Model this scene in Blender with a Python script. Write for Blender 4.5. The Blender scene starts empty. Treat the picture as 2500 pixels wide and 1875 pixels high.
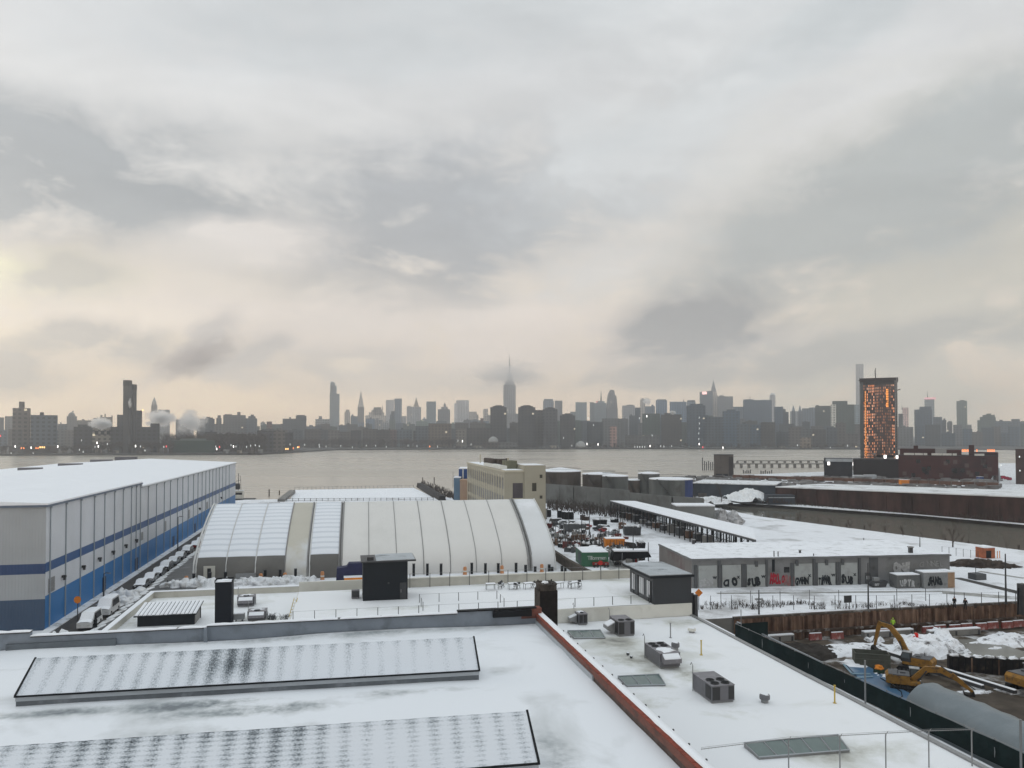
import bpy, bmesh, math, random
from mathutils import Vector, Matrix, noise
S = bpy.context.scene
# ---------------------------------------------------------------- camera
F = 1865.0; HY = 1062.0; CH = 30.0; PIT = math.radians(1.2); CY = HY - F*math.tan(PIT)
cam = bpy.data.cameras.new('camera'); cam_o = bpy.data.objects.new('camera', cam)
S.collection.objects.link(cam_o); S.camera = cam_o
cam.sensor_width = 36.0; cam.lens = F/2500*36.0
cam.shift_y = (CY-937.5)/2500.0
cam.clip_start = 0.5; cam.clip_end = 30000
cam_o.location = (0, 0, CH); cam_o.rotation_euler = (math.radians(90)+PIT, 0, 0)
# ---------------------------------------------------------------- sky
def lin(c):
    return tuple(((x/255.0)/12.92 if x <= 10 else (((x/255.0)+0.055)/1.055)**2.4) for x in c)
W = bpy.data.worlds.new("World"); S.world = W; W.use_nodes = True
nt = W.node_tree; N = nt.nodes; N.clear()
def nd(t, **k):
    n = N.new(t)
    for a, b in k.items(): setattr(n, a, b)
    return n
def lk(a, b): nt.links.new(a, b)
def mth(op, a, b=None, c=None, clamp=False):
    n = nd('ShaderNodeMath', operation=op); n.use_clamp = clamp
    for i, v in enumerate((a, b, c)):
        if v is None: continue
        if isinstance(v, (int, float)): n.inputs[i].default_value = v
        else: lk(v, n.inputs[i])
    return n.outputs[0]
SUN_AZ = math.radians(-62); SUN_EL = math.radians(14)
tc = nd('ShaderNodeTexCoord')
sep = nd('ShaderNodeSeparateXYZ'); lk(tc.outputs['Generated'], sep.inputs[0])
az = mth('ARCTAN2', sep.outputs[0], sep.outputs[1]); el = mth('ARCSINE', sep.outputs[2])
nz = nd('ShaderNodeTexNoise'); nz.inputs['Scale'].default_value = 3.2; nz.inputs['Detail'].default_value = 5; nz.inputs['Roughness'].default_value = .55
lk(tc.outputs['Generated'], nz.inputs['Vector'])
sc = nd('ShaderNodeSeparateColor'); lk(nz.outputs['Color'], sc.inputs[0])
azw = mth('ADD', az, mth('MULTIPLY', mth('SUBTRACT', sc.outputs[0], .5), .10))
elw = mth('ADD', el, mth('MULTIPLY', mth('SUBTRACT', sc.outputs[1], .5), .05))
nz2 = nd('ShaderNodeTexNoise'); nz2.inputs['Scale'].default_value = 14; nz2.inputs['Detail'].default_value = 4; nz2.inputs['Roughness'].default_value = .55
lk(tc.outputs['Generated'], nz2.inputs['Vector'])
sc2 = nd('ShaderNodeSeparateColor'); lk(nz2.outputs['Color'], sc2.inputs[0])
azw = mth('ADD', azw, mth('MULTIPLY', mth('SUBTRACT', sc2.outputs[0], .5), .13))
elw = mth('ADD', elw, mth('MULTIPLY', mth('SUBTRACT', sc2.outputs[1], .5), .07))
nr = nd('ShaderNodeTexNoise'); nr.inputs['Scale'].default_value = 8; nr.inputs['Detail'].default_value = 9; nr.inputs['Roughness'].default_value = .62; nr.inputs['Distortion'].default_value = .3
mpr = nd('ShaderNodeMapping'); mpr.inputs['Scale'].default_value = (1, 1, 2.2); lk(tc.outputs['Generated'], mpr.inputs[0]); lk(mpr.outputs[0], nr.inputs['Vector']); RAG = nr.outputs[0]
ramp = nd('ShaderNodeValToRGB'); lk(mth('DIVIDE', mth('MAXIMUM', el, 0), math.radians(40)), ramp.inputs[0])
cr = ramp.color_ramp; cr.elements[0].position = 0; cr.elements[0].color = (*lin((220, 196, 168)), 1)
for p_, c_ in ((.12, (225, 206, 183)), (.26, (223, 211, 196)), (.42, (211, 208, 203)), (.62, (207, 207, 206)), (.8, (196, 200, 201))):
    e = cr.elements.new(p_); e.color = (*lin(c_), 1)
cr.elements[-1].color = (*lin((190, 196, 198)), 1); cr.elements[-1].position = 1
col = ramp.outputs[0]
def mixc(f, a, b):
    n = nd('ShaderNodeMix', data_type='RGBA')
    if isinstance(f, float): n.inputs[0].default_value = f
    else: lk(f, n.inputs[0])
    lk(a, n.inputs[6])
    if isinstance(b, tuple): n.inputs[7].default_value = (*b, 1)
    else: lk(b, n.inputs[7])
    return n.outputs[2]
def sky_dir(px, py):
    u = (px-1250)/F; v = (HY-py)/F
    return math.atan(u), math.atan(v/math.sqrt(1+u*u))
# (x, y, rx, ry, slant, colour, strength) : cloud masses and bright gaps, by direction
CL = [(2350, 780, 520, 420, 0, (186, 182, 168), .75),
      (60, 930, 620, 220, 0, (238, 212, 176), .7),
      (140, 450, 480, 150, .05, (144, 148, 150), .9),
      (1060, 570, 430, 190, .12, (155, 157, 159), .85),
      (1250, 440, 290, 130, .3, (160, 162, 164), .6),
      (860, 700, 280, 70, 0, (162, 160, 158), .7),
      (1480, 470, 240, 120, .4, (168, 171, 172), .6),
      (2250, 450, 480, 150, .3, (158, 163, 164), .6),
      (2430, 330, 240, 120, .3, (162, 168, 168), .45),
      (2050, 560, 420, 110, .3, (166, 168, 165), .6),
      (1900, 130, 560, 70, .35, (176, 183, 185), .5),
      (800, 90, 600, 70, .1, (186, 190, 191), .5),
      (1550, 300, 300, 170, .3, (216, 217, 216), .6),
      (620, 600, 190, 60, .1, (228, 219, 210), .8),
      (330, 700, 520, 75, 0, (226, 214, 198), .75),
      (10, 678, 190, 56, 0, (255, 246, 205), 1.0),
      (120, 790, 300, 60, 0, (240, 222, 188), .7),
      (900, 800, 900, 65, 0, (222, 209, 197), .7),
      (1500, 860, 700, 60, 0, (214, 200, 188), .6),
      (1450, 640, 200, 60, .2, (214, 210, 204), .6),
      (1690, 800, 215, 84, .18, (140, 138, 136), 1.0),
      (2130, 850, 440, 46, .1, (158, 156, 149), .8),
      (1700, 905, 420, 28, .06, (168, 162, 153), .6),
      (1000, 925, 320, 34, 0, (184, 176, 166), .6),
      (160, 675, 110, 56, 0, (190, 183, 170), .95),
      (270, 845, 130, 38, 0, (170, 162, 152), .95),
      (40, 895, 105, 50, 0, (166, 158, 146), .95),
      (460, 890, 150, 30, .45, (176, 168, 164), .5),
      (600, 865, 100, 28, .4, (172, 165, 159), .9),
      (520, 820, 46, 36, .8, (176, 168, 162), .8),
      (760, 885, 220, 34, .1, (186, 177, 167), .7),
      (860, 888, 60, 16, 0, (236, 218, 192), .6)]
for (x, y, rx, ry, sl, c, st) in CL:
    a0, e0 = sky_dir(x, y); ra = rx/F; re = ry/F
    if ry < 100: A_, E_ = mth('ADD', mth('MULTIPLY', azw, .6), mth('MULTIPLY', az, .4)), mth('ADD', mth('MULTIPLY', elw, .55), mth('MULTIPLY', el, .45))
    else: A_, E_ = azw, elw
    dx = mth('DIVIDE', mth('SUBTRACT', A_, a0), ra)
    dy = mth('DIVIDE', mth('SUBTRACT', mth('SUBTRACT', E_, e0), mth('MULTIPLY', mth('SUBTRACT', A_, a0), sl)), re)
    r2 = mth('ADD', mth('MULTIPLY', dx, dx), mth('MULTIPLY', dy, dy))
    g = mth('EXPONENT', mth('MULTIPLY', r2, -1.0))
    g = mth('ADD', g, mth('MULTIPLY', mth('MULTIPLY', g, mth('SUBTRACT', RAG, .5)), 5.0))
    g = mth('MULTIPLY', mth('MULTIPLY', mth('SUBTRACT', g, .10), 1.5, clamp=True), st)
    col = mixc(g, col, lin(c))
# fine wisps, brighter and darker
mp = nd('ShaderNodeMapping'); mp.inputs['Scale'].default_value = (1.2, 1.2, 4.2); mp.inputs['Rotation'].default_value = (0, .25, 0)
lk(tc.outputs['Generated'], mp.inputs[0])
nz3 = nd('ShaderNodeTexNoise'); nz3.inputs['Scale'].default_value = 3.4; nz3.inputs['Detail'].default_value = 8; nz3.inputs['Roughness'].default_value = .58; nz3.inputs['Distortion'].default_value = .5
lk(mp.outputs[0], nz3.inputs['Vector'])
wf = mth('ADD', mth('MULTIPLY', mth('SUBTRACT', nz3.outputs[0], .5), .50), mth('ADD', mth('MULTIPLY', mth('SUBTRACT', RAG, .5), .34), 1.18))
zen = mth('MULTIPLY', mth('DIVIDE', mth('SUBTRACT', el, math.radians(33)), math.radians(40), clamp=True), 0.75)
low = mth('MULTIPLY', mth('SUBTRACT', 1.0, mth('DIVIDE', el, math.radians(11)), clamp=True), .42)
gain = mth('MULTIPLY', wf, mth('ADD', mth('ADD', zen, 1.0), low))
vm = nd('ShaderNodeVectorMath', operation='SCALE'); lk(col, vm.inputs[0]); lk(gain, vm.inputs[3])
sky = nd('ShaderNodeTexSky', sky_type='NISHITA'); sky.sun_disc = False; sky.sun_elevation = SUN_EL; sky.sun_rotation = SUN_AZ
vs = nd('ShaderNodeVectorMath', operation='SCALE'); lk(sky.outputs[0], vs.inputs[0]); vs.inputs[3].default_value = .1
bg = nd('ShaderNodeBackground'); lk(mixc(.93, vs.outputs[0], vm.outputs[0]), bg.inputs[0]); bg.inputs[1].default_value = 1.0
out = nd('ShaderNodeOutputWorld'); lk(bg.outputs[0], out.inputs[0])
W.cycles.sampling_method = 'MANUAL'; W.cycles.sample_map_resolution = 512
sun = bpy.data.lights.new('sun', 'SUN'); sun.energy = .5; sun.angle = math.radians(25); sun.color = (1, .9, .78)
sun_o = bpy.data.objects.new('sun', sun); S.collection.objects.link(sun_o)
sd = Vector((math.sin(SUN_AZ)*math.cos(SUN_EL), math.cos(SUN_AZ)*math.cos(SUN_EL), math.sin(SUN_EL)))
sun_o.rotation_euler = sd.to_track_quat('Z', 'Y').to_euler()
S.view_settings.view_transform = 'Standard'; S.view_settings.look = 'None'; S.view_settings.exposure = 0.05; S.view_settings.gamma = 1
S.cycles.volume_step_rate = 2.0; S.cycles.volume_max_steps = 64; S.cycles.volume_bounces = 6; S.cycles.max_bounces = 7
S.cycles.use_denoising = True
# ---------------------------------------------------------------- geometry of the place
GA = math.radians(12.25); cG, sG = math.cos(GA), math.sin(GA)
GL = 3.0   # street level; water is 0
def P(px, py, z):            # the point at height z seen at photo pixel (used to read the plan off the photo)
    u = (px-1250)/F; v = (CY-py)/F
    d = (u, math.cos(PIT)-v*math.sin(PIT), math.sin(PIT)+v*math.cos(PIT)); t = (z-CH)/d[2]
    return Vector((d[0]*t, d[1]*t, z))
def PD(px, py, D):           # at distance D
    u = (px-1250)/F; v = (CY-py)/F
    d = (u, math.cos(PIT)-v*math.sin(PIT), math.sin(PIT)+v*math.cos(PIT)); t = D/d[1]
    return Vector((d[0]*t, D, CH+d[2]*t))
def W3(u, v, z=0.0): return Vector((u*cG-v*sG, u*sG+v*cG, z))
def L2(px, py, z): p = P(px, py, z); return (p.x*cG+p.y*sG, -p.x*sG+p.y*cG)
class MB:
    def __init__(s): s.v = []; s.f = []; s.m = []; s.mi = 0
    def add(s, vs_, fs_):
        n = len(s.v); s.v += [tuple(p) for p in vs_]
        for f in fs_: s.f.append(tuple(i+n for i in f)); s.m.append(s.mi)
        return s
    def box(s, x0, x1, y0, y1, z0, z1, rot=0, c=None):
        P_ = [(x0, y0, z0), (x1, y0, z0), (x1, y1, z0), (x0, y1, z0), (x0, y0, z1), (x1, y0, z1), (x1, y1, z1), (x0, y1, z1)]
        if rot:
            cx, cy = c or ((x0+x1)/2, (y0+y1)/2); a, b = math.cos(rot), math.sin(rot)
            P_ = [(cx+(x-cx)*a-(y-cy)*b, cy+(x-cx)*b+(y-cy)*a, z) for x, y, z in P_]
        return s.add(P_, [(0, 3, 2, 1), (4, 5, 6, 7), (0, 1, 5, 4), (1, 2, 6, 5), (2, 3, 7, 6), (3, 0, 4, 7)])
    def prism(s, poly, z0, z1, cap=True):
        n = len(poly); z0s = z0 if isinstance(z0, (list, tuple)) else [z0]*n; z1s = z1 if isinstance(z1, (list, tuple)) else [z1]*n
        vs_ = [(p[0], p[1], z0s[i]) for i, p in enumerate(poly)]+[(p[0], p[1], z1s[i]) for i, p in enumerate(poly)]
        fs_ = [(i, (i+1) % n, n+(i+1) % n, n+i) for i in range(n)]
        if cap: fs_ += [tuple(range(n))[::-1], tuple(range(n, 2*n))]
        return s.add(vs_, fs_)
    def sheet(s, poly, z): return s.add([(p[0], p[1], z) for p in poly], [tuple(range(len(poly)))])
    def extr(s, prof, axis0, axis1, cap=True):   # profile of 3-D points swept from offset axis0 to axis1
        n = len(prof); a0 = Vector(axis0); a1 = Vector(axis1)
        vs_ = [Vector(p)+a0 for p in prof]+[Vector(p)+a1 for p in prof]
        fs_ = [(i, (i+1) % n, n+(i+1) % n, n+i) for i in range(n)]
        if cap: fs_ += [tuple(range(n))[::-1], tuple(range(n, 2*n))]
        return s.add(vs_, fs_)
    def tube(s, pts, r, n=6, cap=True):
        pts = [Vector(p) for p in pts]; rs = r if isinstance(r, (list, tuple)) else [r]*len(pts)
        base = len(s.v); ring = []
        for i, p in enumerate(pts):
            d = (pts[min(i+1, len(pts)-1)]-pts[max(i-1, 0)]).normalized()
            a = d.cross(Vector((0, 0, 1))) if abs(d.z) < .9 else d.cross(Vector((1, 0, 0)))
            a.normalize(); b = d.cross(a)
            ring.append([p+(a*math.cos(2*math.pi*k/n)+b*math.sin(2*math.pi*k/n))*rs[i] for k in range(n)])
        vs_ = [q for rg in ring for q in rg]; fs_ = []
        for i in range(len(pts)-1):
            for k in range(n): fs_.append((i*n+k, i*n+(k+1) % n, (i+1)*n+(k+1) % n, (i+1)*n+k))
        if cap: fs_ += [tuple(range(n)), tuple(range((len(pts)-1)*n, len(pts)*n))[::-1]]
        return s.add(vs_, fs_)
    def lathe(s, prof, n=24, c=(0, 0)):
        vs_ = []; fs_ = []
        for (r, z) in prof:
            for k in range(n): vs_.append((c[0]+r*math.cos(2*math.pi*k/n), c[1]+r*math.sin(2*math.pi*k/n), z))
        for i in range(len(prof)-1):
            for k in range(n): fs_.append((i*n+k, i*n+(k+1) % n, (i+1)*n+(k+1) % n, (i+1)*n+k))
        fs_.append(tuple(range((len(prof)-1)*n, len(prof)*n))); fs_.append(tuple(range(n))[::-1])
        return s.add(vs_, fs_)
    def blob(s, c, r, seed=0, n=10, m=6, amp=.25, flat=True):
        vs_ = []; fs_ = []
        for i in range(m+1):
            th = math.pi*.5*i/m if flat else math.pi*i/m
            for k in range(n):
                ph = 2*math.pi*k/n
                d = Vector((math.sin(th)*math.cos(ph), math.sin(th)*math.sin(ph), math.cos(th)))
                q = 1+amp*noise.noise(d*1.7+Vector((seed*3.1, seed, 0)))*2
                vs_.append((c[0]+d.x*r[0]*q, c[1]+d.y*r[1]*q, c[2]+d.z*r[2]*q))
        for i in range(m):
            for k in range(n): fs_.append((i*n+k, (i+1)*n+k, (i+1)*n+(k+1) % n, i*n+(k+1) % n))
        return s.add(vs_, fs_)
    def build(s, name, mat, parent=None, loc=None, rot=0, smooth=False, world=False, col=None):
        me = bpy.data.meshes.new(name); vs_ = s.v
        if world and parent is not None:      # vertices given in world coordinates, moved into the parent's frame
            M_ = parent_m(parent).inverted(); vs_ = [tuple(M_ @ Vector(p)) for p in vs_]
        me.from_pydata([tuple(p) for p in vs_], [], s.f)
        mats = mat if isinstance(mat, (list, tuple)) else [mat]
        for m_ in mats: me.materials.append(m_)
        if len(mats) > 1:
            for i, p in enumerate(me.polygons): p.material_index = s.m[i]
        if smooth:
            for p in me.polygons: p.use_smooth = True
        me.update(); me.validate()
        o = bpy.data.objects.new(name, me); S.collection.objects.link(o)
        if parent is not None: o.parent = parent
        if loc is not None: o.location = loc
        if rot: o.rotation_euler = (0, 0, rot)
        return o
def parent_m(p):
    m_ = Matrix.Translation(p.location) @ p.rotation_euler.to_matrix().to_4x4()
    return (parent_m(p.parent) @ m_) if p.parent else m_
def tag(o, label=None, cat=None, group=None, kind=None):
    if label: o['label'] = label
    if cat: o['category'] = cat
    if group: o['group'] = group
    if kind: o['kind'] = kind
    return o
def thing(name, label, cat, loc=(0, 0, 0), rot=0, group=None):
    o = bpy.data.objects.new(name, None); S.collection.objects.link(o); o.empty_display_size = .5
    o.location = loc; o.rotation_euler = (0, 0, rot)
    return tag(o, label, cat, group)
def dup(o, loc=None, rot=None, label=None, parent=None, scale=None):
    c = o.copy(); S.collection.objects.link(c)
    if parent is not None: c.parent = parent
    if loc is not None: c.location = loc
    if rot is not None: c.rotation_euler = (0, 0, rot)
    if scale is not None: c.scale = scale if not isinstance(scale, (int, float)) else (scale,)*3
    if label: c['label'] = label
    for ch in list(o.children): dup(ch, parent=c)
    return c
ORD = ['first', 'second', 'third', 'fourth', 'fifth', 'sixth', 'seventh', 'eighth', 'ninth', 'tenth', 'eleventh', 'twelfth', 'thirteenth', 'fourteenth', 'fifteenth', 'sixteenth', 'seventeenth', 'eighteenth', 'nineteenth', 'twentieth']
ORD += ['twenty-'+w for w in ORD[:9]]+['thirtieth']+['thirty-'+w for w in ORD[:9]]+['fortieth']+['forty-'+w for w in ORD[:9]]+['fiftieth']+['fifty-'+w for w in ORD[:9]]+['sixtieth']
# ---------------------------------------------------------------- materials
def new_mat(name):
    m = bpy.data.materials.new(name); m.use_nodes = True; t = m.node_tree; b = t.nodes['Principled BSDF']; return m, t, b
def M(name, c, rough=.8, var=.18, scale=.6, bump=.0, metal=0, dirt=None, dirt_s=.3, dirt_a=.5, emit=None, es=1, stretch=None, bscale=None, c2=None):
    m, t, b = new_mat(name); nn = t.nodes; L_ = t.links.new
    if max(c) > 1: c = lin(c)
    b.inputs['Roughness'].default_value = rough; b.inputs['Metallic'].default_value = metal
    if rough > .5: b.inputs['Specular IOR Level'].default_value = .2
    tcn = nn.new('ShaderNodeTexCoord'); mp_ = nn.new('ShaderNodeMapping'); L_(tcn.outputs['Object'], mp_.inputs[0])
    if stretch: mp_.inputs['Scale'].default_value = stretch
    n1 = nn.new('ShaderNodeTexNoise'); n1.inputs['Scale'].default_value = scale; n1.inputs['Detail'].default_value = 6; n1.inputs['Roughness'].default_value = .6
    L_(mp_.outputs[0], n1.inputs['Vector'])
    r = nn.new('ShaderNodeValToRGB'); r.color_ramp.elements[0].position = .3; r.color_ramp.elements[1].position = .7
    r.color_ramp.elements[0].color = (*[x*(1-var) for x in c], 1)
    r.color_ramp.elements[1].color = (*([min(1, x*(1+var)) for x in c] if c2 is None else c2), 1)
    L_(n1.outputs[0], r.inputs[0]); o_ = r.outputs[0]
    if dirt is not None:
        n2 = nn.new('ShaderNodeTexNoise'); n2.inputs['Scale'].default_value = dirt_s; n2.inputs['Detail'].default_value = 8; n2.inputs['Roughness'].default_value = .65
        L_(tcn.outputs['Object'], n2.inputs['Vector'])
        r2 = nn.new('ShaderNodeValToRGB'); r2.color_ramp.elements[0].position = .52; r2.color_ramp.elements[1].position = .66
        r2.color_ramp.elements[0].color = (0, 0, 0, 1); r2.color_ramp.elements[1].color = (dirt_a,)*3+(1,)
        L_(n2.outputs[0], r2.inputs[0]); mx = nn.new('ShaderNodeMix'); mx.data_type = 'RGBA'
        L_(r2.outputs[0], mx.inputs[0]); L_(o_, mx.inputs[6]); mx.inputs[7].default_value = (*dirt, 1); o_ = mx.outputs[2]
    L_(o_, b.inputs['Base Color'])
    if bump:
        bn = nn.new('ShaderNodeBump'); bn.inputs['Strength'].default_value = bump; bn.inputs['Distance'].default_value = .1
        n3 = nn.new('ShaderNodeTexNoise'); n3.inputs['Scale'].default_value = bscale or scale*4; n3.inputs['Detail'].default_value = 6
        L_(mp_.outputs[0], n3.inputs['Vector']); L_(n3.outputs[0], bn.inputs['Height']); L_(bn.outputs[0], b.inputs['Normal'])
    if emit:
        b.inputs['Emission Color'].default_value = (*emit, 1); b.inputs['Emission Strength'].default_value = es
    return m
SNOWC = (.80, .825, .87)
m_snow = M('snow', SNOWC, .75, .03, .25, bump=.25, bscale=.9, dirt=(.62, .63, .62), dirt_s=.12, dirt_a=.5)
m_snowclean = M('snow_clean', (.80, .825, .87), .75, .025, .3, bump=.15, bscale=1.2)
m_snowyard = M('snow_yard', (.76, .78, .82), .8, .05, .3, bump=.4, bscale=1.2, dirt=(.24, .23, .22), dirt_s=.11, dirt_a=.62)
m_snowrough = M('snow_rough', (.72, .74, .77), .85, .08, .8, bump=.6, bscale=2.5, dirt=(.2, .19, .17), dirt_s=.55, dirt_a=.75)
m_white = M('white_paint', (.62, .62, .58), .6, .05, .5, dirt=(.42, .41, .37), dirt_s=.3, dirt_a=.5)
m_beigewall = M('cream_render', (.50, .49, .44), .7, .06, .4, dirt=(.34, .33, .29), dirt_s=.25, dirt_a=.5)
m_gray = M('grey_membrane', (.20, .23, .27), .6, .12, .5, dirt=(.10, .115, .13), dirt_s=.35, dirt_a=.5, bump=.05)
m_graylt = M('pale_grey_metal', (.34, .37, .40), .45, .06, .4, dirt=(.24, .26, .28), dirt_s=.5, dirt_a=.5)
m_dark = M('charcoal_cladding', (.011, .014, .018), .6, .12, .4)
m_black = M('black_metal', (.004, .005, .007), .6, .2, .5)
m_darkmetal = M('dark_steel', (.03, .032, .036), .5, .25, 1)
m_hvac = M('hvac_grey', (.13, .13, .145), .5, .08, 1.2, dirt=(.09, .09, .09), dirt_s=1, dirt_a=.4)
m_hvactop = M('hvac_top', (.17, .165, .18), .5, .1, .8, dirt=(.55, .57, .6), dirt_s=1.2, dirt_a=.2)
m_galv = M('galvanised', (.24, .245, .25), .4, .1, 2, metal=.3)
m_yellow = M('yellow_paint', (.50, .36, .06), .6, .15, 1)
m_machine = M('machine_yellow', (.26, .135, .028), .6, .25, .9, dirt=(.07, .045, .03), dirt_s=1.5, dirt_a=.95)
m_asphalt = M('asphalt', (.050, .048, .045), .75, .2, .8, dirt=(.12, .12, .12), dirt_s=.5, dirt_a=.3)
m_conc = M('concrete', (.20, .195, .185), .85, .15, .3, dirt=(.11, .105, .10), dirt_s=.2, dirt_a=.6)
m_glassdark = M('dark_glass', (.012, .013, .014), .12, .3, 1)
m_rubber = M('rubber', (.015, .015, .016), .85, .2, 1)
m_rust = M('rusty_steel', (.10, .045, .028), .8, .5, 1.2, stretch=(1, 1, .18), c2=(.26, .17, .12), dirt=(.05, .03, .022), dirt_s=.5, dirt_a=.7)
m_mud = M('mud', (.060, .048, .038), .9, .3, .5, bump=.6, bscale=2, dirt=(.12, .10, .08), dirt_s=.3, dirt_a=.6)
m_orange = M('orange_paint', (.62, .21, .02), .6, .12, 1)
m_red = M('red_paint', (.42, .03, .025), .6, .15, 1)
m_twig = M('bare_twigs', (.055, .042, .034), .9, .2, 1)
m_brush = M('brown_brush', (.060, .047, .04), .95, .35, .8)
def stripes_mat(name, cols, axis=2, rough=.45, seam=None):
    # cladding panels coloured by height: list of (z, colour) steps
    m, t, b = new_mat(name); nn = t.nodes; L_ = t.links.new; b.inputs['Roughness'].default_value = rough
    tcn = nn.new('ShaderNodeTexCoord'); sp = nn.new('ShaderNodeSeparateXYZ'); L_(tcn.outputs['Object'], sp.inputs[0])
    z0, z1 = 0, 24
    mr = nn.new('ShaderNodeMath'); mr.operation = 'DIVIDE'; L_(sp.outputs[axis], mr.inputs[0]); mr.inputs[1].default_value = z1
    r = nn.new('ShaderNodeValToRGB'); r.color_ramp.interpolation = 'CONSTANT'; r.color_ramp.elements[0].color = (*cols[0][1], 1); r.color_ramp.elements[0].position = 0
    r.color_ramp.elements[1].position = .999; r.color_ramp.elements[1].color = (*cols[-1][1], 1)
    for z, c in cols[1:]:
        e = r.color_ramp.elements.new(z/z1); e.color = (*c, 1)
    L_(mr.outputs[0], r.inputs[0])
    n1 = nn.new('ShaderNodeTexNoise'); n1.inputs['Scale'].default_value = .25; n1.inputs['Detail'].default_value = 6; L_(tcn.outputs['Object'], n1.inputs['Vector'])
    mr2 = nn.new('ShaderNodeMapRange'); mr2.inputs[3].default_value = .82; mr2.inputs[4].default_value = 1.12; L_(n1.outputs[0], mr2.inputs[0])
    vm_ = nn.new('ShaderNodeVectorMath'); vm_.operation = 'SCALE'; L_(r.outputs[0], vm_.inputs[0]); L_(mr2.outputs[0], vm_.inputs[3]); L_(vm_.outputs[0], b.inputs['Base Color'])
    wv = nn.new('ShaderNodeTexWave'); wv.inputs['Scale'].default_value = 1.1; mp_ = nn.new('ShaderNodeMapping'); mp_.inputs['Scale'].default_value = (1, 1, 0); mp_.inputs['Rotation'].default_value = (0, 0, .785)
    L_(tcn.outputs['Object'], mp_.inputs[0]); L_(mp_.outputs[0], wv.inputs['Vector'])
    bn = nn.new('ShaderNodeBump'); bn.inputs['Strength'].default_value = .35; bn.inputs['Distance'].default_value = .05; L_(wv.outputs[0], bn.inputs['Height']); L_(bn.outputs[0], b.inputs['Normal'])
    return m
def window_mat(name, wall, win, fx=4.0, fz=3.6, wx=.5, wz=.5, lit=0.0, litc=(1, .8, .5), es=2.0, rough=.7, stag=0):
    # far facades: rows of windows from repeating cells in the object's own coordinates
    m, t, b = new_mat(name); nn = t.nodes; L_ = t.links.new; b.inputs['Roughness'].default_value = rough
    tcn = nn.new('ShaderNodeTexCoord'); sp = nn.new('ShaderNodeSeparateXYZ'); L_(tcn.outputs['Object'], sp.inputs[0])
    def mm(op, a, b_=None):
        n = nn.new('ShaderNodeMath'); n.operation = op
        for i, v in enumerate((a, b_)):
            if v is None: continue
            if isinstance(v, (int, float)): n.inputs[i].default_value = v
            else: L_(v, n.inputs[i])
        return n.outputs[0]
    h = mm('ADD', sp.outputs[0], sp.outputs[1])
    cx = mm('DIVIDE', h, fx); cz = mm('DIVIDE', sp.outputs[2], fz)
    if stag: cz = mm('ADD', cz, mm('MULTIPLY', mm('SINE', mm('MULTIPLY', mm('FLOOR', cx), 12.9)), stag))
    inx = mm('LESS_THAN', mm('FRACT', cx), wx); inz = mm('LESS_THAN', mm('FRACT', cz), wz); ins = mm('MULTIPLY', inx, inz)
    cmb = nn.new('ShaderNodeCombineXYZ'); L_(mm('FLOOR', cx), cmb.inputs[0]); L_(mm('FLOOR', cz), cmb.inputs[1]); oi = nn.new('ShaderNodeObjectInfo'); L_(oi.outputs['Random'], cmb.inputs[2])
    wn = nn.new('ShaderNodeTexWhiteNoise'); wn.noise_dimensions = '3D'; L_(cmb.outputs[0], wn.inputs[0])
    n1 = nn.new('ShaderNodeTexNoise'); n1.inputs['Scale'].default_value = .03; n1.inputs['Detail'].default_value = 5; L_(tcn.outputs['Object'], n1.inputs['Vector'])
    mr2 = nn.new('ShaderNodeMapRange'); mr2.inputs[3].default_value = .65; mr2.inputs[4].default_value = 1.35; L_(n1.outputs[0], mr2.inputs[0])
    mx = nn.new('ShaderNodeMix'); mx.data_type = 'RGBA'; L_(ins, mx.inputs[0]); mx.inputs[6].default_value = (*wall, 1); mx.inputs[7].default_value = (*win, 1)
    vm_ = nn.new('ShaderNodeVectorMath'); vm_.operation = 'SCALE'; L_(mx.outputs[2], vm_.inputs[0]); L_(mm('MULTIPLY', mr2.outputs[0], mm('ADD', mm('MULTIPLY', oi.outputs['Random'], 1.3), .6)), vm_.inputs[3]); L_(vm_.outputs[0], b.inputs['Base Color'])
    if lit > 0:
        li = mm('MULTIPLY', mm('GREATER_THAN', wn.outputs[0], 1-lit), ins)
        b.inputs['Emission Color'].default_value = (*litc, 1); L_(mm('MULTIPLY', li, es), b.inputs['Emission Strength'])
    return m
# ---------------------------------------------------------------- ground, water
def grid_poly(pts): return [W3(u, v) for u, v in pts]
mw, t, b = new_mat('river_water'); nn = t.nodes
b.inputs['Base Color'].default_value = (.38, .345, .29, 1); b.inputs['Roughness'].default_value = .2; b.inputs['IOR'].default_value = 1.33
tcn = nn.new('ShaderNodeTexCoord'); mp_ = nn.new('ShaderNodeMapping'); mp_.inputs['Scale'].default_value = (.35, 1.0, 1); t.links.new(tcn.outputs['Object'], mp_.inputs[0])
n1 = nn.new('ShaderNodeTexNoise'); n1.inputs['Scale'].default_value = .35; n1.inputs['Detail'].default_value = 6; n1.inputs['Roughness'].default_value = .6; t.links.new(mp_.outputs[0], n1.inputs['Vector'])
bn = nn.new('ShaderNodeBump'); bn.inputs['Strength'].default_value = .22; bn.inputs['Distance'].default_value = .3; t.links.new(n1.outputs[0], bn.inputs['Height']); t.links.new(bn.outputs[0], b.inputs['Normal'])
n2 = nn.new('ShaderNodeTexNoise'); n2.inputs['Scale'].default_value = .006; n2.inputs['Detail'].default_value = 5; t.links.new(mp_.outputs[0], n2.inputs['Vector'])
mr = nn.new('ShaderNodeMapRange'); mr.inputs[1].default_value = .35; mr.inputs[2].default_value = .65; mr.inputs[3].default_value = .2; mr.inputs[4].default_value = .36; t.links.new(n2.outputs[0], mr.inputs[0]); t.links.new(mr.outputs[0], b.inputs['Roughness'])
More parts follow.
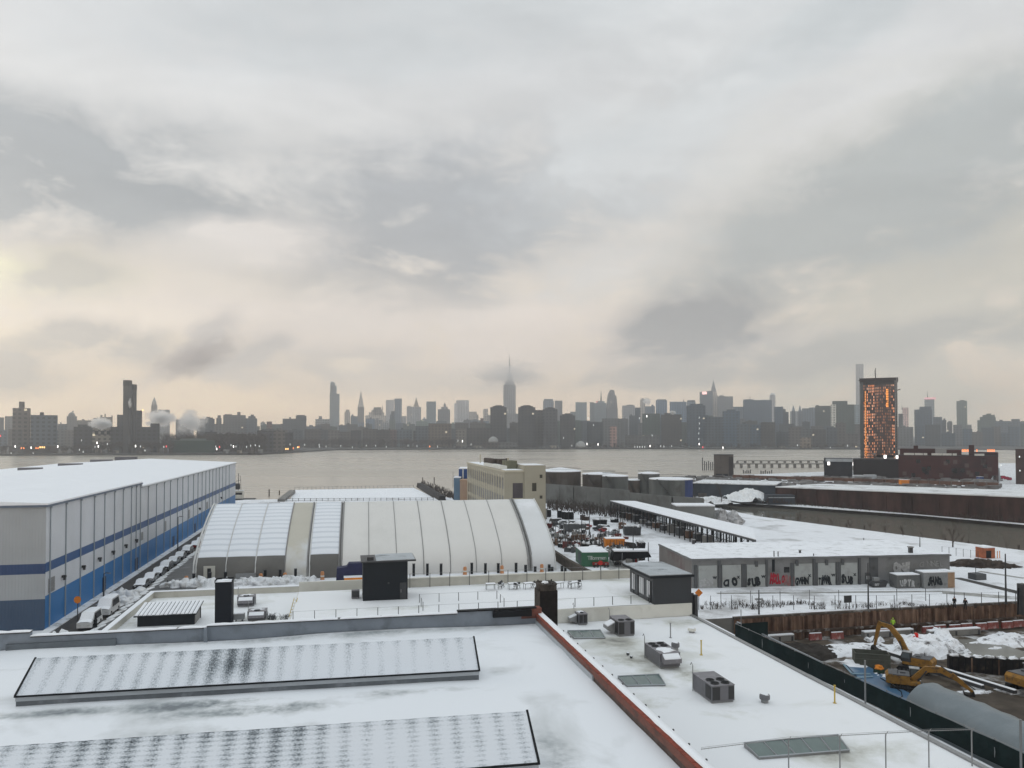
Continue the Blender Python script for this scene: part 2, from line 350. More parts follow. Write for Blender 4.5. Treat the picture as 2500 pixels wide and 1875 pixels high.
g = MB(); g.sheet(grid_poly([(-9000, 200), (9000, 200), (9000, 9500), (-9000, 9500)]), 0.0)
tag(g.build('water', mw), kind='structure')
# land on our side; the sides of the sheet are the bulkhead
lg = MB()
lg.mi = 0
for poly in ([(-400, -120), (300, -120), (300, 20), (-400, 20)], [(-400, 20), (51.5, 20), (51.5, 104), (-400, 104)], [(140, 20), (300, 20), (185, 104), (140, 104)],
             [(-400, 104), (-400, 318), (-62, 318), (-41, 336), (40, 330), (104, 326), (140, 302), (134, 262), (134, 231), (155, 150), (185, 104)]):
    lg.sheet(grid_poly(poly), GL)
lg.mi = 1
edge = [(-400, 318), (-62, 318), (-41, 336), (40, 330), (104, 326), (140, 302), (134, 262), (134, 231), (155, 150), (185, 104), (300, 20), (300, -120)]
for a, c in zip(edge, edge[1:]):
    pa, pc = W3(*a), W3(*c); lg.add([(pa.x, pa.y, -1.5), (pc.x, pc.y, -1.5), (pc.x, pc.y, GL), (pa.x, pa.y, GL)], [(0, 1, 2, 3)])
for a, c in zip([(51.5, 20), (140, 20), (140, 104), (51.5, 104)], [(140, 20), (140, 104), (51.5, 104), (51.5, 20)]):
    pa, pc = W3(*a), W3(*c); lg.add([(pa.x, pa.y, -.6), (pc.x, pc.y, -.6), (pc.x, pc.y, GL), (pa.x, pa.y, GL)], [(0, 1, 2, 3)])
tag(lg.build('ground', [m_snowyard, m_conc]), kind='structure')
PZ = -.5
g = MB(); N_ = 60
for i in range(N_+1):
    for j in range(N_+1):
        u = 51.5+88.5*i/N_; v = 20+84*j/N_; w = W3(u, v)
        g.v.append((w.x, w.y, PZ+.35*noise.noise(Vector((u*.25, v*.25, 0)))+.18*noise.noise(Vector((u*.8, v*.8, 3)))))
for i in range(N_):
    for j in range(N_):
        a = i*(N_+1)+j; g.f.append((a, a+N_+1, a+N_+2, a+1)); g.m.append(0)
m_pit = M('pit_floor', (.045, .034, .027), .9, .35, .5, bump=1.0, bscale=2.5, c2=(.13, .105, .08), dirt=(.62, .63, .65), dirt_s=.22, dirt_a=.8)
tag(g.build('excavation_floor', m_pit, smooth=True), kind='structure')
# far bank of the creek and the far shore
lg = MB()
m_gbank = M('dark_timber_bank', (.03, .025, .022), .9, .3, .5)
cw_ = [Vector(((px-1250)/F*D, D)) for px, D in ((1700, 345), (1780, 338), (1893, 329), (2240, 281), (2515, 248.7), (2900, 210))]
ce_ = [Vector(((px-1250)/F*D, D)) for px, D in ((1700, 340), (1780, 325), (1893, 314), (2240, 274.5), (2515, 243.6), (2900, 205))]
lg.prism(ce_+[v_*1.01 for v_ in cw_[::-1]], -1.5, 1.2); lg.m = [1]*(len(lg.f)-1)+[0]
tag(lg.build('bank_ledge', [m_snowrough, m_gbank]), kind='structure'); lg = MB()
lg.prism(cw_+[Vector((900, 100)), Vector((1000, 700))]+[W3(*q).xy for q in ((600, 640), (350, 512), (242, 476), (170, 455), (148, 380))], -1.5, 2.4)
tag(lg.build('far_bank', m_snowrough), kind='structure')
mc_ = mw.copy(); mc_.name = 'creek_water'
for n in mc_.node_tree.nodes:
    if n.type == 'BSDF_PRINCIPLED': n.inputs['Base Color'].default_value = (.17, .16, .135, 1)
    if n.type == 'MAP_RANGE': n.inputs[3].default_value = .03; n.inputs[4].default_value = .08
    if n.type == 'BUMP': n.inputs['Strength'].default_value = .03
g = MB(); g.sheet(grid_poly([(152, 15), (460, 15), (260, 300), (150, 400), (120, 330), (132, 200)]), .02)
tag(g.build('creek', mc_), kind='structure')
lg = MB()
shore = [(-6000, 900), (-900, 1060), (-650, 1120), (-380, 1150), (-345, 1500), (0, 1590), (300, 1600), (900, 1560), (1400, 1300), (6000, 1200), (6000, 7500), (-6000, 7500)]
lg.prism(shore, -1.5, 2.6)
tag(lg.build('far_shore', M('city_ground', (.05, .05, .05), .9, .3, .01)), kind='structure')
# ---------------------------------------------------------------- the street on the left
g = MB(); g.prism(grid_poly([(-39.3, 15), (-33.9, 15), (-33.9, 318), (-39.3, 318)]), 3.004, 3.03)
tag(g.build('road', M('wet_road', (.062, .055, .048), .55, .25, .5, dirt=(.14, .13, .13), dirt_s=.25, dirt_a=.4)), kind='structure')
g = MB(); g.prism(grid_poly([(-40.6, 15), (-39.3, 15), (-39.3, 318), (-40.6, 318)]), 3.004, 3.15)
tag(g.build('snowy_pavement', m_snowrough), kind='structure')
g = MB(); g.prism(grid_poly([(-33.9, 15), (-25.6, 15), (-25.6, 318), (-33.9, 318)]), 3.004, 3.14)
tag(g.build('dark_pavement', M('wet_pavement', (.045, .046, .048), .45, .25, .5, dirt=(.35, .36, .37), dirt_s=.35, dirt_a=.35)), kind='structure')
g = MB()
for k in range(60):
    v0 = 100+k*3.4; g.blob(W3(-33.6+.12*math.sin(k), v0, 3.1), (.5, 2.2, .16+.06*math.sin(k*2.1)), k, 10, 4)
tag(g.build('snow_strip', m_snowrough, smooth=True), kind='stuff')
tag(bpy.context.scene.objects['snow_strip'], 'strip of ploughed snow along the kerb beside the parked cars', 'snow')
random.seed(5)
g = MB()
for k in range(26):
    g.blob(W3(-36.2+random.uniform(-1.6, 1.8), random.uniform(133, 143), 3.0), (random.uniform(.7, 1.6), random.uniform(.7, 1.5), random.uniform(.3, .9)), k, 10, 5, .5)
tag(g.build('snow_pile', m_snowrough, smooth=True), 'rough heap of ploughed snow in the row of parked cars, beyond the second van', 'snow pile')
g = MB()
for k in range(9):
    g.blob(W3(-36.6+random.uniform(-1.6, 1.4), random.uniform(107, 112), 3.0), (random.uniform(.6, 1.3), random.uniform(.6, 1.3), random.uniform(.4, 1.0)), k+40, 10, 5, .5)
tag(g.build('snow_pile', m_snowrough, smooth=True), 'rough heap of snow around the orange street sign at the near end of the street', 'snow pile')
# ---------------------------------------------------------------- blue and white warehouse
def vline(px, u):
    r = (px-1250)/F          # (u c - v s) = r (u s + v c)
    return (u*cG-r*u*sG)/(sG+r*cG)
cBLUE = (.018, .16, .42); cPALE = (.57, .60, .65); cDB = (.016, .075, .22)
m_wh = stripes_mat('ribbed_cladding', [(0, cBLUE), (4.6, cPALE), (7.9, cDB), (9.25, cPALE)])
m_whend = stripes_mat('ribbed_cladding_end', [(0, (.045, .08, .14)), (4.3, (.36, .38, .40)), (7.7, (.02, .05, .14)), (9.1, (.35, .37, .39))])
wh = thing('warehouse', 'long blue and white striped metal warehouse with a snow-covered roof along the street', 'warehouse', W3(-40.6, 117.5, GL), GA)
YS = 50.0
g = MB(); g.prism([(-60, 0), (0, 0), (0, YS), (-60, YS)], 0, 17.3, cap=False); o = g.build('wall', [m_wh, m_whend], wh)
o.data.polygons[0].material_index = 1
g = MB(); g.prism([(-60, YS), (0, YS), (0, 186), (-60, 186)], 0, 16.5, cap=False); g.build('wall', m_wh, wh)
def gable(y0, y1, ze, zr, name='roof'):
    g = MB(); g.extr([(-60.3, y0, ze), (.3, y0, ze), (.3, y0, ze+.25), (-30, y0, zr), (-60.3, y0, ze+.25)], (0, 0, 0), (0, y1-y0, 0)); return g.build(name, m_snowclean, wh)
gable(-.3, YS, 17.3, 19.1); gable(YS+.002, 186.3, 16.5, 18.3)
g = MB(); g.box(-.02, .36, -.36, YS+.1, 17.02, 17.32); g.box(-60, -.02, -.36, -.1, 17.02, 17.32); g.build('eave_trim', M('trim_blue_grey', (.10, .13, .18), .5), wh)
g = MB(); g.box(.02, .34, YS+.2, 186.3, 16.3, 16.52); g.build('eave_trim', m_graylt, wh)
m_spout = M('downpipe_paint', (.30, .34, .38), .5, .08)
for px in (125, 163, 199, 232, 257, 281, 302, 322, 334, 344, 363, 383, 402, 417, 434, 447, 460, 473, 484, 494, 503, 512, 520, 528, 536, 544, 552, 560):
    vv = vline(px, -40.6)-117.5
    if vv < 186:
        g = MB(); g.box(.01, .17, vv-.07, vv+.07, .2, 17.0 if vv < YS else 16.3); g.box(.01, .3, vv-.12, vv+.12, 16.7 if vv < YS else 16.0, 17.0 if vv < YS else 16.3); g.build('downpipe', m_spout, wh)
for k, px in enumerate((156, 204, 243, 276, 307, 333, 487, 540)):
    vv = vline(px, -40.6)-117.5; g = MB(); g.box(.01, .55, vv-.22, vv+.22, 6.1, 6.45); g.box(.2, .5, vv-.18, vv+.18, 5.75, 6.1); g.build('wall_lamp', m_darkmetal, wh)
for px, w_, z0, z1 in ((130, 1.1, 4.9, 6.9), (348, 1.0, 5.6, 7.2), (405, .9, 4.9, 7.2), (463, .9, 4.9, 7.2), (507, .9, 4.9, 7.0)):
    vv = vline(px, -40.6)-117.5; g = MB(); g.box(.01, .09, vv-w_, vv+w_, z0, z1)
    for q in range(5): g.box(.09, .14, vv-w_+.1, vv+w_-.1, z0+.15+q*(z1-z0-.2)/5, z0+.32+q*(z1-z0-.2)/5)
    g.build('louvre', m_galv, wh)
for px, w_ in ((112, 0), (336, 1.1), (426, .9), (478, .9), (258, .9)):
    if px == 112: continue
    vv = vline(px, -40.6)-117.5; g = MB(); g.box(.012, .1, vv-w_, vv+w_, .05, 2.6); d = g.build('door', M('door_navy', (.015, .04, .10), .5), wh)
    h = MB(); h.box(.1, .16, vv+w_-.3, vv+w_-.2, 1.1, 1.35); h.build('handle', m_galv, d)
g = MB(); g.box(-22, -21.6, -.12, -.02, 4.4, 9); g.build('conduit', m_darkmetal, wh)
for px, py, w_ in ((74, 1147, 5.5), (172, 1136, 6.5), (248, 1126, 7), (308, 1119, 8)):
    u, v = L2(px, py, 20.6); g = MB(); g.box(u+40.6-w_/2, u+40.6+w_/2, v-117.5-1, v-117.5+1, 16.6, 18.2); g.build('roof_vent', m_hvac, wh)
# ---------------------------------------------------------------- vehicles
m_snowcap = m_snowrough
def car_mesh_profile(Lh, kind):
    if kind == 'van': return [(-Lh, .35), (Lh, .35), (Lh, 1.05), (Lh-.95, 1.25), (Lh-1.7, 2.1), (-Lh+.1, 2.1), (-Lh, 1.9)]
    if kind == 'suv': return [(-Lh, .35), (Lh, .35), (Lh, .95), (Lh-1.0, 1.08), (Lh-1.55, 1.65), (-Lh+.25, 1.65), (-Lh, 1.1)]
    return [(-Lh, .3), (Lh, .3), (Lh, .78), (Lh-1.15, .92), (Lh-1.85, 1.4), (-Lh+1.2, 1.4), (-Lh+.55, .98), (-Lh, .9)]
def make_vehicle(kind, paint, label, cat, name, group, snow=True, Lh=None):
    Lh = Lh or {'van': 2.5, 'suv': 2.3, 'car': 2.2}[kind]; w = .95
    t_ = thing(name, label, cat, (0, 0, 0), 0, group); pr = car_mesh_profile(Lh, kind)
    g = MB(); n = len(pr); vs_ = []
    top = max(z for _, z in pr)
    for x, sgn in ((0, -1), (0, 1)):
        for (y, z) in pr: vs_.append((sgn*(w if z < 1.1 else w-.16*(z-1.1)/(top-1.09)*1.2), y, z))
    g.add(vs_, [tuple(range(n)), tuple(range(n, 2*n))[::-1]]+[(i, n+i, n+(i+1) % n, (i+1) % n) for i in range(n)])
    g.build('body', paint, t_)
    # glass
    g = MB(); zs = 1.12 if kind != 'car' else .95; yb = -Lh+.35 if kind != 'car' else -Lh+1.0; yf = Lh-1.2
    zt = top-.14
    for sgn in (-1, 1):
        x = sgn*(w-.02); x2 = sgn*(w-.12)
        g.add([(x+sgn*.035, yb+.2, zs), (x+sgn*.035, yf-.1, zs), (x2+sgn*.03, yf-.62, zt), (x2+sgn*.03, yb+.35, zt)], [(0, 1, 2, 3)])
    g.build('side_window', m_glassdark, t_)
    i3 = 3; a = pr[i3]; b_ = pr[i3+1]
    g = MB(); g.add([(-.78, a[0]+.02, a[1]+.03), (.78, a[0]+.02, a[1]+.03), (.68, b_[0]+.03, b_[1]-.03), (-.68, b_[0]+.03, b_[1]-.03)], [(0, 1, 2, 3)]); g.build('windscreen', m_glassdark, t_)
    for sx in (-1, 1):
        for sy in (-1, 1):
            g = MB(); g.tube([(sx*(w-.2), sy*(Lh-.85), .34), (sx*(w+.02), sy*(Lh-.85), .34)], .34, 14); wl = g.build('wheel', m_rubber, t_)
            g = MB(); g.tube([(sx*(w+.021), sy*(Lh-.85), .34), (sx*(w+.035), sy*(Lh-.85), .34)], .19, 10); g.build('rim', m_galv, wl)
        g = MB(); g.box(sx*.55-.16, sx*.55+.16, Lh-.02, Lh+.02, .62, .78); g.build('headlight', M('lamp_glass', (.5, .5, .5), .2), t_)
    if snow:
        g = MB(); tops = [p for p in pr if p[1] > .7]
        for i in range(2, len(pr)-1):
            p, q = pr[i], pr[i+1]
            if p[1] < .7 or q[1] < .7: continue
            wa = .88 if max(p[1], q[1]) < 1.1 else .82
            if abs(p[1]-q[1]) > abs(p[0]-q[0])*1.2: continue
            z_ = .012
            vs_ = []
            for k in range(7):
                f_ = k/6; yy = p[0]+(q[0]-p[0])*f_; zz = p[1]+(q[1]-p[1])*f_
                for xx in (-wa, -wa*.5, 0, wa*.5, wa): vs_.append((xx, yy, zz+z_+(.10 if abs(xx) < wa*.9 else .02)+.04*noise.noise(Vector((xx*2, yy*2, i)))))
            fs_ = [(k*5+j, k*5+j+1, k*5+j+6, k*5+j+5) for k in range(6) for j in range(4)]
            g.add(vs_, fs_)
        g.build('snow_cover', m_snowclean, t_, smooth=True)
    return t_
p_dark = M('car_dark', (.02, .021, .024), .3, .1); p_white = M('car_white', (.55, .56, .57), .35, .05); p_silver = M('car_silver', (.26, .27, .28), .3, .05); p_red = M('car_red', (.25, .02, .02), .3, .05)
GC = 'cars parked in a row along the kerb'
van = make_vehicle('van', p_white, 'snow-topped white van parked nearest, beside the dark bollard', 'van', 'parked_van', 'vans parked at the kerb')
van.location = W3(-35.2, 118.5, 3.03); van.rotation_euler = (0, 0, GA+math.pi)
dup(van, W3(-35.1, 126.3, 3.03), GA+math.pi, 'taller snow-topped white van parked just behind the nearest van', scale=1.12)
cdark = make_vehicle('car', p_dark, 'dark snow-covered car parked just beyond the snow heap, nearest of the car row', 'car', 'parked_car', GC)
cdark.location = W3(-35.2, 146.5, 3.03); cdark.rotation_euler = (0, 0, GA+math.pi)
csuv = make_vehicle('suv', p_dark, 'black sport utility car in the middle of the parked row, little snow on its side', 'car', 'parked_car', GC)
csuv.location = W3(-35.1, 164.5, 3.03); csuv.rotation_euler = (0, 0, GA+math.pi)
csil = make_vehicle('car', p_silver, 'silver snow-covered car, second after the snow heap', 'car', 'parked_car', GC)
csil.location = W3(-35.2, 152.7, 3.03); csil.rotation_euler = (0, 0, GA+math.pi)
dup(cdark, W3(-35.1, 158.6, 3.03), GA+math.pi, 'snow-buried dark car, third after the snow heap, in front of the black sport utility car')
cred = make_vehicle('car', p_red, 'snow-covered red car near the far end of the parked row', 'car', 'parked_car', GC)
cred.location = W3(-35.2, 196, 3.03); cred.rotation_euler = (0, 0, GA+math.pi)
for k, (vv, src) in enumerate(((172, csil), (178.5, cdark), (186, csuv), (203, csil), (210, cdark), (217.5, csil))):
    dup(src, W3(-35.2, vv, 3.03), GA+math.pi, '%s snow-covered parked car counting back from the black sport utility car' % ['first', 'second', 'third, dark', 'fifth', 'sixth', 'last'][k])
cr2 = dup(cred, W3(-46, 110.5, 3.03), GA-math.pi/2, 'snow-covered red car at the near left foot of the warehouse end wall'); cr2['group'] = 'cars by the warehouse end'
cd2 = dup(csuv, W3(-52.5, 111.5, 3.03), GA-math.pi/2, 'dark car with snow on its roof left of the red car at the warehouse end'); cd2['group'] = 'cars by the warehouse end'
g = MB(); o = L2(228, 1528, 3)
bo = thing('bollard', 'dark cast bollard beside the nearest white van', 'bollard', P(233, 1533, 3.1))
g.lathe([(.22, 0), (.2, .9), (.25, 1.0), (.25, 1.1), (.16, 1.2), (.12, 1.7), (.05, 1.9)], 12); g.build('post', m_black, bo)
def round_sign(name, label, px, ybase, ytop, r, colr, z=3.1, shape='round', cat='sign'):
    p = P(px, ybase, z); h = PD(px, ytop, p.y).z-z
    t_ = thing(name, label, cat, p)
    g = MB(); g.tube([(0, 0, 0), (0, 0, h)], .06, 6); g.build('pole', m_darkmetal, t_)
    g = MB()
    n = 20 if shape == 'round' else 4
    pts = [(r*math.cos(2*math.pi*k/n), -.1, h+r*math.sin(2*math.pi*k/n)) for k in range(n)]
    g.extr(pts, (0, 0, 0), (0, .05, 0)); g.build('sign_plate', colr, t_)
    return t_
m_signor = M('sign_orange', (.55, .17, .02), .6, .1)
round_sign('street_sign', 'round orange road-work sign on a pole by the near end of the street', 189, 1530, 1464, .5, m_signor)
round_sign('street_sign', 'orange diamond road-work sign on a pole by the corner of the graffiti building', 1706, 1489, 1447, .62, m_signor, shape='diamond')
def street_lamp(label, px, ybase, ytop, z=3.0, arm=0, name='street_lamp', group=None, r=.09):
    p = P(px, ybase, z); h = PD(px, ytop, p.y).z-z
    t_ = thing(name, label, 'lamp post', p, 0, group)
    g = MB(); g.tube([(0, 0, 0), (0, 0, h*.5), (0, 0, h)], [r*1.5, r*1.1, r*.8], 6); g.build('pole', m_darkmetal, t_)
    if arm:
        g = MB(); g.tube([(0, 0, h-.1), (arm*.5, 0, h+.15), (arm, 0, h+.1)], .05, 5); g.build('arm', m_darkmetal, t_)
        g = MB(); g.box(arm-.3, arm+.3, -.12, .12, h-.02, h+.1); g.build('lamp_head', m_galv, t_)
    return t_
street_lamp('lamp post halfway along the warehouse side on the far pavement', 434, 1345, 1262, arm=.9)
street_lamp('short lamp post near the foot of the warehouse wall', 253, 1458, 1400, arm=.8)
street_lamp('thin pole on the dark pavement left of the white flat roof', 409, 1430, 1416)
# ---------------------------------------------------------------- barge berth and pier beyond the tent hall
g = MB(); g.prism([P(705, 1226, 2.6), P(1078, 1223, 2.6), P(1010, 1191, 2.6), P(720, 1196, 2.6)], -1.2, 2.6)
tag(g.build('pier_deck', [m_snowclean]), kind='structure')
pf = thing('pier_fence', 'low railing with posts along the near edge of the snowy pier', 'railing', P(700, 1226, 2.6))
A_, B_ = P(700, 1227, 2.6), P(1060, 1225, 2.6)
for k in range(26):
    q = A_.lerp(B_, k/25)-A_; g = MB(); g.box(q.x-.09, q.x+.09, q.y-.09, q.y+.09, 0, 1.6); g.build('post', m_darkmetal, pf)
g = MB()
for zz in (.7, 1.45): g.tube([(0, 0, zz), tuple((B_-A_)+Vector((0, 0, zz)))], .06, 5)
g.build('rail', m_darkmetal, pf)
pf = thing('pier_fence', 'thin far railing on the river side of the snowy pier', 'railing', P(720, 1196, 2.6))
A_, B_ = P(720, 1196, 2.6), P(1010, 1191, 2.6)
for k in range(30):
    q = A_.lerp(B_, k/29)-A_; g = MB(); g.box(q.x-.08, q.x+.08, q.y-.08, q.y+.08, 0, 1.4); g.build('post', m_conc, pf)
g = MB(); g.tube([(0, 0, 1.3), tuple((B_-A_)+Vector((0, 0, 1.3)))], .05, 5); g.build('rail', m_conc, pf)
g = MB(); A_, B_ = P(1024, 1189, 2.6), P(1080, 1224, 2.6)
d_ = (B_-A_).normalized(); nrm = Vector((-d_.y, d_.x, 0))
g.extr([A_-nrm*1.6, A_+nrm*1.6, A_+nrm*1.2+Vector((0, 0, 2.2)), A_-nrm*1.2+Vector((0, 0, 2.2))], (0, 0, 0), B_-A_)
tag(g.build('timber_bulkhead', M('tarred_timber', (.035, .033, .032), .9, .3, .6)), 'dark tarred timber bulkhead wall on the right edge of the snowy pier', 'bulkhead')
dk = thing('workboat', 'dark workboat with mast and crane moored at the warehouse corner', 'boat', P(590, 1228, 0.2), GA)
g = MB(); g.extr([(-4.5, -1.6, 0), (4.5, -1.6, 0), (6, -1.6, 2.0), (-5, -1.6, 2.0)], (0, 0, 0), (0, 3.4, 0)); g.build('hull', m_darkmetal, dk)
g = MB(); g.box(-3.4, .6, -1.2, 1.3, 2.0, 5.4); c_ = g.build('cabin', m_white, dk)
g = MB(); g.box(-3.1, .3, -1.22, -1.16, 3.7, 4.7); g.build('window', m_glassdark, c_)
g = MB(); g.box(-3.6, .8, -1.4, 1.5, 5.4, 5.6); g.build('cabin_roof', m_snowclean, c_)
g = MB(); g.tube([(-1.4, 0, 5.6), (-1.4, 0, 13)], .14, 6); g.tube([(-2.6, 0, 9.5), (-.2, 0, 10.1)], .08, 5); g.tube([(-.3, 0, 5.6), (-.6, 0, 12)], .08, 5); g.build('mast', m_darkmetal, dk)
g = MB(); g.lathe([(1.1, 6), (1.3, 6.4), (1.3, 8.2), (1.0, 8.6)], 10, (-2, .2)); g.build('funnel', m_darkmetal, dk)
for k, (px, py, h) in enumerate(((657, 1210, 3.5), (682, 1206, 2.2), (1032, 1182, 4.6), (1060, 1182, 4.6))):
    g = MB(); p = P(px, py+2, 0); g.tube([(0, 0, -1), (0, 0, h)], .28, 8); g.build('pile', m_twig).location = p
    tag(bpy.data.objects['pile' if k == 0 else 'pile.%03d' % k], ['orange-brown mooring pile left of the snowy pier', 'short mooring pile just left of the snowy pier', 'left of two tall mooring piles right of the snowy pier', 'right of two tall mooring piles right of the snowy pier'][k], 'pile', 'mooring piles in the river')
# rubble and gangway left of the pier
g = MB(); A_, B_ = P(686, 1226, 2.8), P(714, 1203, 2.8); d_ = (B_-A_).normalized(); nrm = Vector((-d_.y, d_.x, 0))
g.extr([A_-nrm*1.4, A_+nrm*1.4, A_+nrm*1.3+Vector((0, 0, 1.3)), A_-nrm*1.3+Vector((0, 0, 1.3))], (0, 0, 0), B_-A_)
tag(g.build('gangway', m_conc), 'grey concrete gangway leading onto the left end of the snowy pier', 'gangway')
# ---------------------------------------------------------------- white tent hall
HA = math.radians(11.0); ch, sh = math.cos(HA), math.sin(HA)
H0 = P(473, 1422, GL); hall = thing('tent_hall', 'long barrel-roofed white fabric hall with ribbed snowy bays and grey lower walls', 'tent hall', H0, HA)
def hw(px):   # position along the hall's front foot seen at column px
    r = (px-1250)/F; dx, dy = H0.x, H0.y   # (dx + w ch) = r (dy + w sh)
    return (r*dy-dx)/(ch-r*sh)
HP = [(0, 0), (.15, 1.0), (.4, 2.1), (.9, 3.2), (1.7, 4.2), (3.0, 5.2), (4.8, 6.3), (7, 7.5), (10, 9.0), (13.5, 10.4), (16.8, 11.6), (19.8, 12.55)]
HPF = HP+[(39.6-s, z) for s, z in HP[-2::-1]]
m_fab = M('white_fabric', (.66, .655, .64), .55, .03, .12, dirt=(.58, .58, .56), dirt_s=.1, dirt_a=.5)
m_fabcream = M('cream_fabric', (.50, .48, .42), .6, .05, .15, dirt=(.62, .64, .66), dirt_s=.08, dirt_a=.9)
m_fabgray = M('grey_wall_fabric', (.125, .122, .115), .6, .08, .3, dirt=(.16, .155, .145), dirt_s=.2, dirt_a=.6)
msn, t, b = new_mat('snow_on_purlins'); nn = t.nodes
b.inputs['Roughness'].default_value = .75
tcn = nn.new('ShaderNodeTexCoord'); sp = nn.new('ShaderNodeSeparateXYZ'); t.links.new(tcn.outputs['Object'], sp.inputs[0])
wv = nn.new('ShaderNodeTexWave'); wv.bands_direction = 'Y'; wv.inputs['Scale'].default_value = .21; wv.inputs['Distortion'].default_value = 2.2; wv.inputs['Detail'].default_value = 3; wv.inputs['Detail Scale'].default_value = .5
mp_ = nn.new('ShaderNodeMapping'); mp_.inputs['Scale'].default_value = (.15, 1, 1); t.links.new(tcn.outputs['Object'], mp_.inputs[0]); t.links.new(mp_.outputs[0], wv.inputs['Vector'])
r = nn.new('ShaderNodeValToRGB'); r.color_ramp.elements[0].color = (.60, .64, .70, 1); r.color_ramp.elements[1].color = (.74, .775, .83, 1); r.color_ramp.elements[0].position = .05; r.color_ramp.elements[1].position = .45
t.links.new(wv.outputs[0], r.inputs[0]); t.links.new(r.outputs[0], b.inputs['Base Color'])
def bay(px0, px1, kind, over=0):
    w0, w1 = hw(px0), hw(px1)
    pr = [(s-over, z+over) for s, z in HPF]
    g = MB(); n = len(pr); seg = 6 if kind != 'white' else 8
    for j in range(seg+1):
        f_ = j/seg; bul = .10*math.sin(math.pi*f_) if kind == 'snow' else .05*math.sin(math.pi*f_)
        for (s, z) in pr:
            k_ = (s-20)/20
            g.v.append((w0+(w1-w0)*f_, s+bul*k_, z+bul*.6*(z > 4)))
    for j in range(seg):
        for i in range(n-1):
            a = j*n+i; g.f.append((a, a+n, a+n+1, a+1))
            g.m.append(1 if (kind == 'snow' and (i < 4 or i > n-6)) else 0)
    mats = {'snow': [msn, m_fabgray], 'white': [m_fab, m_fab], 'cream': [m_fabcream, m_fabcream], 'end': [M('fabric_with_snow', (.66, .68, .70), .6, .04, .15, dirt=(.78, .80, .84), dirt_s=.16, dirt_a=.9), m_fab]}[kind]
    o = g.build('fabric_bay', mats, hall, smooth=True)
    return o
def rib(px, r_, mat, wd=None):
    w = hw(px); g = MB()
    g.tube([(w, s-.06, z+.05) for s, z in HPF], r_, 5); g.build('rib', mat, hall, smooth=True)
for a, c, k in ((481, 553, 'snow'), (553, 625, 'snow'), (625, 697, 'snow'), (697, 752, 'cream'), (757, 829, 'snow'), (834, 902, 'white'), (902, 970, 'white'), (970, 1036, 'white'), (1036, 1101, 'white'), (1101, 1164, 'white'), (1164, 1226, 'white'), (1226, 1290, 'white'), (1298, 1356, 'end')):
    o = bay(a, c, k)
    if k == 'snow': o['label'] = 'snow-covered bay with a dark grey lower wall'
    if k == 'cream': o['label'] = 'cream bay with snow only half way down'
m_ribw = M('rib_white', (.55, .56, .56), .5, .05); m_ribd = M('rib_dark', (.22, .22, .22), .5, .1)
for px, r_, m_ in ((474, .2, m_ribw), (480, .14, m_ribw), (553, .10, m_ribw), (625, .12, m_ribw), (697, .13, m_ribd), (752, .16, m_ribd), (757, .14, m_ribw), (829, .14, m_ribd), (835, .18, m_ribd),
                  (902, .06, m_ribd), (970, .06, m_ribd), (1036, .08, m_ribd), (1101, .09, m_ribd), (1164, .06, m_ribd), (1226, .06, m_ribd), (1291, .24, m_ribd), (1298, .2, m_ribd), (1356, .16, m_ribw)):
    rib(px, r_, m_)
for px in (481, 1356):
    w = hw(px); g = MB(); g.extr([(w, s+.2, max(z-.1, 0)) for s, z in HPF], (-.05, 0, 0), (.05, 0, 0)); g.build('end_wall', m_fabcream, hall)
for px in (752, 829, 1290):
    w = hw(px); w2 = hw(px+(5 if px < 1200 else 8)); g = MB(); pr = [(s+.15, z-.15) for s, z in HPF]
    g.v += [(w, s, z) for s, z in pr]+[(w2, s, z) for s, z in pr]; n = len(pr)
    for i in range(n-1): g.f.append((i, i+n, i+n+1, i+1)); g.m.append(0)
    g.build('joint_cover', M('joint_grey', (.30, .30, .29), .6), hall)
g = MB(); w = hw(514); g.box(w-1.0, w+1.0, -.12, .1, 0, 2.9); d_ = g.build('door_frame', m_beigewall, hall)
g = MB(); g.box(w-.32, w+.32, -.2, -.12, .1, 2.5); g.build('door', m_black, d_)
g = MB(); w = hw(605); g.box(w-1.9, w+1.7, -.5, -.1, .3, 1.4); g.build('vent_panel', m_galv, hall)
# dark posts standing in front of the hall
GP = 'dark posts in front of the tent hall'
pp = None
pxs = [(480, 1400), (519, 1397), (556, 1396), (652, 1391), (688, 1390), (725, 1388), (1010, 1376), (1043, 1376), (1076, 1376), (1150, 1374), (1183, 1375), (1214, 1375), (1257, 1374), (1280, 1379), (1303, 1383), (1337, 1378), (1344, 1384), (1372, 1381), (1380, 1385)]
for k, (px, yt) in enumerate(pxs):
    w = hw(px); base = H0+Vector((ch*w+sh*1.2, sh*w-ch*1.2, 0))
    if px > 1356: base = PD(px, 1420, 152); base.z = GL
    h = min(PD(px, yt, base.y).z-GL, 6.0)
    t_ = thing('dark_post', '%s dark rectangular post from the left in the row before the tent hall' % ORD[k], 'post', (base.x, base.y, GL), HA, GP)
    g = MB(); g.box(-.24, .24, -.2, .2, 0, h-.1); g.build('shaft', m_black, t_)
    g = MB(); g.box(-.27, .27, -.23, .23, h-.1, h); g.build('cap', m_darkmetal, t_)
g = MB(); random.seed(3)
for k in range(70):
    w = hw(430+k*4.9)+random.uniform(-.4, .4); base = H0+Vector((ch*w+sh*3, sh*w-ch*3, 0)); g.blob((base.x, base.y-random.uniform(0, 1.5), GL), (random.uniform(.8, 1.6), 1.2, random.uniform(.5, 1.15)), k, 9, 4, .5)
tag(g.build('snow_bank', m_snowrough, smooth=True), 'long lumpy bank of shovelled snow at the foot of the tent hall', 'snow bank')
m_barr = M('faded_orange', (.48, .22, .10), .7, .25, 2)
gob = 'orange barrels at the foot of the tent hall'
k = 0
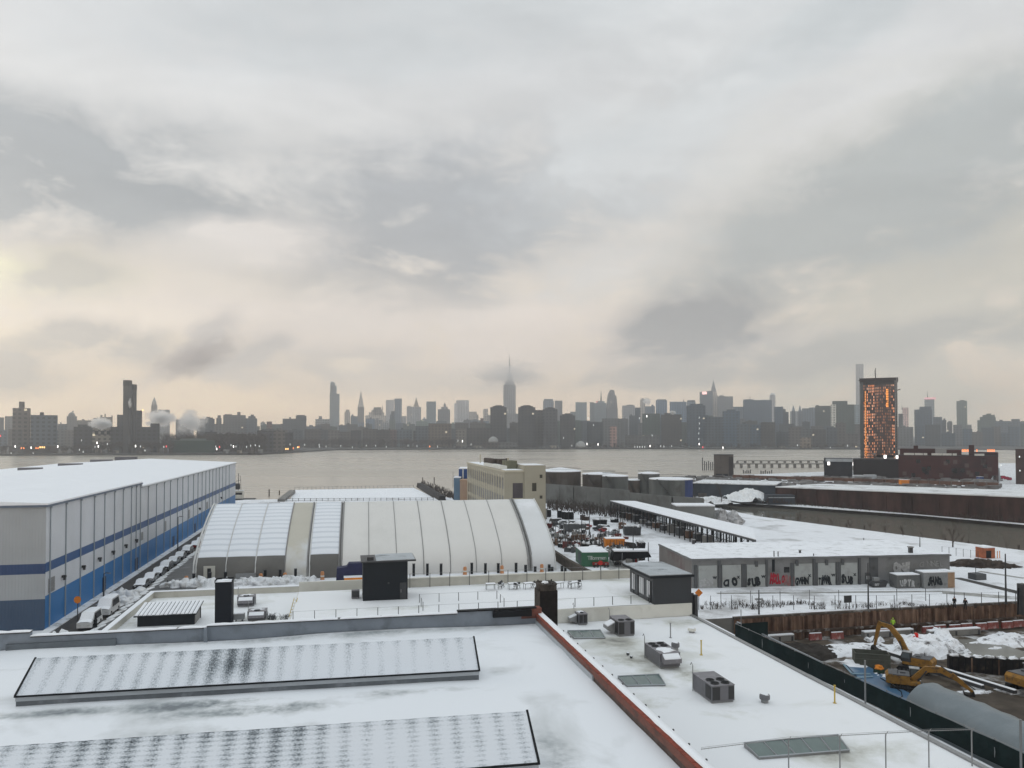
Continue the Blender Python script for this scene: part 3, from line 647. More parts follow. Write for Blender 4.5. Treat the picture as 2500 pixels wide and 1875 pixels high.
for px in (463, 642, 700, 790, 1133, 1222, 1318):
    w = hw(px); base = H0+Vector((ch*w+sh*1.6, sh*w-ch*1.6, 0))
    t_ = thing('traffic_barrel', '%s faded orange barrel from the left at the foot of the tent hall' % ORD[k], 'barrel', (base.x, base.y, GL), 0, gob); k += 1
    g = MB(); g.lathe([(.42, 0), (.4, .15), (.36, .2), (.34, 1.3), (.25, 1.5)], 12); g.build('body', m_barr, t_)
    g = MB(); g.lathe([(.375, .55), (.37, .8)], 12); g.build('reflective_band', m_white, t_)
m_navy = M('navy_tarp', (.018, .02, .06), .6, .2, 1, bump=.3)
t_ = thing('covered_stack', 'navy tarpaulin-covered stack between the tent hall and the dark roof hut', 'stack', PD(864, 1402, 139), GA); t_.location.z = GL
g = MB(); g.extr([(-3.2, -1, 0), (2.4, -1, 0), (2.2, -1, 3.9), (-.9, -1, 3.9), (-1.3, -1, 3.3), (-3.0, -1, 3.1)], (0, 0, 0), (0, 2, 0)); g.build('tarpaulin', m_navy, t_)
g = MB(); g.box(-1.7, 1.9, -1.9, -1.05, .9, 1.5); g.build('orange_load', m_orange, t_)
g = MB(); g.box(-1.8, 1.8, -1.95, -1.05, 1.5, 1.75); g.build('snow_cover', m_snowclean, t_)
# ---------------------------------------------------------------- our own roof
def ubox(g, u0, u1, v0, v1, z0, z1):   # box in plan coordinates, world frame
    g.prism([W3(u0, v0), W3(u1, v0), W3(u1, v1), W3(u0, v1)], z0, z1)
RZ = 10.5
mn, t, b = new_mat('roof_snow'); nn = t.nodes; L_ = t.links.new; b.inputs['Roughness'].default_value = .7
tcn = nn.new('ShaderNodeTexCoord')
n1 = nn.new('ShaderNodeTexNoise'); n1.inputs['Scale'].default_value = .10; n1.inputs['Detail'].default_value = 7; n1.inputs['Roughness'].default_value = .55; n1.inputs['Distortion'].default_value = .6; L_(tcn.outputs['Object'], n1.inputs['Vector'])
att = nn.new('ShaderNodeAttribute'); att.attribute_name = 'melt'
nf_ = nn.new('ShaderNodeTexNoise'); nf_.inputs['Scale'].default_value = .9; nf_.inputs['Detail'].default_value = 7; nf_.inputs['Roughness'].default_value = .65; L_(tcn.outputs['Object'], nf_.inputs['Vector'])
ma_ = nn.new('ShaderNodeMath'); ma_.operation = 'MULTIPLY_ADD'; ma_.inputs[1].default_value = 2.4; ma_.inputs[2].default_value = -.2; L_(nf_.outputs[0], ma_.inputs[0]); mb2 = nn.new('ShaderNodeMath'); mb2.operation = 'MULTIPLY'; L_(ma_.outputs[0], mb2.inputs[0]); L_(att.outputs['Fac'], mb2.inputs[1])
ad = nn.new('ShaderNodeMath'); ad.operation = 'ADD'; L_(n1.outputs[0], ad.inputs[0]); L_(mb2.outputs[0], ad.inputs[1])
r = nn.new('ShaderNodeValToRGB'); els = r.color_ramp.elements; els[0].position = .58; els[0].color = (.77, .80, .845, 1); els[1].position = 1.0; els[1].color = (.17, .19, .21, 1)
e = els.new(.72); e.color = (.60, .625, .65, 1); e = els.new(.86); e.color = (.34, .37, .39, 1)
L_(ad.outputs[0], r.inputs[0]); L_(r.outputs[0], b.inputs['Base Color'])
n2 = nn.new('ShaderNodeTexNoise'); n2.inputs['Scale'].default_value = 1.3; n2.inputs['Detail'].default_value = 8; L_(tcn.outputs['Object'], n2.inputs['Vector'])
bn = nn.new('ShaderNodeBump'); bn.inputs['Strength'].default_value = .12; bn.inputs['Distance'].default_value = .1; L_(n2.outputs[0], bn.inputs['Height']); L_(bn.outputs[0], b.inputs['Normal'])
m_roofsnow = mn
def snow_sheet(name, parent, u0, u1, v0, v1, z, melts, step=.7, amp=.05, drift=None):
    nu = int((u1-u0)/step); nv = int((v1-v0)/step); g = MB(); ml = []
    for i in range(nu+1):
        for j in range(nv+1):
            u = u0+(u1-u0)*i/nu; v = v0+(v1-v0)*j/nv; w = W3(u, v); q = Vector((u*.12, v*.12, z))
            h = amp*(noise.noise(q)+.5*noise.noise(q*3))+amp
            if drift: h += drift(u, v)
            g.v.append((w.x, w.y, z+h))
            m_ = 0
            for (a, c, ra, rc, s) in melts:
                d = ((u-a)/ra)**2+((v-c)/rc)**2
                m_ = max(m_, s*math.exp(-d*1.2))
            ml.append(m_)
    for i in range(nu):
        for j in range(nv):
            a = i*(nv+1)+j; g.f.append((a, a+nv+1, a+nv+2, a+1)); g.m.append(0)
    o = g.build(name, m_roofsnow, parent, smooth=True, world=True)
    at = o.data.attributes.new('melt', 'FLOAT', 'POINT'); at.data.foreach_set('value', ml)
    return o
own = thing('brick_building', 'flat snow-covered roof in the foreground with grey parapet and red brick side wall', 'building', W3(-20, 45, 0), GA)
g = MB(); ubox(g, -60, 19.2, 12, 76.6, 0.5, RZ-.05); g.build('roof_slab', m_gray, own, world=True)
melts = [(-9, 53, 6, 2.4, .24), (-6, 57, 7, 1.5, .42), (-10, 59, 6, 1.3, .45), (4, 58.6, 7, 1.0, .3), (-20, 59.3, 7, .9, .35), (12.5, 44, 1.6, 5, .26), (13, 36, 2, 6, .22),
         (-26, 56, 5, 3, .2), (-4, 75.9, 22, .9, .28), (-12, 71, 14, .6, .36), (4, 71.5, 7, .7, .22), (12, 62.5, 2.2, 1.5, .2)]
def drift(u, v):
    return .30*math.exp(-((76.4-v)/1.1)**2)*(.6+.4*math.sin(u*.22+1))+.12*math.exp(-((v-66.5)/1.3)**2)
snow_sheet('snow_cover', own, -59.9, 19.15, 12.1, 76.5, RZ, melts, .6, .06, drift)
# far parapet, in stepped lengths, with overhanging coping stones and a line of snow
for (ua, ub, zt) in ((-60, -27.6, 12.35), (-27.6, -12.7, 11.95), (-12.7, 11.0, 12.1), (11.0, 19.2, 12.3)):
    g = MB(); ubox(g, ua, ub-.003, 76.6, 77.0, RZ-2, zt-.1); g.build('parapet', m_gray, own, world=True)
    g = MB(); L_len = ub-ua; n_ = max(1, int(L_len/2.0))
    for k in range(n_): ubox(g, ua+L_len*k/n_+.02, ua+L_len*(k+1)/n_-.02, 76.45, 77.12, zt-.1, zt+.02+.015*(k % 2))
    g.build('coping', m_black if ua > 10 else m_darkmetal, own, world=True)
    if ua < 10:
        g = MB(); prev = None; K = int(L_len/.5)
        for k in range(K+1):
            u = ua+L_len*k/K; hh = .10+.05*noise.noise(Vector((u*.8, 0, 0)))-(.06 if k % 4 == 0 else 0)
            ring = [(76.42-.02*hh, zt), (76.44, zt+hh*.9), (76.6, zt+hh*1.25), (76.95, zt+hh*1.2), (77.14, zt+hh*.6), (77.14, zt)]
            n0 = len(g.v); g.v += [tuple(W3(u, v, z)) for v, z in ring]
            if prev is not None:
                for q in range(6): g.f.append((prev+q, prev+(q+1) % 6, n0+(q+1) % 6, n0+q)); g.m.append(0)
            prev = n0
        g.build('coping_snow', m_snowclean, own, world=True, smooth=True)
g = MB(); ubox(g, -12.9, -12.6, 76.2, 76.6, RZ, 11.95); g.build('pier', m_gray, own, world=True)
g = MB(); ubox(g, -29.5, -20.5, 76.3, 76.6, RZ+.2, RZ+.85); g.build('flashing_patch', M('flashing', (.12, .14, .16), .6), own, world=True)
# brick side wall
mb_, t, b = new_mat('brick_wall'); nn = t.nodes; L_ = t.links.new; b.inputs['Roughness'].default_value = .85
tcn = nn.new('ShaderNodeTexCoord'); mp_ = nn.new('ShaderNodeMapping'); mp_.inputs['Rotation'].default_value = (0, math.pi/2, 0); L_(tcn.outputs['Object'], mp_.inputs[0])
cb = nn.new('ShaderNodeCombineXYZ'); sp = nn.new('ShaderNodeSeparateXYZ'); L_(tcn.outputs['Object'], sp.inputs[0]); L_(sp.outputs[1], cb.inputs[0]); L_(sp.outputs[2], cb.inputs[1])
bt = nn.new('ShaderNodeTexBrick'); bt.inputs['Scale'].default_value = 1.0; bt.inputs['Brick Width'].default_value = .24; bt.inputs['Row Height'].default_value = .08; bt.inputs['Mortar Size'].default_value = .008
bt.inputs['Color1'].default_value = (.20, .055, .035, 1); bt.inputs['Color2'].default_value = (.13, .04, .028, 1); bt.inputs['Mortar'].default_value = (.12, .085, .07, 1); L_(cb.outputs[0], bt.inputs['Vector'])
n1 = nn.new('ShaderNodeTexNoise'); n1.inputs['Scale'].default_value = .9; n1.inputs['Detail'].default_value = 8; L_(tcn.outputs['Object'], n1.inputs['Vector'])
r = nn.new('ShaderNodeValToRGB'); r.color_ramp.elements[0].position = .5; r.color_ramp.elements[0].color = (0, 0, 0, 1); r.color_ramp.elements[1].position = .7; r.color_ramp.elements[1].color = (.75, .75, .75, 1); L_(n1.outputs[0], r.inputs[0])
mx = nn.new('ShaderNodeMix'); mx.data_type = 'RGBA'; L_(r.outputs[0], mx.inputs[0]); L_(bt.outputs[0], mx.inputs[6]); mx.inputs[7].default_value = (.055, .035, .03, 1); L_(mx.outputs[2], b.inputs['Base Color'])
m_brick = mb_
m_brickdk = M('stained_brick_base', (.085, .062, .055), .85, .3, 1.5, bump=.3, dirt=(.14, .12, .11), dirt_s=.8, dirt_a=.6)
g = MB(); ubox(g, 19.2, 19.75, 12, 77.6, 7.5, 10.92); g.build('wall_base', m_brickdk, own, world=True)
g = MB(); ubox(g, 19.17, 19.75, 12, 77.6, 10.922, 11.5); g.build('side_wall', m_brick, own, world=True)
g = MB()
for k in range(130): v0 = 12.2+k*.5; ubox(g, 19.10, 19.84, v0, v0+.49, 11.503, 11.58+.012*math.sin(k*1.7))
g.build('brick_coping', M('brick_red_coping', (.21, .05, .032), .8, .3, 3), own, world=True)
g = MB(); ubox(g, 19.08, 19.198, 58, 76.6, RZ, 11.0); g.build('side_flashing', m_graylt, own, world=True)
g = MB(); prev = None
for k in range(160):
    v = 12+65.4*k/159; hh = .07+.02*noise.noise(Vector((v*.7, 4, 0))); e_ = .05*noise.noise(Vector((v*.9, 9, 0)))
    ring = [(19.38+e_, 11.59), (19.42+e_, 11.59+hh), (19.7, 11.6+hh), (19.98, 11.58+hh*.5), (20.02, 11.5)]
    n0 = len(g.v); g.v += [tuple(W3(u, v, z)) for u, z in ring]
    if prev is not None:
        for q in range(4): g.f.append((prev+q, prev+q+1, n0+q+1, n0+q)); g.m.append(0)
    prev = n0
g.build('coping_snow', m_snowclean, own, world=True, smooth=True)
for k in range(26):
    v = 18+k*2.25; g = MB(); p = W3(20.1, v); g.lathe([(.07, 11.45), (.08, 11.55), (.03, 11.6)], 8, (p.x, p.y)); g.build('coping_clip', m_darkmetal, own, world=True)
g = MB(); ubox(g, 14.6, 18.6, 76.1, 76.55, 11.55, 12.15); g.build('drain_box', m_black, own, world=True)
g = MB(); ubox(g, 17.6, 19.75, 76.55, 77.65, 11.2, 12.2); g.build('corner_pier', m_brick, own, world=True)
# sawtooth roof lights: raised panels of snowy shingle facing the camera
def shingle_mat(rowp, roww, fx_, strw):
    ms_, t, b = new_mat('snowy_shingles'); nn = t.nodes; L_ = t.links.new; b.inputs['Roughness'].default_value = .75
    def mm(op, a, b_=None, cl=False):
        n = nn.new('ShaderNodeMath'); n.operation = op; n.use_clamp = cl
        for i, v in enumerate((a, b_)):
            if v is None: continue
            if isinstance(v, (int, float)): n.inputs[i].default_value = v
            else: L_(v, n.inputs[i])
        return n.outputs[0]
    tcn = nn.new('ShaderNodeTexCoord'); sp = nn.new('ShaderNodeSeparateXYZ'); L_(tcn.outputs['Object'], sp.inputs[0])
    nA = nn.new('ShaderNodeTexNoise'); nA.inputs['Scale'].default_value = .55; nA.inputs['Detail'].default_value = 4; L_(tcn.outputs['Object'], nA.inputs['Vector'])
    str_ = mm('SINE', mm('ADD', mm('MULTIPLY', sp.outputs[0], 2*math.pi/1.28), mm('MULTIPLY', nA.outputs[0], .9)))
    mpf = nn.new('ShaderNodeMapping'); mpf.inputs['Scale'].default_value = (fx_, 11 if roww > .1 else 5, 1); L_(tcn.outputs['Object'], mpf.inputs[0])
    nF = nn.new('ShaderNodeTexNoise'); nF.inputs['Scale'].default_value = 1.0; nF.inputs['Detail'].default_value = 3; nF.inputs['Roughness'].default_value = .7; L_(mpf.outputs[0], nF.inputs['Vector'])
    row = mm('FRACT', mm('DIVIDE', sp.outputs[1], rowp)); rowd = mm('LESS_THAN', row, .45)
    nB = nn.new('ShaderNodeTexNoise'); nB.inputs['Scale'].default_value = .22; nB.inputs['Detail'].default_value = 3; L_(tcn.outputs['Object'], nB.inputs['Vector'])
    at_ = nn.new('ShaderNodeAttribute'); at_.attribute_name = 'bare'
    f0 = mm('ADD', mm('ADD', mm('MULTIPLY', str_, strw), mm('MULTIPLY', mm('SUBTRACT', nF.outputs[0], .5), 1.5)), mm('ADD', mm('MULTIPLY', rowd, roww), mm('MULTIPLY', mm('SUBTRACT', nB.outputs[0], .5), .6)))
    f1 = mm('ADD', f0, at_.outputs['Fac'])
    r = nn.new('ShaderNodeValToRGB'); els = r.color_ramp.elements; els[0].position = .10; els[0].color = (.66, .70, .76, 1); els[1].position = .98; els[1].color = (.035, .045, .055, 1)
    e = els.new(.42); e.color = (.48, .52, .57, 1); e = els.new(.66); e.color = (.22, .25, .28, 1)
    L_(f1, r.inputs[0]); L_(r.outputs[0], b.inputs['Base Color'])
    bn = nn.new('ShaderNodeBump'); bn.inputs['Strength'].default_value = .5; bn.inputs['Distance'].default_value = .03; L_(nF.outputs[0], bn.inputs['Height']); L_(bn.outputs[0], b.inputs['Normal'])
    return ms_
ms_a = shingle_mat(.16, .07, 9, .20); ms_b = shingle_mat(.33, .20, 7, .22)
def sawtooth(label, p_right, length, bare, ms_):
    SR = GA-.031; pr = P(*p_right); pl = pr-Vector((math.cos(SR), math.sin(SR), 0))*length
    t_ = thing('roof_monitor', label, 'roof monitor', (pl.x, pl.y, RZ), SR, 'raised sloping roof monitors on the foreground roof')
    run, z0, z1 = 3.25, .8, 2.55; Lp = math.hypot(run, z1-z0); ang = math.atan2(z1-z0, run)
    g = MB(); nu, nv = int(length/.5), 8; bb = []
    for i in range(nu+1):
        for j in range(nv+1):
            x = length*i/nu; y = Lp*j/nv; edge_n = .035*noise.noise(Vector((x*2.3, y*2, 1)))
            g.v.append((x, y, .05+edge_n)); q = bare(x, y)
            if j == nv or j == nv-1: q += .10
            bb.append(q)
    for i in range(nu):
        for j in range(nv): a = i*(nv+1)+j; g.f.append((a, a+nv+1, a+nv+2, a+1)); g.m.append(0)
    o = g.build('shingle_panel', ms_, t_, smooth=True); o.location = (0, 0, z0); o.rotation_euler = (ang, 0, 0)
    at = o.data.attributes.new('bare', 'FLOAT', 'POINT'); at.data.foreach_set('value', bb)
    # black edge trims, front board and walls
    def edge(x): g = MB(); g.extr([(x, -.08, z0-.06), (x, run+.05, z1-.06), (x, run+.05, z1+.10), (x, -.08, z0+.10)], (-.07, 0, 0), (.07, 0, 0)); g.build('edge_trim', m_black, t_)
    edge(-.0); edge(length)
    g = MB(); g.box(-.07, length+.07, -.12, -.03, z0-.07, z0+.03); g.build('front_trim', m_black, t_)
    g = MB(); g.box(0, length, -.03, .08, z0-.38, z0-.07); g.build('front_board', m_graylt, t_)
    g = MB(); g.box(.02, length-.02, .03, .12, .0, z0-.38); g.build('front_wall', M('monitor_wall', (.13, .145, .16), .6, .25, .5, dirt=(.25, .27, .29), dirt_s=.5, dirt_a=.5), t_)
    g = MB(); g.box(0, length, run-.1, run, 0, z1-.05); g.build('back_wall', m_graylt, t_)
    for x in (.03, length-.13): g = MB(); g.extr([(x, .05, 0), (x, run-.1, 0), (x, run-.1, z1-.1), (x, .05, z0-.05)], (0, 0, 0), (.1, 0, 0)); g.build('end_wall', m_graylt, t_)
    return t_
def bare1(x, y):
    return .0+.5*math.exp(-((x-14.6)/2.6)**2-((y-2.0)/1.6)**2)+.20*math.exp(-((x-12)/5)**2)+.10*math.exp(-((x-3)/4)**2)+(.14 if y > 3.3 else 0)-.04*(x > 24)
def bare2(x, y):
    return .04+.18*math.exp(-((x-18)/9)**2)+.08*math.sin(x*.6)*(y > 1)+(.12 if y > 3.4 else 0)-.08*(x > 28)
sawtooth('farther sloping roof monitor with snow-streaked shingles and a dark bare patch', (1170, 1636, 11.3), 33.5, bare1, ms_a)
sawtooth('nearer sloping roof monitor with grid-patterned snowy shingles at the bottom edge', (1315, 1862, 11.3), 38.0, bare2, ms_b)
# ---------------------------------------------------------------- low roof on the right, the terrace and the left low roof
R8 = 8.0
rb = thing('low_building', 'white flat-roofed building right of the brick wall carrying air handlers', 'building', W3(30, 60, 0), GA)
g = MB(); ubox(g, 19.75, 41.2, 12, 86.6, .5, R8-.05); g.build('wall', m_graylt, rb, world=True)
mel = [(26, 66, 5, 5, .17), (30, 56, 3.5, 2.5, .2), (31, 65.5, 2.4, 2.4, .34), (27, 71, 5, 3, .28), (28, 77, 3, 3, .26), (29.5, 71.5, 2.4, 1.2, .36), (34, 84, 5, 2, .22), (38, 84, 4, 2, .26), (25, 59, 6, 2, .2), (33, 47.2, 5, 2, .24), (36, 47, 4, 2, .2), (24, 50, 3, 3, .12), (27.5, 65, 1.2, 4, .3)]
m_rs_save = m_roofsnow
m2_ = m_roofsnow.copy(); m2_.name = 'roof_snow_warm'
for n in m2_.node_tree.nodes:
    if n.type == 'VALTORGB':
        e_ = n.color_ramp.elements; e_[0].color = (.78, .80, .83, 1); e_[1].color = (.62, .635, .62, 1); e_[2].color = (.42, .42, .385, 1); e_[3].color = (.20, .20, .185, 1)
m_roofsnow = m2_
snow_sheet('snow_cover', rb, 20.0, 40.95, 12.1, 86.5, R8, mel, .6, .035)
g = MB(); ubox(g, 40.95, 41.35, 12, 88.6, R8-.35, R8+.18); g.build('edge_coping', m_galv, rb, world=True)
g = MB(); ubox(g, 41.2, 41.3, 12, 86.6, .5, R8-.35); g.build('side_wall', m_darkmetal, rb, world=True)
for k in range(24):
    v = 14+k*3.0; g = MB(); p = W3(41.5, v); g.box(p.x-.1, p.x+.1, p.y-.1, p.y+.1, R8-.5, R8+.02); g.build('gutter_bracket', m_darkmetal, rb, world=True)
T9 = 9.6
tb = thing('terrace_building', 'white building with a railed snow-covered roof terrace beyond the foreground parapet', 'building', W3(18, 95, 0), GA)
g = MB(); ubox(g, -6, 19.4, 77.2, 103.4, .5, T9-.04); ubox(g, 19.402, 41.2, 86.602, 103.4, .5, T9-.04); g.build('wall', m_white, tb, world=True)
melT = [(38, 89, 4, 2, .22), (36, 92, 3, 3, .2), (7, 91, 4, 1.4, .24), (25, 102.5, 16, .8, .25), (4, 102.5, 6, .8, .2)]
snow_sheet('snow_cover', tb, -5.9, 19.4, 77.3, 103.2, T9, melT, .8, .04); snow_sheet('snow_cover', tb, 19.4, 41.0, 86.75, 103.2, T9, melT, .8, .04)
m_roofsnow = m_rs_save
g = MB(); ubox(g, 7.9, 41.2, 103.2, 103.55, T9-1, T9+1.15); g.build('parapet', m_beigewall, tb, world=True)
g = MB(); ubox(g, 7.8, 41.25, 103.1, 103.65, T9+1.153, T9+1.24); g.build('parapet_cap', m_white, tb, world=True)
g = MB(); ubox(g, -6, 3.0, 105.2, 105.5, T9-3, T9+.9); g.build('parapet', m_white, tb, world=True)
g = MB(); ubox(g, 19.8, 36.2, 86.35, 86.598, R8+.06, T9+.05); g.build('retaining_curb', m_white, tb, world=True)
# railings
def railing(label, pts, z, h=1.05, sp=2.35, group='terrace railings', name='railing', mat=None, rails=(1.0,)):
    o = thing(name, label, 'railing', W3(pts[0][0], pts[0][1], z), GA, group); u0, v0 = pts[0]
    rel = [(u-u0, v-v0) for u, v in pts]; mat = mat or m_darkmetal
    for a, c in zip(rel, rel[1:]):
        d = math.hypot(c[0]-a[0], c[1]-a[1]); n = max(1, round(d/sp))
        for k in range(n+1):
            if k == 0 and a != rel[0]: continue
            x = a[0]+(c[0]-a[0])*k/n; y = a[1]+(c[1]-a[1])*k/n
            g = MB(); g.box(x-.035, x+.035, y-.035, y+.035, 0, h); g.build('post', mat, o)
    g = MB()
    for f_ in rails: g.tube([(x, y, h*f_-.02) for x, y in rel], .012, 4)
    g.build('rail', m_galv, o)
    return o
railing('long thin post railing along the near edge of the terrace beyond the brick wall', [(-5.6, 87.4), (19.6, 87.4), (36, 87.4)], T9)
railing('short railing forming a corner around the sunken part of the terrace', [(8.8, 89.2), (8.8, 93.6), (18.4, 93.6), (18.4, 89.2)], T9)
railing('far railing of thin posts along the beige parapet at the back of the terrace', [(8.4, 102.9), (40.5, 102.9)], T9, 1.9, 2.6)
# left low roof
lb = thing('low_building', 'white flat-roofed building with low white parapets beside the street', 'building', W3(-16, 95, 0), GA)
g = MB(); ubox(g, -25.5, -6.002, 77.2, 111.5, .5, R8-.05); g.build('wall', m_white, lb, world=True)
m_roofsnow = m2_
snow_sheet('snow_cover', lb, -25.2, -6.0, 77.5, 111.2, R8, [(-18, 106, 3, 1, .16), (-10, 96, 4, 2.5, .3), (-9, 88, 4, 2, .3), (-24.4, 100, .8, 9, .3)], .7, .04)
m_roofsnow = m_rs_save
g = MB(); ubox(g, -25.6, -25.2, 77.2, 111.6, R8-.6, R8+.85); ubox(g, -25.2, -6, 111.2, 111.6, R8-.6, R8+.85); g.build('parapet', m_beigewall, lb, world=True)
g = MB(); ubox(g, -25.7, -25.1, 77.2, 111.7, R8+.852, R8+.93); ubox(g, -25.1, -6, 111.1, 111.7, R8+.852, R8+.93); g.build('parapet_cap', m_snowclean, lb, world=True)
def place(name, label, cat, px, py, z, rot=GA, group=None): return thing(name, label, cat, P(px, py, z), rot, group)
# ribbed-roof hut
p = P(335, 1532, R8); k_ = p.y/F
hut = thing('roof_hut', 'low dark hut with a ribbed snow-covered sloping roof left of the black chimney', 'hut', (p.x, p.y, R8), GA)
w_ = (462-335)*k_/math.cos(GA)*1.0
g = MB(); g.box(0, w_, 0, 3.6, 0, 1.3); g.build('wall', m_dark, hut)
g = MB(); g.box(w_+.002, w_+.06, .25, 3.5, 0, 1.5); g.build('side_panel', M('pale_side', (.28, .27, .26), .6), hut)
g = MB(); g.extr([(-.3, -.45, 1.24), (w_+.3, -.45, 1.24), (w_+.3, -.45, 1.36), (-.3, -.45, 1.36)], (0, 0, 0), (0, 4.6, .55)); g.build('roof', m_dark, hut)
g = MB()
for k in range(15):
    x0 = -.3+(w_+.6)*k/15; x1 = x0+(w_+.6)/15
    prf = [(x0+.03, 0, .0), (x0+.08, 0, .10), ((x0+x1)/2, 0, .15), (x1-.08, 0, .10), (x1-.03, 0, .0)]
    g.extr([(a, -.42+.12*random.random(), 1.37+c*.7) for a, _, c in prf], (0, 0, 0), (0, 4.5, .55))
g.build('roof_snow', m_snowclean, hut)
g = MB(); g.box(w_+.06, w_+.16, 3.2, 3.34, 0, 1.6); g.build('downpipe', m_darkmetal, hut)
# tall black chimney box
def boxthing(name, label, cat, px0, px1, ybase, ytop, z, depth, mat, group=None, rot=GA):
    p = P(px0, ybase, z); q = P(px1, ybase, z); w = (q.x-p.x)/math.cos(rot); h = PD(px0, ytop, p.y).z-z
    t_ = thing(name, label, cat, p, rot, group); return t_, w, h
t_, w, h = boxthing('chimney_stack', 'tall narrow matt black chimney stack with a snowy top on the left low roof', 'chimney', 524, 562, 1531, 1422, R8, 1.9, m_black)
g = MB(); g.box(0, w, 0, 1.7, 0, h); g.build('shaft', M('matt_black', (.006, .008, .013), .6, .2), t_)
g = MB(); g.box(.0, w, 0, 1.7, h, h+.03); g.blob((w/2, .85, h+.02), (w*.45, .7, .12), 2); g.build('snow_cap', m_snowclean, t_)
g = MB(); g.box(-.05, 0, -.05, 1.75, h-.1, h+.22); g.box(w, w+.05, -.05, 1.75, h-.1, h+.22); g.box(0, w, 1.7, 1.76, h-.1, h+.22); g.build('rim', m_black, t_)
# dark roof hut in the middle
m_thin = M('thin_snow', (.40, .43, .46), .6, .15, .3, dirt=(.07, .08, .09), dirt_s=.35, dirt_a=.8)
t_, w, h = boxthing('roof_hut', 'charcoal metal-clad roof hut with an overhanging snowy roof in the centre of the terrace', 'hut', 886, 992, 1468, 1374, T9, 4, m_dark)
g = MB(); g.box(0, w, 0, 4.4, 0, h); g.build('wall', m_dark, t_)
g = MB(); g.extr([(-.25, -.35, h), (w+1.0, -.35, h+.05), (w+1.0, -.35, h+.22), (-.25, -.35, h+.17)], (0, 0, 0), (0, 5.3, .0)); rf = g.build('roof', m_darkmetal, t_)
g = MB(); g.extr([(1.6, -.2, h+.18), (w+.9, -.2, h+.225), (w+.9, -.2, h+.29), (2.2, -.2, h+.26)], (0, 0, 0), (0, 5.0, .02)); g.build('snow_cover', m_thin, rf)
g = MB(); g.box(.5, 1.3, .6, 1.4, h+.17, h+.55); g.build('vent_box', m_darkmetal, t_)
g = MB(); g.box(w-.95, w-.15, -.06, -.005, .05, 2.1); d_ = g.build('door', M('door_charcoal', (.028, .03, .034), .5), t_)
g = MB(); g.box(w-.85, w-.79, -.1, -.06, .9, 1.3); g.build('handle', m_galv, d_)
g = MB(); g.tube([(3.1, -.05, 2.1), (3.1, -.12, 2.1)], .13, 10); g.build('wall_lamp', m_darkmetal, t_)
t_, w, h = boxthing('condenser', 'small grey condenser unit standing left of the central charcoal hut', 'air conditioner', 858, 877, 1463, 1442, T9, 1, m_hvac)
g = MB(); g.box(0, w, 0, .8, .15, h); g.build('cabinet', m_hvac, t_)
g = MB(); g.box(.08, w-.08, -.02, -.001, .25, h-.1); g.build('grille', m_darkmetal, t_)
g = MB(); g.box(.05, .15, .05, .75, 0, .15); g.box(w-.15, w-.05, .05, .75, 0, .15); g.build('feet', m_galv, t_)
# dark stair bulkhead on the right
sb_ = W3(36.2, 86.75); t_ = thing('stair_bulkhead', 'large charcoal stair bulkhead with narrow side windows at the right end of the terrace', 'bulkhead', (sb_.x, sb_.y, R8), GA)
h = 4.75; g = MB(); g.box(0, 5.0, 0, 7.6, 0, h); wb = g.build('wall', M('bulkhead_cladding', (.022, .027, .034), .45, .1, .5, stretch=(1, 1, .1)), t_)
g = MB(); g.box(-.45, 5.25, -.35, 9.2, h, h+.28); rf = g.build('roof', m_dark, t_)
g = MB(); g.box(-.38, 5.1, -.1, 9.1, h+.282, h+.36); g.build('snow_cover', m_thin, rf)
for (y0, y1) in ((.9, 1.25), (1.45, 1.8), (2.9, 3.2), (3.4, 3.75), (3.95, 4.3), (5.9, 6.15), (6.35, 6.75)):
    g = MB(); g.box(-.05, -.002, y0, y1, 2.2, 4.2); f_ = g.build('window', M('reflective_glass', (.55, .57, .6), .15), t_)
for (y0, y1) in ((1.25, 1.45), (6.15, 6.35), (4.4, 4.9), (.4, .8)):
    g = MB(); g.box(-.04, -.003, y0, y1, 1.7, 4.3); g.build('louvre', m_black, t_)
g = MB(); g.box(5.02, 5.6, .6, .75, -2, 2.6); g.box(5.6, 6.0, .3, .8, -4.5, 2.4); g.build('side_post', m_darkmetal, t_)
# brick chimney behind the wall
p = W3(20.3, 79.4); t_ = thing('brick_chimney', 'broad soot-black brick chimney with a worn octagonal top behind the brick wall corner', 'chimney', (p.x, p.y, T9-2), GA)
m_soot = M('sooty_brick', (.012, .009, .008), .9, .5, 1.5, bump=.4); m_sootlt = M('worn_brick', (.05, .042, .036), .9, .5, 1.5, bump=.4, dirt=(.02, .018, .016), dirt_s=1, dirt_a=.8)
hh = PD(1340, 1440, 80).z-(T9-2)
g = MB(); g.box(.0, 1.95, 0, 2.3, 0, hh-.55); g.build('shaft', [m_soot], t_)
g = MB(); g.box(-.04, -.002, 0.0, 2.3, 0, hh-.6); g.build('side_face', m_sootlt, t_)
oct_ = [(.0, .5), (.35, 0), (1.6, 0), (1.95, .5), (1.95, 1.8), (1.6, 2.3), (.35, 2.3), (0, 1.8)]
g = MB(); g.prism(oct_, hh-.55, hh); g.prism([(1+(x-1)*1.08, 1.15+(y-1.15)*1.06) for x, y in oct_], hh, hh+.14); g.build('crown', m_sootlt, t_)
g = MB(); random.seed(11)
for k in range(14): g.box(*(lambda x, y: (x-.07, x+.07, y-.05, y+.05))(random.uniform(.2, 1.8), random.uniform(.1, 2)), hh+.1, hh+.2+.12*random.random())
g.build('crown_bricks', m_sootlt, t_)
g = MB(); g.blob((.8, 1.0, hh+.12), (.38, .4, .22), 3); g.build('snow_cap', m_snowclean, t_, smooth=True)
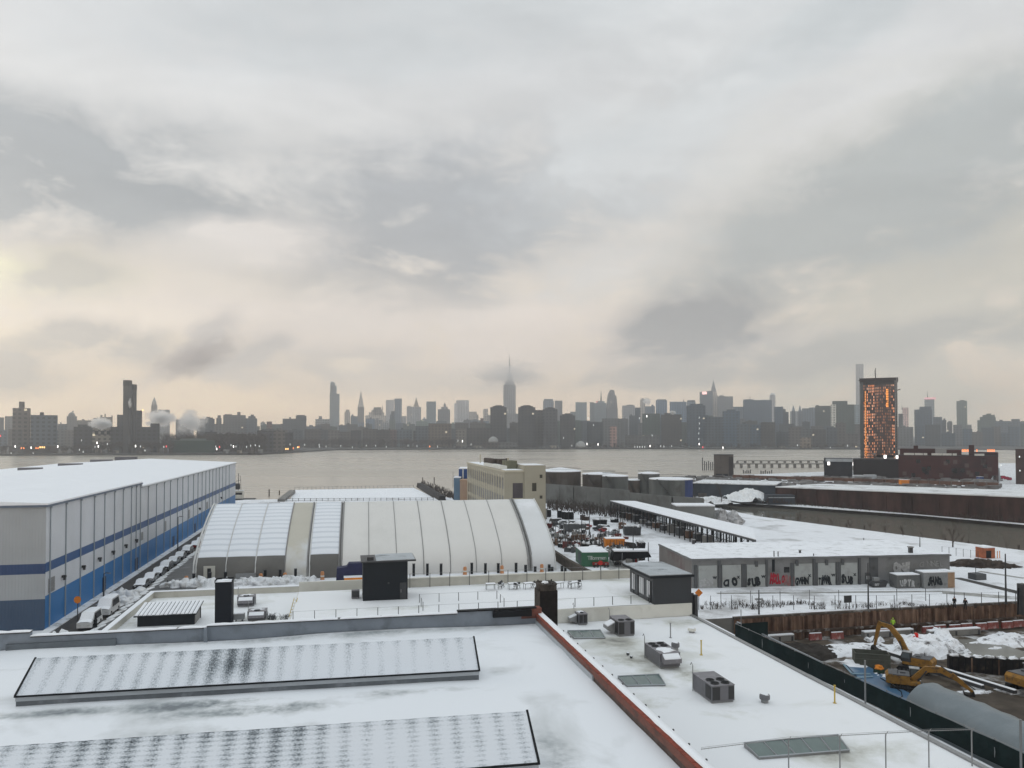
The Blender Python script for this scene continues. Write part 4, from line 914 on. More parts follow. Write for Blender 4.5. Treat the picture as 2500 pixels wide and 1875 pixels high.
# ---------------------------------------------------------------- rooftop units
m_coil, t, b = new_mat('coil_fins'); nn = t.nodes; b.inputs['Roughness'].default_value = .5
tcn = nn.new('ShaderNodeTexCoord'); wv = nn.new('ShaderNodeTexWave'); wv.bands_direction = 'Z'; wv.inputs['Scale'].default_value = 6; t.links.new(tcn.outputs['Object'], wv.inputs['Vector'])
r = nn.new('ShaderNodeValToRGB'); r.color_ramp.elements[0].color = (.006, .006, .007, 1); r.color_ramp.elements[1].color = (.03, .03, .032, 1); t.links.new(wv.outputs[0], r.inputs[0]); t.links.new(r.outputs[0], b.inputs['Base Color'])
def air_unit(label, px0, px1, ybase, length, h, z=R8, fans=4, fan_at='front', hood=None, snow=.3, name='air_handler', group='rooftop air handlers', front='coil'):
    p = P(px0, ybase, z); q = P(px1, ybase, z); w = (q.x-p.x)/cG
    t_ = thing(name, label, 'air handler', p, GA, group)
    g = MB(); g.box(.05, w-.05, .1, length-.1, 0, .22); g.build('curb', m_galv, t_)
    g = MB(); g.box(0, w, 0, length, .2, h); g.build('cabinet', m_hvac, t_)
    g = MB(); g.box(-.03, w+.03, -.03, length+.03, h, h+.05); g.build('top_panel', m_hvactop, t_)
    if front == 'coil':
        for a, c in ((.06, w*.36), (w*.74, w-.06)) if w > 1.7 else ((.08, w*.46), (w*.54, w-.08)):
            g = MB(); g.box(a, c, -.03, -.002, .32, h-.08); g.build('coil', m_coil, t_)
        g = MB(); g.box(-.03, -.002, .15, min(1.1, length*.4), .32, h-.08); g.build('coil', m_coil, t_)
    nf = fans; fy = .55 if fan_at == 'front' else length-.55
    for k in range(nf):
        cx = w*(.27 if k % 2 == 0 else .73) if nf > 1 else w*.5; cy = fy+(.85*(k//2))*(1 if fan_at == 'front' else -1)
        g = MB(); rr = min(.36, w*.19); g.lathe([(rr, h+.05), (rr, h+.13), (rr*.88, h+.13), (rr*.85, h+.07)], 16, (cx, cy)); f_ = g.build('fan', m_darkmetal, t_)
        g = MB()
        for a in range(4): g.box(cx-.03, cx+.03, cy-rr*.84, cy+rr*.84, h+.085, h+.1, a*math.pi/4, (cx, cy))
        g.tube([(cx, cy, h+.07), (cx, cy, h+.125)], .08, 8); g.build('blades', m_black, f_)
    if hood == 'front':
        g = MB(); g.extr([(.12, -.65, h*.45), (.12, 0, h*.45), (.12, 0, h-.05), (.12, -.65, h*.72)], (0, 0, 0), (w-.24, 0, 0)); hd = g.build('intake_hood', m_hvactop, t_)
        g = MB(); g.extr([(.2, -.62, h*.735), (.2, -.05, h-.03), (.2, -.05, h+.03), (.2, -.62, h*.79)], (0, 0, 0), (w-.4, 0, 0)); g.build('snow_cover', m_snowclean, hd)
    if hood == 'left':
        g = MB(); g.extr([(-.9, length*.35, h*.35), (0, length*.35, h*.1), (0, length*.35, h*.8), (-.9, length*.35, h*.55)], (0, 0, 0), (0, length*.5, 0)); hd = g.build('intake_hood', m_galv, t_)
        g = MB(); g.extr([(-.85, length*.37, h*.56), (-.02, length*.37, h*.8), (-.02, length*.37, h*.87), (-.85, length*.37, h*.62)], (0, 0, 0), (0, length*.46, 0)); g.build('snow_cover', m_snowclean, hd)
    g = MB(); g.tube([(w+.12, length*.3, .1), (w+.12, length*.3, h*.9), (w+.05, length*.3, h*.95)], .04, 6); g.build('pipe', m_galv, t_)
    g = MB(); g.tube([(-.1, length-.3, 0), (-.1, length-.3, h+.75), (-.1, length-.05, h+.95), (-.1, length+.15, h+.7)], .035, 6); g.build('conduit', m_galv, t_)
    if snow:
        g = MB(); g.blob((w*.5, length*(.62 if fan_at == 'front' else .3), h+.04), (w*.42, length*.22, snow*.3), 5, 12, 4, .4); g.build('snow_patch', m_snowclean, t_, smooth=True)
    return t_
air_unit('nearest large grey air handler with four fans on top and dark coil panels', 1738, 1797, 1720, 3.6, 1.45, snow=0)
air_unit('large grey air handler with a snow-topped intake hood facing the camera', 1612, 1663, 1634, 3.9, 1.4, fan_at='back', hood='front', front='plain', snow=.2)
air_unit('grey air handler with dark front coils and a snowy hood on its left side', 1510, 1551, 1556, 2.9, 1.65, fans=2, hood='left', snow=0)
air_unit('smallest grey air handler near the white retaining wall, farthest on the right roof', 1413, 1435, 1528, 1.9, 1.3, fans=1, hood='left', snow=.2)
air_unit('small air handler with a white panel, farther of two on the left low roof', 579, 618, 1482, 1.8, 1.2, fans=1, snow=.3, hood='front')
air_unit('dark low air handler nearer the foreground parapet on the left low roof', 604, 646, 1517, 1.9, 1.05, fans=1, snow=.2, hood='front')
def duct(label, px, py, L_, z=R8):
    t_ = place('duct', label, 'duct', px, py, z); g = MB(); g.box(0, L_, 0, .7, .25, .9); g.build('casing', m_galv, t_)
    g = MB(); g.box(.1, L_-.1, .05, .65, .9, 1.0); g.build('snow_cover', m_snowclean, t_)
    for x in (.2, L_-.3): g = MB(); g.box(x, x+.1, .1, .6, 0, .25); g.build('foot', m_darkmetal, t_)
duct('short galvanised duct with snow on top beside the black chimney stack', 570, 1519, 1.2)
def roof_vent(label, px, py, r_, h, mat, z=R8):
    t_ = place('roof_vent', label, 'roof vent', px, py, z, group='small vents on the right low roof')
    g = MB(); g.lathe([(r_*.7, 0), (r_*.7, h*.45)], 12); g.build('base', m_galv, t_)
    g = MB(); g.lathe([(r_*.95, h*.42), (r_, h*.5), (r_, h*.85), (r_*.8, h), (r_*.1, h*1.02)], 14); g.build('cap', mat, t_, smooth=False)
    g = MB(); g.blob((0, 0, h*.98), (r_*.8, r_*.8, .08), 1); g.build('snow_cover', m_snowclean, t_, smooth=True)
roof_vent('dark mushroom vent standing alone on the open snow right of the nearest air handler', 1867, 1716, .42, .75, m_hvac)
roof_vent('snow-capped pale vent hood near the right edge of the roof, farthest of the vents', 1689, 1545, .45, .55, m_white)
roof_vent('grey vent just behind the hooded air handler', 1649, 1588, .42, .85, m_hvac)
roof_vent('left of the pair of tiny dark vents in the melted patch', 1533, 1601, .16, .3, m_darkmetal)
roof_vent('right of the pair of tiny dark vents in the melted patch', 1541, 1608, .14, .25, m_darkmetal)
for k, (px, yb, yt, mt, lb_) in enumerate(((1712, 1600, 1565, m_yellow, 'yellow pipe standing in the snow between the hooded air handler and the roof edge'), (2038, 1718, 1675, m_yellow, 'yellow pipe standing near the right roof edge by the green screen fence'), (1637, 1558, 1523, m_galv, 'grey vent pipe with a collar standing behind the air handlers'))):
    p = P(px, yb, R8); h = PD(px, yt, p.y).z-R8; t_ = thing('standpipe', lb_, 'pipe', p, 0, 'pipes standing on the right low roof')
    g = MB(); g.tube([(0, 0, 0), (0, 0, h)], .065, 8); g.build('pipe', mt, t_)
    g = MB(); g.tube([(0, 0, h), (0, 0, h+.08)], .10, 8); g.tube([(0, 0, 0), (0, 0, .07)], .16, 8); g.build('collar', mt, t_)
m_skygl = M('skylight_glass', (.085, .13, .125), .15, .12, .8)
def skylight(label, quad, bars, hgt=.14, z=R8, group='glass skylights on the right low roof'):
    q = [P(x, y, z+hgt*(1 if i in (2, 3) else 1.6)) for i, (x, y) in enumerate(quad)]   # far-left, far-right, near-right, near-left
    t_ = thing('skylight', label, 'skylight', (q[3].x, q[3].y, z), 0, group)
    o_ = Vector((q[3].x, q[3].y, z)); q = [a-o_ for a in q]
    g = MB(); g.prism([(a.x, a.y) for a in (q[3], q[2], q[1], q[0])], 0, [a.z-.03 for a in (q[3], q[2], q[1], q[0])]); g.build('curb', m_galv, t_)
    for k in range(bars+1):
        f0, f1 = k/(bars+1)+.012, (k+1)/(bars+1)-.012
        a, b_, c, d = q[0].lerp(q[1], f0), q[0].lerp(q[1], f1), q[3].lerp(q[2], f1), q[3].lerp(q[2], f0)
        a, d = a.lerp(d, .03), d.lerp(a, .03); b_, c = b_.lerp(c, .03), c.lerp(b_, .03)
        g = MB(); g.add([a, b_, c, d], [(0, 1, 2, 3)]); g.build('pane', m_skygl, t_)
    g = MB()
    for k in range(bars+2):
        f_ = k/(bars+1); a, d = q[0].lerp(q[1], f_), q[3].lerp(q[2], f_); g.tube([a+Vector((0, 0, .03)), d+Vector((0, 0, .03))], .035, 4)
    for e0, e1 in ((q[0], q[1]), (q[3], q[2])): g.tube([e0+Vector((0, 0, .02)), e1+Vector((0, 0, .02))], .05, 4)
    g.build('glazing_bars', m_graylt, t_)
skylight('small farthest three-pane skylight beside the brick wall', [(1385, 1540), (1466, 1538), (1478, 1557), (1401, 1558)], 2)
skylight('middle three-pane green glass skylight left of the nearest air handler', [(1508, 1651), (1609, 1646), (1625, 1672), (1530, 1674)], 2)
skylight('large five-pane green glass skylight at the bottom right behind the chain-link posts', [(1816, 1814), (2046, 1794), (2074, 1831), (1853, 1849)], 4, .2)
# guard ladder and dried plants on the left low roof
t_ = place('ladder', 'thin yellow ladder leaning against the raised terrace edge', 'ladder', 705, 1508, R8)
g = MB(); g.tube([(0, 0, 0), (.55, 1.2, 2.1)], .04, 5); g.tube([(.4, -.1, 0), (.95, 1.1, 2.1)], .04, 5); g.build('stringers', m_yellow, t_)
for k in range(6): g = MB(); g.tube([(.08+.09*k, .17+.2*k, .33*k+.2), (.46+.09*k, .08+.2*k, .33*k+.2)], .025, 4); g.build('rung', m_yellow, t_)
def dry_plant(label, px, py, z, h, w, n, seed, name='dead_plant', group='dried plants on the left low roof', cat='plant', mat=None):
    t_ = place(name, label, cat, px, py, z, 0, group); random.seed(seed); g = MB()
    for k in range(n):
        x, y = random.uniform(-w, w), random.uniform(-w*.5, w*.5); dx = random.uniform(-.3, .3); hh = h*random.uniform(.5, 1)
        g.tube([(x, y, 0), (x+dx*.5, y, hh*.5), (x+dx, y+random.uniform(-.2, .2), hh)], [.035, .025, .008], 4, False)
        for q in range(3): f_ = random.uniform(.3, .9); g.tube([(x+dx*f_, y, hh*f_), (x+dx*f_+random.uniform(-.3, .3), y+random.uniform(-.2, .2), hh*f_+random.uniform(.05, .3))], [.015, .006], 3, False)
    g.build('stems', mat or m_twig, t_)
dry_plant('dark dead plant clump right of the low air handler', 662, 1514, R8, .9, .5, 34, 1, mat=m_darkmetal)
dry_plant('smaller dead plant clump by the foot of the yellow ladder', 694, 1514, R8, .8, .4, 22, 2, mat=m_darkmetal)
# folded tables and chairs on the terrace
def patio_chair(label):
    t_ = thing('patio_chair', label, 'chair', (0, 0, 0), 0, 'patio chairs left out on the snowy terrace')
    for sx in (0, .45):
        g = MB(); g.tube([(sx, 0, 0), (sx, .35, .85)], .022, 5); g.build('leg', m_darkmetal, t_)
        g = MB(); g.tube([(sx, .45, 0), (sx, .1, .45)], .022, 5); g.build('leg', m_darkmetal, t_)
    g = MB(); g.box(0, .45, .02, .42, .42, .46); g.build('seat', m_darkmetal, t_)
    g = MB(); g.box(0, .45, .3, .34, .6, .9); g.build('backrest', m_darkmetal, t_)
    g = MB(); g.box(.02, .43, .04, .4, .462, .52); g.build('snow_cover', m_snowclean, t_)
    return t_
def patio_table(label):
    t_ = thing('patio_table', label, 'table', (0, 0, 0), 0, 'patio tables left out on the snowy terrace')
    g = MB(); g.box(0, 1.3, 0, .8, .70, .74); g.build('tabletop', m_darkmetal, t_)
    for x in (.08, 1.2):
        for y in (.08, .7): g = MB(); g.tube([(x, y, 0), (x*.94+.04, y, .7)], .03, 5); g.build('leg', m_darkmetal, t_)
    g = MB(); g.box(.03, 1.27, .03, .77, .742, .82); g.build('snow_cover', m_snowclean, t_)
    return t_
tb0 = patio_table('leftmost patio table, by the far parapet of the terrace'); ch0 = patio_chair('leftmost patio chair on the terrace, next to the leftmost table')
tx = [1187, 1243, 1282, 1358, 1395]; nm = ['', 'second patio table from the left on the terrace', 'third patio table from the left, just left of the brick chimney top', 'fourth patio table from the left, just right of the brick chimney top', 'rightmost patio table on the terrace']
for k, px in enumerate(tx):
    o = tb0 if k == 0 else dup(tb0, label=nm[k]); o.location = P(px, 1441-k*.8, T9+.08); o.rotation_euler = (0, 0, GA+.1*k)
cx_ = [1217, 1225, 1232, 1264, 1268, 1301, 1350, 1385, 1413, 1417]
for k, px in enumerate(cx_):
    o = ch0 if k == 0 else dup(ch0, label='%s patio chair from the left on the terrace' % ORD[k]); o.location = P(px, 1439-(k % 3)*3, T9+.08); o.rotation_euler = (0, 0, GA+.8*k)
# chain-link fence at the bottom right
m_wire, t, b = new_mat('chain_link'); nn = t.nodes; b.inputs['Base Color'].default_value = (.12, .12, .12, 1)
cf = thing('chain_link_fence', 'grey chain-link fence with tall posts crossing the bottom right corner of the low roof', 'fence', W3(21.0, 45.2, R8), 0)
tops = [P(1712, 1829, 10.45), P(1925, 1803, 10.45), P(2050, 1796, 10.45), P(2162, 1790, 10.45), P(2267, 1784, 10.45), P(2372, 1781, 10.45)]
base0 = cf.location.copy()
for k, tp in enumerate(tops[1:]):
    q = tp-base0; g = MB(); g.tube([(q.x, q.y, -.3 if k < 3 else -5), (q.x, q.y, 2.25), (q.x+.02, q.y, 2.4)], .045, 8); po = g.build('post', m_galv, cf)
    g = MB(); g.tube([(q.x, q.y, 2.35), (q.x+.12, q.y-.1, 2.62)], .02, 5); g.build('barb_arm', m_galv, po)
g = MB(); g.tube([p-base0 for p in tops], .022, 6); g.tube([(p-base0)+Vector((0, 0, .1)) for p in tops], .010, 4); g.build('top_rail', m_galv, cf)
g = MB(); 
for a, c in zip(tops, tops[1:]):
    n = 26
    for k in range(n+1): q = a.lerp(c, k/n)-base0; g.tube([(q.x, q.y, 2.38), (q.x+.03, q.y, 2.5)], .006, 3, False)
g.build('wire_ends', m_galv, cf)
# ---------------------------------------------------------------- green screen fence
m_green = M('green_scrim', (.004, .013, .013), .95, .25, .6, dirt=(.012, .03, .03), dirt_s=.4, dirt_a=.5)
gf = thing('screen_fence', 'long dark green screened fence between the low roof and the excavation', 'fence', W3(50.4, 93, GL), GA+.043)
FL = 70
g = MB(); n = 70
for k in range(n+1):
    y = -k*FL/n; bul = .05*math.sin(k*1.3)
    g.v += [(bul, y, .05), (.04+bul*2, y, 1.0), (bul, y, 1.96)]
for k in range(n):
    for q in range(2): a = k*3+q; g.f.append((a, a+1, a+4, a+3)); g.m.append(0)
g.build('scrim', m_green, gf)
for k in range(24):
    y = -k*FL/23; g = MB(); g.tube([(.12, y, 0), (.12, y, 2.12)], .045, 6); g.build('post', m_galv, gf)
g = MB(); g.tube([(.1, .2, 2.03), (.1, -FL, 2.03)], .035, 5); g.build('top_rail', m_galv, gf)
g = MB(); g.box(0.1, 5, .15, .22, .05, 1.96); g.build('return_panel', m_green, gf)
for k, (px, yb, yt) in enumerate(((2068, 1690, 1612), (2466, 1862, 1756), (1810, 1520, 1488))):
    p = W3(50.7, {0: 67.5, 1: 49.5, 2: 92}[k], GL); h = PD(px, yt, p.y).z-GL
    t_ = thing('fence_pole', ['tall grey-blue pole standing behind the green fence by the blue slab', 'tall thin grey pole behind the green fence in front of the grey tent, bottom right', 'thin pole at the far corner of the green fence'][k], 'pole', p)
    g = MB(); g.tube([(0, 0, 0), (0, 0, h)], .09 if k < 2 else .05, 8); g.build('shaft', m_galv, t_); g = MB(); g.box(-.16, .16, -.16, .16, 0, .05); g.build('base_plate', m_galv, t_)
t_ = thing('guard_rail', 'pale pipe guard rail running along the inside of the far green fence', 'railing', W3(54.5, 100, GL-1.2), GA)
g = MB(); g.tube([(0, 0, 1.6), (0, -20, 1.6)], .1, 6); g.tube([(0, 0, .9), (0, -20, .9)], .05, 6); g.build('rail', m_graylt, t_)
for k in range(8): g = MB(); g.tube([(0, -k*20/7, -1.5), (0, -k*20/7, 1.6)], .07, 6); g.build('post', m_graylt, t_)
# ---------------------------------------------------------------- excavation
g = MB(); sw = thing('sheet_pile_wall', 'rusty corrugated sheet-pile wall along the far side of the excavation', 'retaining wall', W3(56, 103.7, PZ-.3), GA)
prof = []; x = 0; k = 0
while x < 86: prof += [(x, .0), (x+.45, .0), (x+.7, .42), (x+1.15, .42)]; x += 1.4
for x, y in prof: hz_ = 3.75+(.25*noise.noise(Vector((x*.15, 0, 2)))); g.v += [(x, -y, 0), (x, -y, hz_)]
for i in range(len(prof)-1): g.f.append((2*i, 2*i+2, 2*i+3, 2*i+1)); g.m.append(0)
g.build('sheet_piles', m_rust, sw)
g = MB(); g.box(0, 86, -.75, -.45, 1.35, 1.65); g.build('waler_beam', M('waler', (.07, .05, .04), .8, .3, 1, dirt=(.6, .6, .6), dirt_s=.8, dirt_a=.6), sw)
g = MB(); g.box(0, 86, -.1, .5, 3.62, 3.92); g.build('cap_beam', M('muddy_cap', (.08, .065, .055), .9, .3, .5, dirt=(.5, .5, .5), dirt_s=.4, dirt_a=.5), sw)
random.seed(21)
for k in range(26):
    x = k*3.3+1; g = MB(); g.box(x, x+.22, -.62, -.42, 0, 3.6); g.build('soldier_pile', m_rust, sw)
def heap(name, label, cx, cy, rx, ry, h, z, mat, seed, n=26, cat='snow pile', amp=.8, kind=None):
    g = MB(); nx = 34
    for i in range(nx+1):
        for j in range(nx+1):
            x = -1.25+2.5*i/nx; y = -1.25+2.5*j/nx; d = math.hypot(x, y)*(1+amp*noise.noise(Vector((x*1.3+seed, y*1.3, seed))))
            hh = max(0, 1-d)**.6*h if d < 1 else -.1
            hh += (h*.35*noise.noise(Vector((x*4+seed, y*4, 1)))+h*.22*noise.noise(Vector((x*9+seed, y*9, 1)))) if d < 1 else 0
            g.v.append((x*rx, y*ry, hh))
    for i in range(nx):
        for j in range(nx): a = i*(nx+1)+j; g.f.append((a, a+nx+1, a+nx+2, a+1)); g.m.append(0)
    p = P(cx, cy, z); o = g.build(name, mat, loc=(p.x, p.y, z-.05), rot=GA); return tag(o, label, cat, None, kind)
m_pitsnow = M('pit_snow', (.78, .80, .84), .85, .05, .6, bump=.7, bscale=2.2, dirt=(.06, .05, .045), dirt_s=.75, dirt_a=.95)
heap('snow_pile', 'white snow and rubble bank under the raised excavator boom', 2085, 1590, 8.0, 3.0, .9, PZ, m_pitsnow, 1)
heap('snow_pile', 'largest steep white snow mound between the excavator and the slushy pond', 2262, 1583, 5.8, 5.0, 2.0, PZ, m_pitsnow, 2)
heap('snow_pile', 'snowy rubble bank beyond the slushy pond at the right edge', 2455, 1568, 7.0, 3.0, 1.0, PZ, m_pitsnow, 3)
heap('dirt_pile', 'dark wet mud mound left of the excavator boom', 1985, 1592, 7.0, 4.2, 1.0, PZ, M('dark_mud', (.032, .027, .023), .9, .3, .6, bump=.5, bscale=2), 4, cat='dirt pile')
heap('snow_pile', 'low strip of snow along the muddy track at the right, below the dark shoring', 2385, 1696, 6.0, 1.1, .5, PZ, m_pitsnow, 6)
heap('snow_pile', 'pale slushy heap between the blue slab and the low-armed excavator', 2180, 1660, 3.2, 1.6, .8, PZ, m_pitsnow, 7)
g = MB(); g.prism([P(x, y, PZ+.3) for x, y in ((2286, 1563), (2330, 1572), (2372, 1600), (2362, 1618), (2430, 1638), (2520, 1652), (2520, 1598), (2450, 1574), (2390, 1560))], PZ-.3, PZ+.31)
tag(g.build('pond', M('slush', (.17, .17, .155), .22, .12, .25)), kind='structure')
g = MB(); g.prism([P(x, y, PZ+.35) for x, y in ((2290, 1720), (2540, 1800), (2540, 1720), (2420, 1680))], PZ-.3, PZ+.3)
tag(g.build('muddy_track', m_mud), kind='structure')
# blue slab
m_blue = M('blue_membrane', (.055, .13, .23), .35, .12, .5, dirt=(.5, .53, .56), dirt_s=.3, dirt_a=.35)
t_ = thing('blue_slab', 'bright blue waterproofed slab with snow at its far end and a black hose', 'slab', P(2150, 1655, PZ), 0)
o_ = t_.location
bp = [P(x, y, PZ+.5)-o_ for x, y in ((2062, 1618), (2088, 1613), (2148, 1640), (2175, 1668), (2236, 1700), (2245, 1730), (2190, 1716), (2120, 1680))]
g = MB(); g.prism([(q.x, q.y) for q in bp[::-1]], -.2, .5); g.build('membrane', m_blue, t_)
g = MB(); g.blob(tuple((P(2088, 1620, PZ+.5)-o_)), (1.9, 1.5, .25), 4, 14, 5, .3); g.build('snow_cover', m_snowclean, t_, smooth=True)
for a, c in (((2060, 1622), (2080, 1645)), ((2080, 1645), (2125, 1646)), ((2090, 1655), (2130, 1652))):
    g = MB(); g.tube([P(*a, PZ+.58)-o_, P(*c, PZ+.58)-o_], .12, 6); g.build('blue_pipe', M('pale_blue', (.22, .34, .42), .5), t_)
g = MB(); g.tube([P(x, y, PZ+.56)-o_ for x, y in ((2150, 1655), (2178, 1672), (2200, 1688), (2203, 1700), (2193, 1706))], .06, 6); g.build('hose', m_black, t_)
# grey site container
t_, w, h = boxthing('site_container', 'battered olive-grey steel skip container beside the blue slab', 'container', 2088, 2165, 1634, 1594, PZ, 2.2, None, rot=-.25)
m_olive = M('olive_grey', (.085, .09, .075), .7, .15, .8, dirt=(.05, .05, .04), dirt_s=.8, dirt_a=.6)
g = MB(); g.box(0, w, 0, .1, 0, h); g.box(0, w, 2.1, 2.2, 0, h); g.box(0, .1, .1, 2.1, 0, h); g.box(w-.1, w, .1, 2.1, 0, h); g.box(.1, w-.1, .1, 2.1, 0, .1); g.build('body', m_olive, t_)
g = MB(); g.box(-.05, w+.05, -.08, 0, h*.55, h*.68); g.box(-.05, w+.05, -.08, 0, h-.12, h); g.build('rib', m_olive, t_)
for k in range(4): g = MB(); x = .1+(w-.3)*k/3; g.box(x, x+.12, -.07, 0, .1, h*.55); g.build('upright', m_olive, t_)
# dark shoring boxes
t_ = thing('shoring_box', 'long black steel shoring wall with snow on top beside the slushy pond', 'shoring', P(2318, 1640, PZ), -.21)
sL = 9.5
g = MB(); g.box(0, sL, 0, .9, 0, 2.0); g.build('steel_wall', M('black_shoring', (.012, .011, .012), .7, .4, 1.2, dirt=(.10, .07, .05), dirt_s=.8, dirt_a=.5), t_)
for k in range(12): x = .2+k*.78; g = MB(); g.box(x, x+.15, -.12, 0, 0, 1.9); g.build('stiffener', m_rust if k % 4 == 3 else m_black, t_)
g = MB()
for k in range(7): g.blob((.8+k*1.35, .45, 2.0), (.6, .4, .22), k, 9, 4, .5)
g.build('snow_cover', m_pitsnow, t_, smooth=True)
for k, (a, c, lb_) in enumerate((((2150, 1592), (2480, 1694), 'upper of two long snow-edged steel beams running diagonally across the excavation'), ((2270, 1640), (2400, 1682), 'lower shorter steel beam lying parallel below the long one'))):
    A_, B_ = P(*a, PZ+.5), P(*c, PZ+.5); t_ = thing('steel_beam', lb_, 'beam', A_, 0, 'steel beams in the excavation'); d_ = B_-A_; n_ = Vector((-d_.y, d_.x, 0)).normalized()
    g = MB(); g.extr([-n_*.25, n_*.25, n_*.25+Vector((0, 0, .4)), -n_*.25+Vector((0, 0, .4))], (0, 0, 0), d_); g.build('beam', m_darkmetal, t_)
    g = MB(); g.extr([-n_*.2+Vector((0, 0, .402)), n_*.2+Vector((0, 0, .402)), n_*.15+Vector((0, 0, .5)), -n_*.15+Vector((0, 0, .5))], (0, 0, 0), d_); g.build('snow_cover', m_snowclean, t_)
# grey arched tent
tt = W3(56.4, 69.5, PZ); te = thing('arched_tent', 'long grey arched fabric tent in the lower right corner behind the green fence', 'tent', tt, GA)
m_tentf = M('grey_tent_fabric', (.15, .18, .20), .4, .12, .35, bump=.5, bscale=.9, dirt=(.22, .25, .27), dirt_s=.3, dirt_a=.5)
g = MB(); n = 18; LT = 30
for j in range(31):
    y = -LT*j/30
    for k in range(n+1):
        a = math.pi*k/n; wob = 1+.03*noise.noise(Vector((k*.5, y*.5, 0)))+(.018 if j % 3 == 0 else 0)
        g.v.append((3.3-3.3*math.cos(a)*wob, y, 4.5*math.sin(a)**.8*wob))
for j in range(30):
    for k in range(n): a = j*(n+1)+k; g.f.append((a, a+1, a+n+2, a+n+1)); g.m.append(0)
g.build('cover', m_tentf, te, smooth=True)
g = MB(); g.extr([(3.3-3.28*math.cos(math.pi*k/n), 0, 4.47*math.sin(math.pi*k/n)**.8) for k in range(n+1)], (0, -.05, 0), (0, 0, 0)); g.build('end_wall', m_tentf, te)
# red plastic barriers and construction clutter along the sheet-pile wall
def barrier(label, u, v, L_=2.0, rot=GA, z=PZ+.2):
    t_ = thing('plastic_barrier', label, 'barrier', W3(u, v, z), rot, 'red barriers in front of the sheet-pile wall')
    g = MB(); g.extr([(0, -.22, 0), (0, .22, 0), (0, .1, .95), (0, -.1, .95)], (0, 0, 0), (L_, 0, 0)); g.build('body', M('barrier_red', (.20, .04, .032), .5, .3, 1.5, dirt=(.5, .45, .45), dirt_s=1.2, dirt_a=.5), t_)
    g = MB(); g.box(.05, L_-.05, -.1, .1, .952, 1.05); g.build('snow_cover', m_snowclean, t_)
    return t_
b0 = barrier('leftmost red plastic barrier in front of the sheet-pile wall', 74, 101.6)
us = [67, 70.5, 78.5, 86.2, 88.6, 91.0, 93.4, 95.8, 98.2, 100.6, 103, 105.4]
b0.location = W3(67, 101.6, PZ+.2)
for k, u in enumerate(sorted(us)[1:]):
    dup(b0, W3(u, 101.4+(.3 if k % 2 else 0), PZ+.2), GA, '%s red plastic barrier from the left in front of the sheet-pile wall' % ORD[k+1])
for k, (u, v, L_) in enumerate(((60, 102.3, 5), (76, 101.2, 8.5), (86, 99.6, 9))):
    t_ = thing('concrete_beam', ['snow-topped concrete beam at the left end of the sheet-pile wall', 'long snow-topped concrete beam behind the excavator boom', 'snow-topped slab edge below the red barriers by the snow mound'][k], 'beam', W3(u, v, PZ+.35), GA)
    g = MB(); g.box(0, L_, 0, .8, -.3, .55); g.build('beam', m_conc, t_); g = MB(); g.box(.02, L_-.02, .02, .78, .552, .7); g.build('snow_cover', m_snowclean, t_)
    for q in range(3): g = MB(); g.box(.4+q*(L_-.9)/2, .7+q*(L_-.9)/2, -.05, 0, -.3, .4); g.build('support', m_darkmetal, t_)
